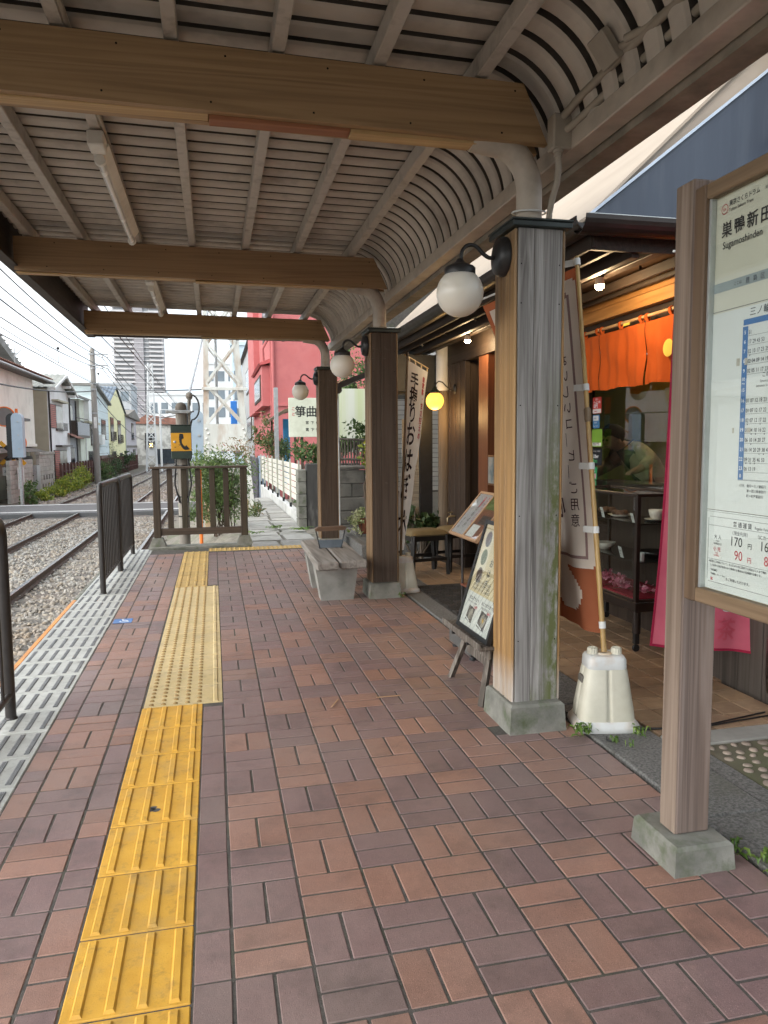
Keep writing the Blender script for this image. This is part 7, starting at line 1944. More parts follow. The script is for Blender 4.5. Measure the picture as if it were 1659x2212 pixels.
# raised tiled step with a potted plant
stp = structure(build(MB().cbox(1.70, 2.58, 8.62, 10.6, -.03, .125, .006), 'terrace_step', M_agg))
M_smt = tile_mat('grey step tile', (.20, .185, .165), (.13, .12, .105))
sb_ = MB(); sb_.cbox(-.048, .048, -.048, .048, -.01, .004, .002); me_st = share(sb_, 'step_tile', M_smt)
for i in range(8):
    for j in range(18): inst(me_st, 'step_tile', (1.755 + i * .1, 8.70 + j * .1, .126), stp)
M_vari = leafm('variegated leaf', (.62, .62, .36), (.16, .24, .07), (.75, .73, .52)); M_terra = pm('terracotta', (.33, .12, .065), (.26, .09, .05), scale=9, rough=.8, bump=.15)
pt = thing('potted_plant', 'variegated trailing plant in a terracotta pot on a wire stand', 'plant', (1.90, 9.55, .13))
mb = MB(); mb.lathe([(.055, 0), (.075, .15), (.085, .155), (.085, .19), (.075, .19), (.06, .14), (.001, .13)], (1.915, 9.55, .165), 18); build(mb, 'pot', M_terra, pt)
mb = MB(); mb.tube([(1.915 + .09 * math.cos(a), 9.55 + .09 * math.sin(a), .165) for a in [q * math.pi / 8 for q in range(17)]], .004, 5)
for a in (0, 2.1, 4.2): mb.tube([(1.915 + .09 * math.cos(a), 9.55 + .09 * math.sin(a), .30), (1.915 + .10 * math.cos(a), 9.55 + .10 * math.sin(a), .130)], .004, 5)
build(mb, 'wire_stand', M_black, pt)
mb = MB(); leaves(mb, blob_pts((1.86, 9.52, .40), (.17, .13, .10), 420, 14) + [np.array((1.80 + rng.normal() * .05, 9.48 + rng.normal() * .05, .18 + .2 * rng.random())) for _ in range(90)], .045, up=-.1, elong=1.7); build(mb, 'leaves', M_vari, pt, recal=False)
M_ivy = leafm('dark ivy leaf', (.055, .095, .03), (.022, .045, .016), (.10, .14, .05)); M_green = leafm('glossy green leaf', (.10, .17, .045), (.045, .085, .025), (.20, .27, .08)); M_autumn = leafm('olive and rust leaf', (.13, .17, .05), (.07, .10, .035), (.33, .12, .06)); M_yel = leafm('yellow green leaf', (.32, .38, .045), (.12, .19, .035), (.48, .46, .06)); M_bark = pm('grey bark', (.15, .125, .10), (.085, .07, .055), scale=14, rough=.95, bump=.7, bscale=40, stretch=(3, 3, .6))
def plant(name, label, cat, base, blobs, leaf, size, mat, stems=5, elong=2.0, up=.3, group=None):
    t = thing(name, label, cat, base, group)
    mb = MB()
    for k in range(stems):
        c, r = blobs[k % len(blobs)][:2]; e = np.array(c) + rng.normal(size=3) * np.array(r) * .35; b_ = np.array(base) + rng.normal(size=3) * np.array((.05, .05, 0)); m = (b_ + e) / 2 + rng.normal(size=3) * .08 * np.linalg.norm(e - b_)
        mb.tube([b_ - (0, 0, .05), m, e], [.012 * (1 + size * 8), .009 * (1 + size * 8), .004 * (1 + size * 8)], 6)
    if stems: build(mb, 'stem', M_bark, t)
    mb = MB()
    for c, r, n in blobs: leaves(mb, blob_pts(c, r, n, 16), size, up=up, elong=elong)
    build(mb, 'leaves', mat, t, recal=False)
    return t
plant('ivy_plant', 'dark ivy plants massed behind the stools', 'plant', (2.25, 8.2, .02), [((2.22, 8.2, .42), (.28, .16, .20), 620), ((2.42, 8.25, .34), (.16, .14, .16), 260)], None, .065, M_ivy, 8, 1.3)
plant('shrub', 'glossy shrub growing behind the block wall', 'shrub', (2.4, 11.6, .0), [((2.25, 11.5, 1.42), (.42, .3, .24), 900), ((2.75, 11.5, 1.5), (.4, .3, .3), 600)], None, .07, M_green, 6, 1.9)
plant('climber', 'yellow green leaves climbing behind the second column', 'plant', (1.93, 9.0, .13), [((1.90, 9.0, 1.25), (.10, .08, .28), 120), ((2.02, 9.1, .95), (.12, .1, .35), 160)], None, .075, M_yel, 3, 1.8)
tr = plant('camphor_tree', 'tall leafy tree with rusty lower leaves behind the second column', 'tree', (3.3, 14.6, -.1), [((2.95, 14.4, 2.75), (.75, .6, .75), 2600), ((3.3, 14.6, 3.6), (.9, .7, .6), 1600)], None, .075, M_green, 3, 2.0)
mb = MB(); mb.tube([(3.3, 14.6, -.2), (3.25, 14.6, 1.2), (3.1, 14.5, 2.4), (3.2, 14.6, 3.6)], [.11, .09, .06, .02], 8); mb.tube([(3.25, 14.6, 1.4), (2.8, 14.4, 2.3), (2.6, 14.3, 2.8)], [.05, .035, .012], 6); build(mb, 'trunk', M_bark, tr)
mb = MB(); leaves(mb, blob_pts((2.85, 14.2, 2.0), (.5, .4, .4), 700, 14), .06); build(mb, 'lower_leaves', M_autumn, tr, recal=False)
plant('garden_shrub', 'rhododendron with clustered leaves in front of the signboard', 'shrub', (1.75, 13.6, -.05), [((1.62, 13.5, 1.22), (.24, .2, .16), 260), ((1.95, 13.6, 1.05), (.28, .2, .24), 380)], None, .10, M_green, 6, 3.0)
plant('garden_tree', 'small rusty garden tree beyond the cream fence', 'tree', (1.75, 21.0, -.3), [((1.45, 21, 1.65), (.32, .3, .5), 700), ((1.7, 21, 1.1), (.4, .3, .4), 500)], None, .09, M_autumn, 5, 2.0)
plant('dark_topiary', 'dark clipped garden tree beside the blue door', 'tree', (1.85, 20.0, -.3), [((1.85, 19.9, 1.1), (.17, .17, .5), 700)], None, .06, M_ivy, 2, 1.8)
# low greenery behind the cream fence
plant('garden_plant', 'green plants seen through the base of the cream fence', 'plant', (1.65, 14.0, 0), [((1.66, 14.2, .22), (.12, .9, .2), 420)], None, .08, M_green, 6, 2.2)

# ------------------------------------------------------------------ lattice pylon and nandina bush by the track
M_pyl = pm('rust streaked white steel', (.64, .64, .60), (.54, .54, .50), scale=4, rough=.6, bump=.12, bscale=40, stretch=(1, 1, .35), dirt=(.34, .18, .08), damt=.75, dscale=3)
py = thing('lattice_pylon', 'white rust-streaked lattice pylon standing beside the timber fence', 'pylon', (.25, 15.5, -.3))
def pyx(z): s = (z - 1.76) / 1.6; return (-.165 + .035 * s, .665 - .115 * s)
Y1, Y2 = 15.15, 15.80
ZT_ = 11.0
def leg_at(z, q, yy__):
    a, b = pyx(min(z, 5.0)); return (a if q == 0 else b, yy__, z)
for q in (0, 1):
    for yy__ in (Y1, Y2):
        mb = MB(); s_ = 1 if q == 0 else -1
        a, b = np.array(leg_at(-.4, q, yy__)), np.array(leg_at(ZT_, q, yy__))
        for z0, z1 in ((-.4, 5.0), (5.0, ZT_)):
            a, b = np.array(leg_at(z0, q, yy__)), np.array(leg_at(z1, q, yy__))
            mb.bar(a + (s_ * .05, 0, 0), b + (s_ * .05, 0, 0), .10, .012, up=(0, 1, 0)); mb.bar(a + (0, (.05 if yy__ == Y1 else -.05), 0), b + (0, (.05 if yy__ == Y1 else -.05), 0), .012, .10, up=(0, 1, 0))
        build(mb, 'leg', M_pyl, py)
zs = [1.76 + .80 * k for k in range(12)]
for i, (z0, z1) in enumerate(zip(zs, zs[1:])):
    a0, b0 = pyx(min(z0, 5)); a1, b1 = pyx(min(z1, 5))
    for yy__, dy in ((Y1, -.008), (Y2, .008)):
        mb = MB(); mb.bar((a0 + .05, yy__ + dy, z0), (b1 - .05, yy__ + dy, z1), .045, .008, up=(0, 1, 0)); build(mb, 'brace', M_pyl, py)
        mb = MB(); mb.bar((b0 - .05, yy__ + dy * 2.2, z0), (a1 + .05, yy__ + dy * 2.2, z1), .045, .008, up=(0, 1, 0)); build(mb, 'brace', M_pyl, py)
    for xx__ in (0, 1):
        mb = MB(); p0 = leg_at(z0, xx__, Y1 + .05); p1 = leg_at(z1, xx__, Y2 - .05); mb.bar(p0, p1, .008, .045, up=(0, 0, 1)); build(mb, 'brace', M_pyl, py)
mb = MB(); mb.box(-.165, .665, Y1 - .02, Y1 - .012, 1.22, 1.76); pl = build(mb, 'gusset_plate', M_pyl, py)
for k in range(5):
    for xx__ in (-.115, .60):
        mb = MB(); mb.lathe([(.026, 0), (.026, .012), (.018, .022), (.001, .024)], (0, 0, 0), 10); mb.v = [(xx__ + .035 * (k % 2) + p[0], Y1 - .02 - p[2], 1.28 + k * .095 + p[1]) for p in mb.v]; build(mb, 'rivet', M_pyl, pl)
mb = MB(); mb.cbox(-.19, .70, Y1 - .06, Y1 - .02, 2.42, 2.48, .004); build(mb, 'crossbar', M_pyl, py)
for xx__ in (-.12, .60):
    mb = MB(); mb.cbox(xx__ - .07, xx__ + .07, Y1 - .03, Y1 + .12, -.6, .25, .01); build(mb, 'foot', pm('rusty foot', (.42, .31, .19), (.30, .2, .11), scale=6, rough=.85, bump=.3), py)
mb = MB(); mb.tube([(.10, 15.4, 1.5), (.12, 15.4, 11)], .028, 8); build(mb, 'conduit', M_galv, py)
nd = thing('nandina_bush', 'feathery green nandina bush with red tips behind the timber fence', 'bush', (.12, 12.7, -.15))
mb = MB()
for k in range(20):
    a = rng.random() * 6.28; e = np.array((.15 + .42 * math.cos(a) * rng.random() ** .5, 12.7 + .3 * math.sin(a), .55 + .6 * rng.random())); b_ = np.array((.12 + rng.normal() * .10, 12.7 + rng.normal() * .08, -.2)); mb.tube([b_, (b_ + e) / 2 + rng.normal(size=3) * .05, e], [.011, .009, .005], 5)
build(mb, 'stem', pm('brown cane', (.11, .07, .045), (.06, .04, .028), scale=12, rough=.8), nd)
mb = MB(); leaves(mb, blob_pts((.10, 12.65, .80), (.48, .32, .42), 5200, 34, .5, .3) + blob_pts((.05, 12.6, .35), (.46, .3, .38), 2400, 22), .066, up=.2, elong=3.4); build(mb, 'leaves', leafm('nandina leaf', (.15, .23, .07), (.075, .125, .04), (.26, .33, .11)), nd, recal=False)
mb = MB(); leaves(mb, blob_pts((.42, 12.7, 1.22), (.30, .2, .28), 420, 18, .6, .4), .05, up=.3, elong=3.2); build(mb, 'red_leaves', leafm('red tipped leaf', (.30, .16, .07), (.16, .18, .06), (.42, .10, .07)), nd, recal=False)
plant('grass_tuft', 'dry grass tuft at the foot of the pylon', 'grass', (.70, 14.4, -.15), [((.70, 14.4, .05), (.18, .25, .16), 260)], None, .12, M_autumn, 3, 6.0, 1.2)
# broken cable guard hanging from the pylon to the telephone post
cg = MB(); P = []
for k in range(60):
    s_ = k / 59; p = np.array((-.30, 10.63, 2.05)) * (1 - s_) + np.array((.06, 15.1, 4.4)) * s_; P.append(p + np.array((0, 0, -.10 * math.sin(math.pi * s_))))
cg.tube(P, [.016 + .006 * (k % 3 == 0) for k in range(60)], 7); tag(build(cg, 'stay_cable', M_galv), 'twisted grey stay cable rising from the telephone post to the pylon', 'cable')
# ================================================================== houses across the tracks
GZ = -1.02
M_pane_d = MATS['dark window pane']; M_pane_f = pm('far window pane', (.20, .24, .27), (.15, .18, .205), scale=.5, rough=.15, bump=0); M_pane_c = pm('curtained pane', (.50, .49, .42), (.40, .39, .34), scale=3, rough=.15, bump=0, stretch=(1, 8, 1)); M_frame_b = pm('bronze window frame', (.075, .055, .042), (.055, .04, .031), scale=6, rough=.5)
def roofmat(name, c): return pm(name, c, tuple(x * .7 for x in c), scale=2, detail=8, rough=.75, bump=.2, dirt=tuple(x * .5 for x in c), damt=.5, vary=.05)
M_rt_red = roofmat('red brown tile', (.30, .14, .10)); M_rt_grey = roofmat('grey tile', (.25, .24, .22)); M_rt_brn = roofmat('brown grey tile', (.21, .185, .16)); M_rt_blue = roofmat('blue grey tile', (.16, .20, .25)); M_rt_pale = roofmat('pale grey tile', (.42, .42, .38))
def tiles(mb, a, b, c, nu, nv, amp=.05):
    """tiled slope: a-b the eave, c the point above a on the ridge"""
    a, b, c = (np.array(p, float) for p in (a, b, c)); n = nrm(np.cross(b - a, c - a)); n = n if n[2] > 0 else -n
    U, V_ = nu * 4, nv * 3
    vs = []
    for i in range(U + 1):
        for j in range(V_ + 1):
            v = j / V_; q = (j % 3) / 3.0
            vs.append(a + (b - a) * i / U + (c - a) * v + n * (amp * abs(math.sin(math.pi * i / 4)) + amp * .8 * (1 - q)))
    fs = [(i * (V_ + 1) + j, (i + 1) * (V_ + 1) + j, (i + 1) * (V_ + 1) + j + 1, i * (V_ + 1) + j + 1) for i in range(U) for j in range(V_)]
    mb.add(vs, fs)
def win_x(par, x, y0, y1, z0, z1, frame=None, pane=None, bars=1, f=.07, sill=True):
    """window in a wall facing +x"""
    mb = MB(); mb.box(x - .06, x + .05, y0, y1, z0, z1); w_ = build(mb, 'window', frame or M_frame_b, par)
    ww = (y1 - y0) / bars
    for k in range(bars):
        mb = MB(); mb.box(x + .051, x + .056, y0 + k * ww + f, y0 + (k + 1) * ww - f * .6, z0 + f, z1 - f); build(mb, 'pane', pane or M_pane_d, w_)
    if sill: mb = MB(); mb.box(x + .0, x + .12, y0 - .08, y1 + .08, z0 - .08, z0 - .005); build(mb, 'sill', frame or M_frame_b, w_)
    return w_
def win_y(par, y, x0, x1, z0, z1, frame=None, pane=None, f=.07):
    mb = MB(); mb.box(x0, x1, y - .05, y + .05, z0, z1); w_ = build(mb, 'window', frame or M_frame_b, par)
    mb = MB(); mb.box(x0 + f, x1 - f, y - .056, y - .051, z0 + f, z1 - f); build(mb, 'pane', pane or M_pane_d, w_); return w_
def shutter(par, x, y0, y1, z0, z1):
    mb = MB(); mb.box(x + .0, x + .06, y0, y1, z0, z1); s_ = build(mb, 'shutter', M_frame_b, par); n = int((z1 - z0) / .11)
    for k in range(n):
        z = z0 + .04 + k * (z1 - z0 - .06) / n; mb = MB(); mb.box(x + .05, x + .085, y0 + .06, y1 - .06, z, z + .075); build(mb, 'slat', M_shut, s_)
M_shut = pm('red shutter slat', (.52, .19, .15), (.45, .16, .125), scale=6, rough=.6)
W_cream = pm('cream house render', (.86, .85, .76), (.80, .79, .70), scale=2, rough=.85, bump=.1, dirt=(.45, .44, .37), damt=.4, dscale=.8); W_white = pm('white house render', (.88, .88, .88), (.82, .82, .82), scale=2, rough=.85, bump=.1, dirt=(.5, .5, .48), damt=.4, dscale=.7); W_beige = pm('beige house render', (.50, .47, .36), (.45, .42, .32), scale=2, rough=.85, bump=.1); W_mint = pm('pale green render', (.70, .73, .63), (.64, .67, .57), scale=2, rough=.85, bump=.1, dirt=(.40, .38, .3), damt=.5); W_blue = pm('pale blue siding', (.64, .72, .74), (.58, .66, .68), scale=2, rough=.8, bump=.2, stretch=(1, .2, 6)); W_yel = pm('pale yellow render', (.78, .74, .45), (.73, .69, .41), scale=2, rough=.85, bump=.1); W_lav = pm('lavender tile siding', (.50, .46, .48), (.44, .40, .42), scale=2, rough=.8, bump=.2, stretch=(1, .5, 9)); W_tile = pm('grey tile siding', (.42, .43, .45), (.32, .33, .35), scale=5, rough=.7, bump=.2, stretch=(1, .6, 5))
XH = -9.0
def downpipe(par, x, y, z0, z1, mat=None):
    mb = MB(); mb.tube([(x, y, z0), (x, y, z1)], .05, 6); build(mb, 'downpipe', mat or M_gutter_b, par)
# --- cream house at the left edge
h = thing('cream_house', 'large cream rendered house with red tile eave at the left edge', 'house', (-12, 37, GZ))
mb = MB(); mb.box(-16, XH, 30, 41.8, 1.5, 4.95); build(mb, 'wall', W_cream, h)
mb = MB(); mb.box(-16, XH - .25, 30, 41.6, GZ, 1.5); build(mb, 'lower_wall', W_beige, h)
mb = MB(); mb.box(-16, XH + .06, 29.9, 41.9, 1.36, 1.5); build(mb, 'string_course', W_cream, h)
mb = MB(); tiles(mb, (XH + .45, 44.6, 4.98), (XH + .45, 29.5, 4.98), (XH - 2.6, 44.6, 6.05), 52, 9, .06); build(mb, 'roof', M_rt_red, h, recal=False)
mb = MB(); mb.tube([(XH + .5, 29.5, 4.88), (XH + .5, 44.7, 4.88)], .06, 8); build(mb, 'gutter', M_galv, h)
mb = MB(); mb.box(XH, XH + .5, 29.5, 44.6, 4.80, 4.92); build(mb, 'eave', M_frame_b, h)
mb = MB(); tiles(mb, (XH + .55, 41.5, 1.05), (XH + .55, 33, 1.05), (XH - .2, 41.5, 1.32), 26, 3, .04); build(mb, 'canopy', M_rt_brn, h, recal=False)
for a, b in ((36.8, 38.6), (39.2, 41.2)):
    w_ = win_x(h, XH - .25, a, b, -.45, .85, M_frame_b, M_pane_d)
    for k in range(12): mb = MB(); mb.tube([(XH - .05, a + (b - a) * (k + .5) / 12, -.5), (XH - .05, a + (b - a) * (k + .5) / 12, .9)], .02, 5); build(mb, 'grille_bar', M_galv, w_)
mb = MB(); mb.box(XH, XH + .25, 38.2, 39.8, 2.60, 2.72); build(mb, 'window_hood', M_frame_b, h)
# --- grey roof behind it
h = thing('grey_roof_house', 'tall house with a steep grey roof behind the cream house', 'house', (-15, 43, GZ))
mb = MB(); mb.box(-19, -12.4, 36, 52, GZ, 5.5); build(mb, 'wall', W_white, h)
mb = MB(); mb.prism([(36, 10.4), (37.0, 10.9), (55.5, 6.0), (55.5, 5.6)], -19.2, -12.0, 'x'); build(mb, 'roof', M_rt_grey, h)
for k in range(26):
    s_ = k / 26; mb = MB(); mb.box(-19.2, -11.95, 37 + 18.4 * s_, 37.16 + 18.4 * s_, 10.88 - 4.87 * s_, 10.96 - 4.87 * s_); build(mb, 'roof_course', M_rt_grey, h)
mb = MB(); mb.prism([(41.5, 9.72), (43.8, 9.1), (43.8, 9.22), (41.5, 9.84)], -11.96, -11.6, 'x'); build(mb, 'skylight', M_frame_b, h)
# --- white gabled house with red shutters
h = thing('gabled_house', 'white gabled house with red louvred shutters', 'house', (-11, 48, GZ))
mb = MB(); mb.prism([(45.2, GZ), (51.5, GZ), (51.5, 4.62), (48.35, 5.50), (45.2, 4.62)], -16, XH, 'x'); build(mb, 'wall', W_white, h)
mb = MB(); mb.box(-16, XH - .01, 45.12, 45.2, GZ, 4.6); build(mb, 'side_wall', W_beige, h)
mb = MB(); tiles(mb, (XH + .5, 44.75, 4.60), (-16.2, 44.75, 4.60), (XH + .5, 48.35, 5.62), 24, 10, .05); tiles(mb, (XH + .5, 51.95, 4.60), (-16.2, 51.95, 4.60), (XH + .5, 48.35, 5.62), 24, 10, .05); build(mb, 'roof', M_rt_pale, h, recal=False)
for a, b in (((XH + .5, 44.75, 4.56), (XH + .5, 48.35, 5.58)), ((XH + .5, 51.95, 4.56), (XH + .5, 48.35, 5.58))):
    mb = MB(); mb.bar(a, b, .10, .14); build(mb, 'barge_board', M_white, h)
for y, z in ((49.6, 5.02), (51.2, 4.56)):
    mb = MB(); mb.box(XH, XH + .5, y - .15, y + .15, z - .1, z + .06); build(mb, 'rafter_end', M_white, h)
shutter(h, XH, 45.5, 47.0, 2.42, 3.80); win_x(h, XH, 47.15, 49.15, 2.38, 3.82, M_frame_b, M_pane_c); mb = MB(); mb.box(XH, XH + .35, 46.3, 49.6, 3.98, 4.08); build(mb, 'window_hood', W_beige, h)
mb = MB()
for k in range(10): mb.tube([(XH + .25, 48.2 + .14 * k, 2.3), (XH + .25, 48.2 + .14 * k, 2.75)], .012, 4)
mb.tube([(XH + .25, 47.4, 2.76), (XH + .25, 49.7, 2.76)], .02, 5); build(mb, 'window_guard', M_galv, h)
shutter(h, XH, 46.2, 47.6, -.75, 1.16); win_x(h, XH, 47.7, 50.0, -.75, 1.16, M_frame_b, M_pane_c, 2); mb = MB(); mb.box(XH, XH + .35, 46.9, 50.4, 1.34, 1.44); build(mb, 'window_hood', M_frame_b, h)
downpipe(h, XH + .06, 45.35, GZ, 4.5); downpipe(h, XH + .06, 51.45, 2.0, 4.5)
mb = MB(); tiles(mb, (XH + .65, 52.9, 1.82), (XH + .65, 50.6, 1.82), (XH, 52.9, 2.15), 8, 3, .04); build(mb, 'porch_roof', M_rt_red, h, recal=False)
mb = MB(); mb.tube([(XH - 2, 47, 5.3), (XH - 2, 47, 7.2)], .025, 5); mb.tube([(XH - 2.0, 46.3, 6.7), (XH - 2.0, 47.8, 6.8)], .02, 4); mb.tube([(XH - 2.2, 47.7, 6.6), (XH - 1.8, 47.7, 7.0)], .02, 4); build(mb, 'aerial', M_galv, h)
# --- tile-sided house with balcony
h = thing('balcony_house', 'grey tile-sided house with a projecting balcony', 'house', (-11, 55, GZ))
mb = MB(); mb.box(-15, XH - .35, 51.6, 56.0, GZ, 4.6); build(mb, 'wall', W_tile, h)
mb = MB(); mb.box(XH - .35, XH + .35, 52.3, 57.3, 1.95, 2.12); bal = build(mb, 'balcony', M_frame_b, h)
mb = MB(); mb.box(XH + .28, XH + .35, 52.3, 57.3, 2.12, 2.98); build(mb, 'balcony_front', W_tile, bal)
for y in (52.3, 57.2): mb = MB(); mb.box(XH - .35, XH + .36, y, y + .12, 2.1, 3.06); build(mb, 'balcony_side', M_frame_b, bal)
mb = MB(); mb.tube([(XH + .3, 52.3, 3.25), (XH + .3, 57.3, 3.25)], .03, 6); build(mb, 'balcony_rail', M_frame_b, bal)
win_x(h, XH - .35, 52.4, 54.6, 2.3, 4.2, M_frame_b, M_pane_c, 2); win_x(h, XH - .35, 52.6, 54.8, -.9, 1.3, M_frame_b, M_pane_d, 2)
mb = MB(); tiles(mb, (XH + .25, 61.2, 4.72), (XH + .25, 51.7, 4.72), (XH - 3.2, 61.2, 6.05), 36, 12, .05); build(mb, 'roof', M_rt_brn, h, recal=False)
mb = MB(); mb.tube([(XH - 3.2, 51.5, 6.15), (XH - 3.2, 61.3, 6.15)], .12, 8); build(mb, 'ridge', M_rt_brn, h); mb = MB(); mb.tube([(XH + .3, 51.7, 4.66), (XH + .3, 57.5, 4.66)], .06, 6); build(mb, 'gutter', M_gutter_b, h)
downpipe(h, XH - .25, 55.5, GZ, 4.5)
# --- pale green house
h = thing('pale_green_house', 'pale green house with small windows behind the utility pole', 'house', (-11, 58.5, GZ))
mb = MB(); mb.box(-15, XH - .1, 56.02, 63.0, GZ, 4.7); build(mb, 'wall', W_mint, h); mb = MB(); mb.box(-12, XH + .25, 57.9, 62.4, 3.2, 4.72); build(mb, 'upper_bay', W_white, h); mb = MB(); mb.box(XH - .1, XH + .3, 57.6, 63.0, 3.06, 3.2); build(mb, 'ledge', W_beige, h)
win_x(h, XH - .1, 56.3, 57.5, 2.7, 3.2, M_galv, M_pane_d); win_x(h, XH - .1, 59.2, 61.6, -.2, 1.0, M_frame_b, M_pane_d); win_x(h, XH - .1, 60.5, 62.5, 1.5, 3.0, M_frame_b, M_pane_d)
downpipe(h, XH, 57.7, GZ, 3.1, M_white)
# --- pale blue house
h = thing('pale_blue_house', 'pale blue sided house beside the utility pole', 'house', (-11, 66.5, GZ))
mb = MB(); mb.prism([(63.05, GZ), (70, GZ), (70, 5.0), (62.6, 6.1), (63.05, 5.4)], -16, XH, 'x'); build(mb, 'wall', W_blue, h)
mb = MB(); mb.prism([(62.3, 6.15), (70.3, 4.95), (70.3, 5.10), (62.3, 6.32)], -16.2, XH + .3, 'x'); build(mb, 'roof', M_rt_grey, h)
win_x(h, XH, 65.6, 68, 2.0, 3.6, M_frame_b, M_pane_d); mb = MB(); mb.box(XH, XH + .35, 63.5, 65.0, 1.5, 2.3); build(mb, 'air_conditioner', M_white, h)
for k in range(9): mb = MB(); mb.box(XH, XH + .012, 63.1, 69.95, -.4 + k * .58, -.38 + k * .58); build(mb, 'siding_joint', M_rt_grey, h)
mb = MB(); mb.box(XH, XH + .3, 63.1, 69.9, GZ, .6); build(mb, 'lower_wall', pm('brown lower wall', (.20, .13, .11), (.16, .10, .085), scale=3, rough=.8), h)
# --- yellow gable house
h = thing('yellow_house', 'pale yellow house with a pointed gable and blue grey roof', 'house', (-12, 76, GZ))
mb = MB(); mb.prism([(70.1, GZ), (83, GZ), (83, 4.72), (76, 6.85), (70.1, 5.0)], -17, XH, 'x'); build(mb, 'wall', W_yel, h)
mb = MB(); tiles(mb, (XH + .15, 69.6, 4.95), (-17.2, 69.6, 4.95), (XH + .15, 76, 7.0), 26, 18, .06); tiles(mb, (XH + .15, 83.4, 4.65), (-17.2, 83.4, 4.65), (XH + .15, 76, 7.0), 26, 18, .06); build(mb, 'roof', M_rt_blue, h, recal=False)
for a, b, z0, z1 in ((71.2, 73.4, 1.9, 4.0), (76.4, 78.8, 1.7, 3.9), (72, 74.5, -.7, .9), (77.5, 79.5, -.7, .7)):
    w_ = win_x(h, XH, a, b, z0, z1, M_frame_b, M_pane_d)
    mb = MB()
    for k in range(7): mb.tube([(XH + .25, a + (b - a) * k / 6, z0), (XH + .25, a + (b - a) * k / 6, z0 + .8)], .02, 4)
    build(mb, 'window_guard', M_frame_b, w_)
downpipe(h, XH + .05, 82.9, GZ, 4.6, M_galv)
# --- lavender house
h = thing('lavender_house', 'lavender tile-sided house with a dark hipped eave', 'house', (-12, 89, GZ))
mb = MB(); mb.box(-18, XH, 83.1, 94.5, GZ, 4.5); build(mb, 'wall', W_lav, h); mb = MB(); mb.prism([(82.8, 4.5), (95.8, 4.35), (95.8, 4.5), (89.5, 5.5), (82.8, 4.7)], -18.5, XH + .4, 'x'); build(mb, 'roof', M_rt_brn, h); win_x(h, XH, 89, 91.2, 2.2, 4.0); mb = MB(); mb.box(XH, XH + .05, 83.1, 94.5, 1.2, 1.45); build(mb, 'band', M_rt_brn, h); win_x(h, XH, 90, 92.5, -.9, 1.0)
# --- stone-clad house closing the view, and skyline
h = thing('stone_house', 'pale stone-clad house with a red roof closing the end of the track', 'house', (-6, 102, GZ))
mb = MB(); mb.box(-9.5, -1.2, 99, 110, GZ, 4.2); build(mb, 'wall', pm('crazy stone cladding', (.58, .57, .53), (.36, .35, .32), scale=1.6, detail=8, rough=.8, bump=.3, lo=.42, hi=.55), h)
mb = MB(); mb.prism([(-9.9, 4.2), (-.9, 4.0), (-1.4, 4.5), (-8.2, 5.3)], 98.6, 110, 'y'); build(mb, 'roof', M_rt_red, h)
win_y(h, 98.95, -4.2, -2.6, 2.0, 3.6); win_y(h, 98.95, -8.4, -7.2, .9, 3.0); win_y(h, 98.95, -7, -4.8, -1, 1.0)
def block(name, label, x0, x1, y, d, h_, mat, rows, cols, roof=None, group='distant buildings along the skyline'):
    t = thing(name, label, 'building', ((x0 + x1) / 2, y + d / 2, GZ), group)
    mb = MB(); mb.box(x0, x1, y, y + d, GZ, h_); build(mb, 'wall', mat, t)
    mb = MB(); mb.box(x0 - .15, x1 + .15, y - .15, y + d, h_, h_ + .35); build(mb, 'parapet', roof or mat, t)
    for r in range(rows):
        for c in range(cols):
            w = (x1 - x0) / cols; hh = (h_ - GZ - 1) / rows; a = x0 + c * w + w * .18; z = GZ + 1.2 + r * hh
            mb = MB(); mb.box(a, a + w * .64, y - .05, y + .02, z, z + hh * .55); build(mb, 'window', M_pane_f, t)
    return t
W_off = pm('off white cladding', (.66, .68, .69), (.60, .62, .63), scale=1, rough=.8); W_gry = pm('mid grey cladding', (.40, .42, .44), (.36, .38, .40), scale=1, rough=.8); W_sky = pm('blue white cladding', (.52, .62, .70), (.47, .57, .65), scale=1, rough=.8)
block('office_building', 'long white building behind the stone-clad house', -11, 3.5, 140, 12, 10.5, W_off, 3, 8)
block('office_building', 'dark grey building left of the white skyline building', -24, -15, 150, 12, 13, W_gry, 4, 4)
block('office_building', 'pale blue building right of the white skyline building', 4.2, 9, 150, 12, 13.5, W_sky, 4, 3)
block('office_building', 'white stepped building seen through the pylon', -1.0, 4.0, 120, 12, 14.0, W_off, 5, 3)
block('office_building', 'glass-fronted building seen through the right of the pylon', 2.4, 6.5, 88, 10, 12.8, W_sky, 6, 4)
block('office_building', 'tall distant white apartment block above the pylon crossbar', 7, 22, 300, 14, 47, W_off, 11, 8)
block('office_building', 'low grey building far left of the tower', -40, -27, 190, 12, 12, W_off, 3, 5)
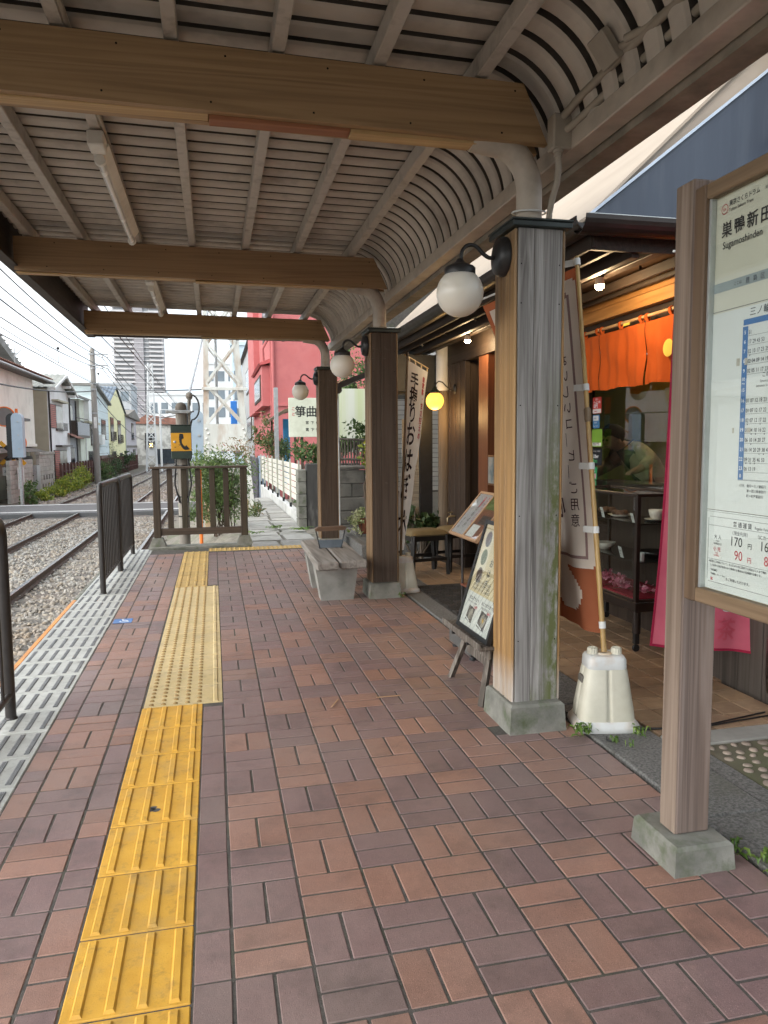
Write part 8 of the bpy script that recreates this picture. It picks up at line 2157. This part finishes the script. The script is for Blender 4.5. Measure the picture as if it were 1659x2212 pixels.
# --- apartment tower
tw = thing('apartment_tower', 'tall mauve grey apartment tower with banded balconies', 'tower', (-50, 575, GZ))
M_tw = pm('mauve grey tower cladding', (.42, .40, .41), (.38, .36, .37), scale=.2, rough=.8); M_twb = pm('pale balcony front', (.56, .545, .55), (.51, .50, .505), scale=.3, rough=.7); M_tww = pm('white tower band', (.66, .66, .67), (.6, .6, .61), scale=.3, rough=.7); M_twg = pm('dark tower glass', (.27, .275, .285), (.23, .235, .245), scale=.2, rough=.1, bump=0)
YT = 560
mb = MB(); mb.box(-66.5, -52.6, YT + 2, YT + 30, GZ, 106); build(mb, 'left_wing', M_tw, tw)
mb = MB(); mb.box(-52.6, -46.2, YT - .5, YT + 30, GZ, 106); build(mb, 'core_wall', pm('grey violet tower core', (.33, .31, .33), (.30, .285, .30), scale=.2, rough=.8), tw)
mb = MB(); mb.box(-46.2, -42.4, YT + 1.5, YT + 30, GZ, 106); build(mb, 'glass_strip', M_twg, tw)
mb = MB(); mb.box(-42.4, -33.5, YT + 2, YT + 30, GZ, 106); build(mb, 'right_wing', M_tw, tw)
s1 = s2 = s3 = s4 = None
for k in range(33):
    z = 3 + k * 3.1
    if s1 is None:
        s1 = build(MB().box(-67.6, -52.62, YT - .2, YT + 2, z, z + 1.25), 'balcony', M_twb, tw); s2 = build(MB().box(-42.38, -32.4, YT - .2, YT + 2, z, z + 1.25), 'balcony', M_twb, tw)
        s3 = build(MB().box(-52.6, -46.2, YT - .75, YT - .5, z, z + .28), 'band', M_tww, tw); s4 = build(MB().box(-46.1, -42.5, YT + .9, YT + 1.5, z, z + .9), 'spandrel', M_twb, tw)
        o5 = build(MB().box(-65.5, -54, YT + 1.9, YT + 1.99, z + 1.3, z + 2.9), 'window', M_twg, tw); o6 = build(MB().box(-41.6, -34.2, YT + 1.9, YT + 1.99, z + 1.3, z + 2.9), 'window', M_twg, tw)
        z0 = z
    else:
        for s_, nm_ in ((s1, 'balcony'), (s2, 'balcony'), (s3, 'band'), (s4, 'spandrel'), (o5, 'window'), (o6, 'window')):
            m_ = WM[s_.name].copy(); m_.translation.z += z - z0; inst(s_, nm_, m_, tw)

# ================================================================== walls, fence and hedge across the tracks
cb = thing('concrete_block_wall', 'pale concrete block garden wall in front of the cream house', 'wall', (-8.1, 36, GZ))
M_cblk = pm('pale block', (.46, .45, .41), (.36, .35, .31), scale=3, rough=.95, bump=.3, bscale=20, dirt=(.20, .19, .16), damt=.6, dscale=1.2, vary=.08)
def blockrun(y0, y1, x, rows, z0, par):
    n = int((y1 - y0) / .40)
    for r in range(rows):
        for k in range(n):
            mb_k = (r, k); a = y0 + k * (y1 - y0) / n
            if 'b' not in cbm: 
                b_ = MB(); b_.cbox(-.075, .075, 0, .392, 0, .192, .01); cbm['b'] = share(b_, 'block', M_cblk)
            inst(cbm['b'], 'block', (x, a, z0 + r * .2), par)
cbm = {}
blockrun(33.2, 37.2, -8.25, 9, GZ, cb); blockrun(37.9, 41.2, -8.1, 10, GZ, cb)
mb = MB(); mb.box(-8.22, -7.98, 37.85, 41.25, GZ + 2.0, GZ + 2.12); build(mb, 'coping', M_cblk, cb)
mb = MB(); mb.box(-8.3, -8.0, 37.2, 37.88, GZ, GZ + 1.5); build(mb, 'gate', M_galv, cb)
for r in range(2):
    for k in range(5 - r):
        y = 38.3 + k * .62 + r * .3; mb = MB(); mb.box(-8.02, -8.018, y, y + .22, GZ + .35 + r * .42, GZ + .57 + r * .42); build(mb, 'vent_opening', M_fascia, cb)
bf = thing('brown_panel_fence', 'dark red brown panel fence along the far side of the tracks', 'fence', (-7.95, 52, GZ))
M_bf = pm('dark red brown fence', (.125, .055, .045), (.085, .038, .032), scale=3, rough=.7, bump=.2)
y = 42.2
fpn = build(MB().box(-7.97, -7.93, y, y + .94, GZ + .1, GZ + 1.38), 'panel', M_bf, bf); fpp = build(MB().box(-7.96, -7.84, y - .05, y, GZ, GZ + 1.48), 'post', M_bf, bf); fpr = build(MB().box(-7.93, -7.88, y, y + .94, GZ + 1.0, GZ + 1.06), 'rail', M_bf, bf); fpr2 = build(MB().box(-7.93, -7.88, y, y + .94, GZ + .45, GZ + .51), 'rail', M_bf, bf)
for k in range(1, 42):
    for s_, nm_ in ((fpn, 'panel'), (fpp, 'post'), (fpr, 'rail'), (fpr2, 'rail')):
        m_ = WM[s_.name].copy(); m_.translation.y += k * 1.0; inst(s_, nm_, m_, bf)
for i, (x, y, r, hh, m, lab) in enumerate(((-7.0, 31.2, .55, .65, M_green, 'dark green shrub at the corner of the level crossing'), (-6.9, 33.2, .45, .35, M_yel, 'small yellow green shrub beside the far track'), (-6.95, 35.2, .6, .42, M_yel, 'low yellow green hedge bush beside the far track'), (-7.0, 37.6, .85, .55, M_yel, 'rounded yellow green hedge bush before the block wall'), (-7.05, 40.2, 1.0, .62, M_yel, 'long yellow green hedge bush before the brown fence'), (-7.1, 43.2, 1.3, .85, M_yel, 'largest clipped yellow green hedge bush before the utility pole'), (-7.2, 53.5, 1.2, 1.0, M_green, 'dark bush beyond the utility pole'), (-7.1, 58, 1.3, 1.15, M_ivy, 'dark evergreen bush beyond the brown fence'), (-8.4, 28.0, 1.0, .8, M_green, 'green bush cut off by the left edge at the crossing'))):
    plant('hedge_bush', lab, 'bush', (x, y, GZ), [((x, y, GZ + hh * .75), (.42 if r < .9 else .5, r, hh * .75), int(500 + 700 * r))], None, .10, m, 4, 1.8, .5, 'bushes along the far side of the tracks')
plant('bare_shrub', 'bare twiggy shrub before the yellow house', 'shrub', (-8.4, 66, GZ), [((-8.3, 66, 1.0), (.5, 1.2, .9), 160)], None, .10, M_autumn, 26, 3.0)
plant('far_bush', 'dark green bush before the yellow house', 'bush', (-7.6, 71, GZ), [((-7.6, 71, .1), (.7, 1.6, .9), 900)], None, .16, M_ivy, 4, 1.8)

# ================================================================== utility pole and overhead lines
M_cpole = pm('concrete pole', (.30, .285, .26), (.235, .22, .20), scale=4, rough=.9, bump=.15, stretch=(1, 1, .3), dirt=(.16, .15, .135), damt=.5)
up = thing('utility_pole', 'tall grey concrete utility pole with two crossarms', 'utility pole', (-7.25, 50.3, GZ))
mb = MB(); mb.tube([(-7.25, 50.3, GZ), (-7.26, 50.3, 7.4), (-7.26, 50.3, 7.5)], [.21, .15, .12], 14); build(mb, 'shaft', M_cpole, up)
for z in (7.13, 6.43):
    mb = MB(); mb.box(-7.5, -6.3, 50.12, 50.2, z - .04, z + .04); arm = build(mb, 'crossarm', M_galv, up)
    for x in (-6.35, -6.65):
        mb = MB(); mb.lathe([(.02, -.22), (.05, -.19), (.05, -.12), (.02, -.1), (.02, 0)], (x, 50.16, z), 8); build(mb, 'insulator', M_white, arm)
for z in (6.2, 5.25, 4.9, 3.4): mb = MB(); mb.lathe([(.19, 0), (.19, .09)], (-7.255, 50.3, z), 12); build(mb, 'band', M_galv, up)
mb = MB(); mb.box(-7.3, -7.12, 50.08, 50.1, 2.5, 3.2); build(mb, 'plate', M_white, up)
def wire(a, b, sag, r, label, n=24, mat=None):
    a = np.array(a, float); b = np.array(b, float); P = [a + (b - a) * k / n - np.array((0, 0, 4 * sag * (k / n) * (1 - k / n))) for k in range(n + 1)]
    mb = MB(); mb.tube(P, r, 5); return tag(build(mb, 'overhead_wire', mat or M_black), label, 'wire', 'overhead wires')
wire((-6.4, 6, 8.3), (-6.35, 50.2, 6.92), .75, .024, 'topmost cable from the upper crossarm towards the camera')
wire((-6.65, 6, 7.9), (-6.65, 50.2, 6.92), .85, .020, 'second cable from the upper crossarm towards the camera')
wire((-6.4, 6, 7.1), (-6.35, 50.2, 6.22), .75, .024, 'upper of the two cables from the lower crossarm')
wire((-6.65, 6, 6.5), (-6.65, 50.2, 6.22), .8, .020, 'lower of the two cables from the lower crossarm')
wire((-6.35, 50.2, 6.92), (-5.4, 110, 5.2), 1.0, .026, 'cable running on from the upper crossarm to the distance')
wire((-6.65, 50.2, 6.92), (-5.7, 110, 4.9), 1.2, .02, 'second cable running on from the upper crossarm')
wire((-6.35, 50.2, 6.22), (-5.4, 110, 4.2), 1.1, .026, 'cable running on from the lower crossarm to the distance')
wire((-6.65, 50.2, 6.22), (-5.7, 110, 3.9), 1.2, .02, 'second cable running on from the lower crossarm')
wire((-7.25, 50.3, 5.2), (.0, 15.2, 2.45), .15, .014, 'span wire from the utility pole to the pylon crossbar')
wire((-9.4, 24, 4.1), (-7.25, 50.3, 4.85), .45, .035, 'black cable passing in front of the cream house')
wire((-7.25, 50.3, 4.75), (-7.6, 96, 2.0), .8, .028, 'black cable falling past the yellow house')
wire((-7.25, 50.3, 5.3), (-9, 66, 4.8), .3, .018, 'service wire to the pale blue house')
wire((-2.2, 2, 4.13), (-2.2, 118, 4.0), .1, .014, 'contact wire above the near track')
wire((-4.95, 2, 4.15), (-4.95, 118, 4.0), .1, .014, 'contact wire above the far track')
wire((-3.6, 2, 5.25), (-3.4, 118, 4.8), .2, .018, 'feeder wire between the two tracks')
wire((-2.15, 2, 4.75), (-2.2, 64, 4.4), .5, .010, 'messenger wire above the near track')
wire((-5.0, 2, 4.80), (-4.95, 64, 4.4), .5, .010, 'messenger wire above the far track')
wire((-.25, 10.55, 1.80), (-4.9, 67, 3.9), .1, .012, 'thin wire from the telephone post clamp to the far pylon')
# trolley hangers
for k in range(5):
    y = 18 + k * 9; mb = MB(); mb.tube([(-4.97, y, 4.13), (-4.97, y, 4.62)], .008, 4); mb.ball((-4.97, y, 4.62), .05, 8, 6); tag(build(mb, 'wire_hanger', M_black), ('nearest', 'second', 'third', 'fourth', 'farthest')[k] + ' hanger rod with a knob above the far track wire', 'hanger', 'wire hangers above the far track')
# insulator bracket hanging at the top left
ib = thing('span_insulator', 'white insulator bracket in the sky at the left edge', 'insulator', (-5.0, 14.2, 5.2))
mb = MB(); mb.tube([(-5.55, 14.2, 5.16), (-5.15, 14.2, 5.16), (-4.62, 14.2, 5.15)], [.05, .028, .03], 10); mb.lathe([(.02, -.03), (.075, -.02), (.075, .02), (.02, .03)], (0, 0, 0), 12); nl = 4 * 12 + 24
build(mb, 'rod', M_white, ib); mb = MB(); mb.box(-5.06, -4.86, 14.15, 14.17, 5.04, 5.28); build(mb, 'plate', M_galv, ib); mb = MB(); mb.bar((-4.97, 14.16, 5.28), (-5.15, 14.16, 5.9), .05, .08, up=(0, 1, 0)); build(mb, 'hanger', M_galv, ib)
mb = MB()
for x in (-4.66, -4.60): mb.tube([(x, 14.2, 5.15), (x + .035, 14.2, 5.15)], .085, 12)
build(mb, 'disc', M_white, ib)
# far pylon with signal
M_wp = pm('white steel', (.66, .67, .67), (.6, .61, .61), scale=2, rough=.6, bump=.05)
fp = thing('lattice_pylon', 'slender white lattice pylon with a dish far down the track', 'pylon', (-5.3, 67, GZ))
def fw(z): s_ = (z - GZ) / 9.4; return .44 - .28 * s_
for sx in (-1, 1):
    for sy in (-1, 1):
        mb = MB(); mb.bar((-5.2 + sx * fw(GZ), 67 + sy * fw(GZ), GZ), (-5.05 + sx * fw(8.4), 67 + sy * fw(8.4), 8.4), .07, .07); build(mb, 'leg', M_wp, fp)
z = GZ; k = 0
while z < 8.2:
    st_ = .30 + 2 * fw(z) * .55; z2 = min(z + st_, 8.4); cxa, cxb = -5.2 + .15 * (z - GZ) / 9.4, -5.2 + .15 * (z2 - GZ) / 9.4
    for sy in (-1, 1):
        mb = MB(); mb.bar((cxa - fw(z), 67 + sy * fw(z), z), (cxb + fw(z2), 67 + sy * fw(z2), z2), .035, .035); mb.bar((cxa + fw(z), 67 + sy * fw(z), z), (cxb - fw(z2), 67 + sy * fw(z2), z2), .035, .035); build(mb, 'brace', M_wp, fp)
    z = z2
mb = MB(); mb.lathe([(.02, 0), (.16, .03), (.18, .06)], (-5.32, 66.8, 8.05), 14); mb.v = [(p[0] , 66.8 - (p[2] - 8.05), 8.05 + (p[1] - 66.8)) for p in mb.v]; build(mb, 'dish', M_wp, fp)
mb = MB(); mb.box(-5.4, -4.85, 66.4, 66.55, .5, 1.3); build(mb, 'equipment_box', M_wp, fp)
sg_ = thing('tram_signal', 'small black tram signal with a lit cross on the far pylon', 'signal', (-5.1, 66.2, 1.5))
mb = MB(); mb.box(-5.3, -4.95, 66.15, 66.35, 1.75, 2.1); build(mb, 'head', M_white, sg_); mb = MB(); mb.box(-5.27, -4.98, 66.1, 66.15, 1.85, 2.05); build(mb, 'lens', M_black, sg_); mb = MB(); mb.box(-5.3, -4.95, 66.12, 66.35, 1.2, 1.65); build(mb, 'head', M_fascia, sg_)
mb = MB(); mb.bar((-5.25, 66.1, 1.27), (-5.0, 66.1, 1.58), .05, .02, up=(0, 1, 0)); mb.bar((-5.0, 66.09, 1.27), (-5.25, 66.09, 1.58), .05, .02, up=(0, 1, 0)); build(mb, 'lit_cross', emit('lit signal', (1, .72, .3), 1.5), sg_)
# arm bracket and pole beside
bp_ = thing('trolley_pole', 'slim pale pole with a bracket arm beside the far pylon', 'pole', (-4.2, 66, GZ))
mb = MB(); mb.tube([(-4.3, 66, GZ), (-4.3, 66, 4.4)], .09, 8); build(mb, 'shaft', M_wp, bp_); mb = MB(); mb.tube([(-4.3, 66, 3.6), (-2.2, 66, 4.5)], .04, 6); mb.tube([(-4.3, 66, 4.4), (-2.2, 66, 4.5)], .03, 6); build(mb, 'arm', M_wp, bp_)

# ================================================================== level crossing equipment
M_yelp = pm('crossing yellow', (.78, .42, .03), (.70, .36, .025), scale=6, rough=.5); M_orp = pm('orange post', (.80, .20, .03), (.72, .17, .025), scale=6, rough=.5)
def crossing_post(x, y, z0, h_, label, s=1.0, plate=True):
    t = thing('crossing_signal', label, 'crossing signal', (x, y, z0), 'crossing warning signals')
    n = 9; dz = h_ / n
    for k in range(n): mb = MB(); mb.tube([(x, y, z0 + k * dz), (x, y, z0 + (k + 1) * dz)], .075 * s, 10); build(mb, 'band', M_yelp if k % 2 else M_black, t)
    zc = z0 + h_ + .05
    for sg2 in (-1, 1):
        for q in range(5):
            a = (q - 2.5) / 2.5 * .48 * s; b = (q - 1.5) / 2.5 * .48 * s
            mb = MB(); mb.bar((x + a, y - .1 - .012 * (sg2 > 0), zc + sg2 * a), (x + b, y - .1 - .012 * (sg2 > 0), zc + sg2 * b), .16 * s, .02, up=(0, 1, 0)); build(mb, 'crossbuck_block', M_black if q in (1, 3) else M_yelp, t)
    if plate:
        mb = MB(); mb.box(x - .42, x + .42, y - .16, y - .13, zc - .95, zc - .6); pl_ = build(mb, 'plate', M_white, t)
        mb = MB(); write(mb, 'とまれ見よ', .145, (x, y - .165, zc - .83), (1, 0, 0), (0, 0, 1), .02, align='c'); build(mb, 'lettering', M_ink, pl_, recal=False)
    return t
crossing_post(-8.35, 34.6, GZ, 2.05, 'yellow and black crossing warning post at the left edge')
crossing_post(-3.6, 80, GZ, 3.1, 'distant yellow and black crossing warning post by the stone-clad house', 1.1, False)
mp_ = thing('mirror_post', 'orange post carrying two round traffic mirrors at the left edge', 'traffic mirror', (-8.0, 34.2, GZ))
mb = MB(); mb.tube([(-8.0, 34.2, GZ), (-8.05, 34.2, 2.95)], .055, 10); build(mb, 'post', M_orp, mp_)
M_mir = None
def mirror_disc(cx, cy, cz, r, face, par):
    n = 24; mb = MB(); mb.tube([(cx + r * math.cos(a), cy, cz + r * math.sin(a)) for a in [2 * math.pi * q / n for q in range(n + 1)]], .03, 6, cap=False); build(mb, 'mirror_rim', M_orp, par)
    mb = MB(); pr_ = [(r * math.cos(a), .10 * math.sin(a)) for a in [math.pi / 2 * q / 6 for q in range(7)]]; mb.lathe([(max(a, 1e-4), b) for a, b in pr_], (0, 0, 0), n); mb.v = [(cx + p[0], cy - face * p[2], cz + p[1]) for p in mb.v]
    build(mb, 'mirror_face' if face > 0 else 'mirror_back', pm('mirror', (.85, .86, .87), (.84, .85, .86), rough=.03, metal=1.0, bump=0, rr=.01) if face > 0 else pm('grey mirror back', (.20, .19, .185), (.17, .16, .155), scale=4, rough=.6), par)
mirror_disc(-8.05, 34.05, 1.52, .36, 1, mp_); mirror_disc(-8.52, 34.2, 2.62, .40, -1, mp_)
mb = MB(); mb.box(-8.1, -7.85, 34.10, 34.14, -.45, .45); pl_ = build(mb, 'plate', M_white, mp_); mb = MB(); write(mb, '注', .19, (-7.975, 34.09, .12), (1, 0, 0), (0, 0, 1), .02, align='c'); write(mb, '意', .19, (-7.975, 34.09, -.15), (1, 0, 0), (0, 0, 1), .02, align='c'); build(mb, 'lettering', M_ink, pl_, recal=False)
M_sig = pm('pale blue signal housing', (.34, .41, .48), (.30, .37, .44), scale=3, rough=.45)
def signal_box(x, y, z0, z1, zp, label, w=.42, s=1.0):
    t = thing('signal_box', label, 'signal', (x, y, zp), 'pale blue signal housings'); pts = []
    for k in range(13): a = math.pi * k / 12; pts.append((x + w * .5 * math.cos(a) * .9, z1 - w * .5 + w * .5 * math.sin(a)))
    pts += [(x - w * .45, z0), (x + w * .45, z0)]
    mb = MB(); mb.prism(pts, y - .1 * s, y + .30 * s, 'y'); build(mb, 'housing', M_sig, t)
    pts2 = [(x - w * .12 + (p[0] - x) * 1.0 - w * .36, p[1]) for p in pts]
    mb = MB(); mb.prism([(p[0], p[1] - .02) for p in pts2], y + .0, y + .34 * s, 'y'); build(mb, 'hood', M_black, t)
    for zz in (.2, .5, .8): mb = MB(); mb.lathe([(.03, 0), (.03, .03)], (0, 0, 0), 8); mb.v = [(x + .1 * w + p[0], y - .1 * s - p[2], z0 + (z1 - z0) * zz + p[1]) for p in mb.v]; build(mb, 'bolt', M_galv, t)
    mb = MB(); mb.tube([(x + .02, y + .1, zp), (x + .02, y + .1, z0)], .07 * s, 10); build(mb, 'post', M_galv, t)
signal_box(-7.15, 30.4, .95, 2.62, GZ, 'pale blue signal housing on a grey post by the crossing')
signal_box(-.33, 17.2, 1.0, 2.12, -.5, 'pale blue signal housing behind the telephone box', .34, .6)
tag(build(MB().cbox(-7.3, -7.0, 31.0, 31.06, GZ, -.35, .02), 'rusty_guard', pm('rusty guard', (.17, .10, .08), (.10, .06, .05), scale=4, rough=.8)), 'low rusty guard plate beside the crossing', 'guard')
bsn = thing('blue_sign', 'small bright blue sign on a pole seen through the pylon', 'sign', (.9, 40, GZ))
mb = MB(); mb.cbox(1.05, 1.42, 44, 44.08, 2.55, 3.9, .05); build(mb, 'plate', pm('sign blue', (.03, .20, .62), (.025, .18, .56), scale=3, rough=.5), bsn); mb = MB(); mb.tube([(1.28, 44.1, GZ), (1.28, 44.1, 4.0)], .05, 8); build(mb, 'pole', M_galv, bsn)
op = tag(build(MB().tube([(-.22, 12.2, -.3), (-.22, 12.2, .95)], .028, 8), 'orange_marker', M_orp), 'thin orange marker post behind the timber fence', 'marker')
done_lettering()
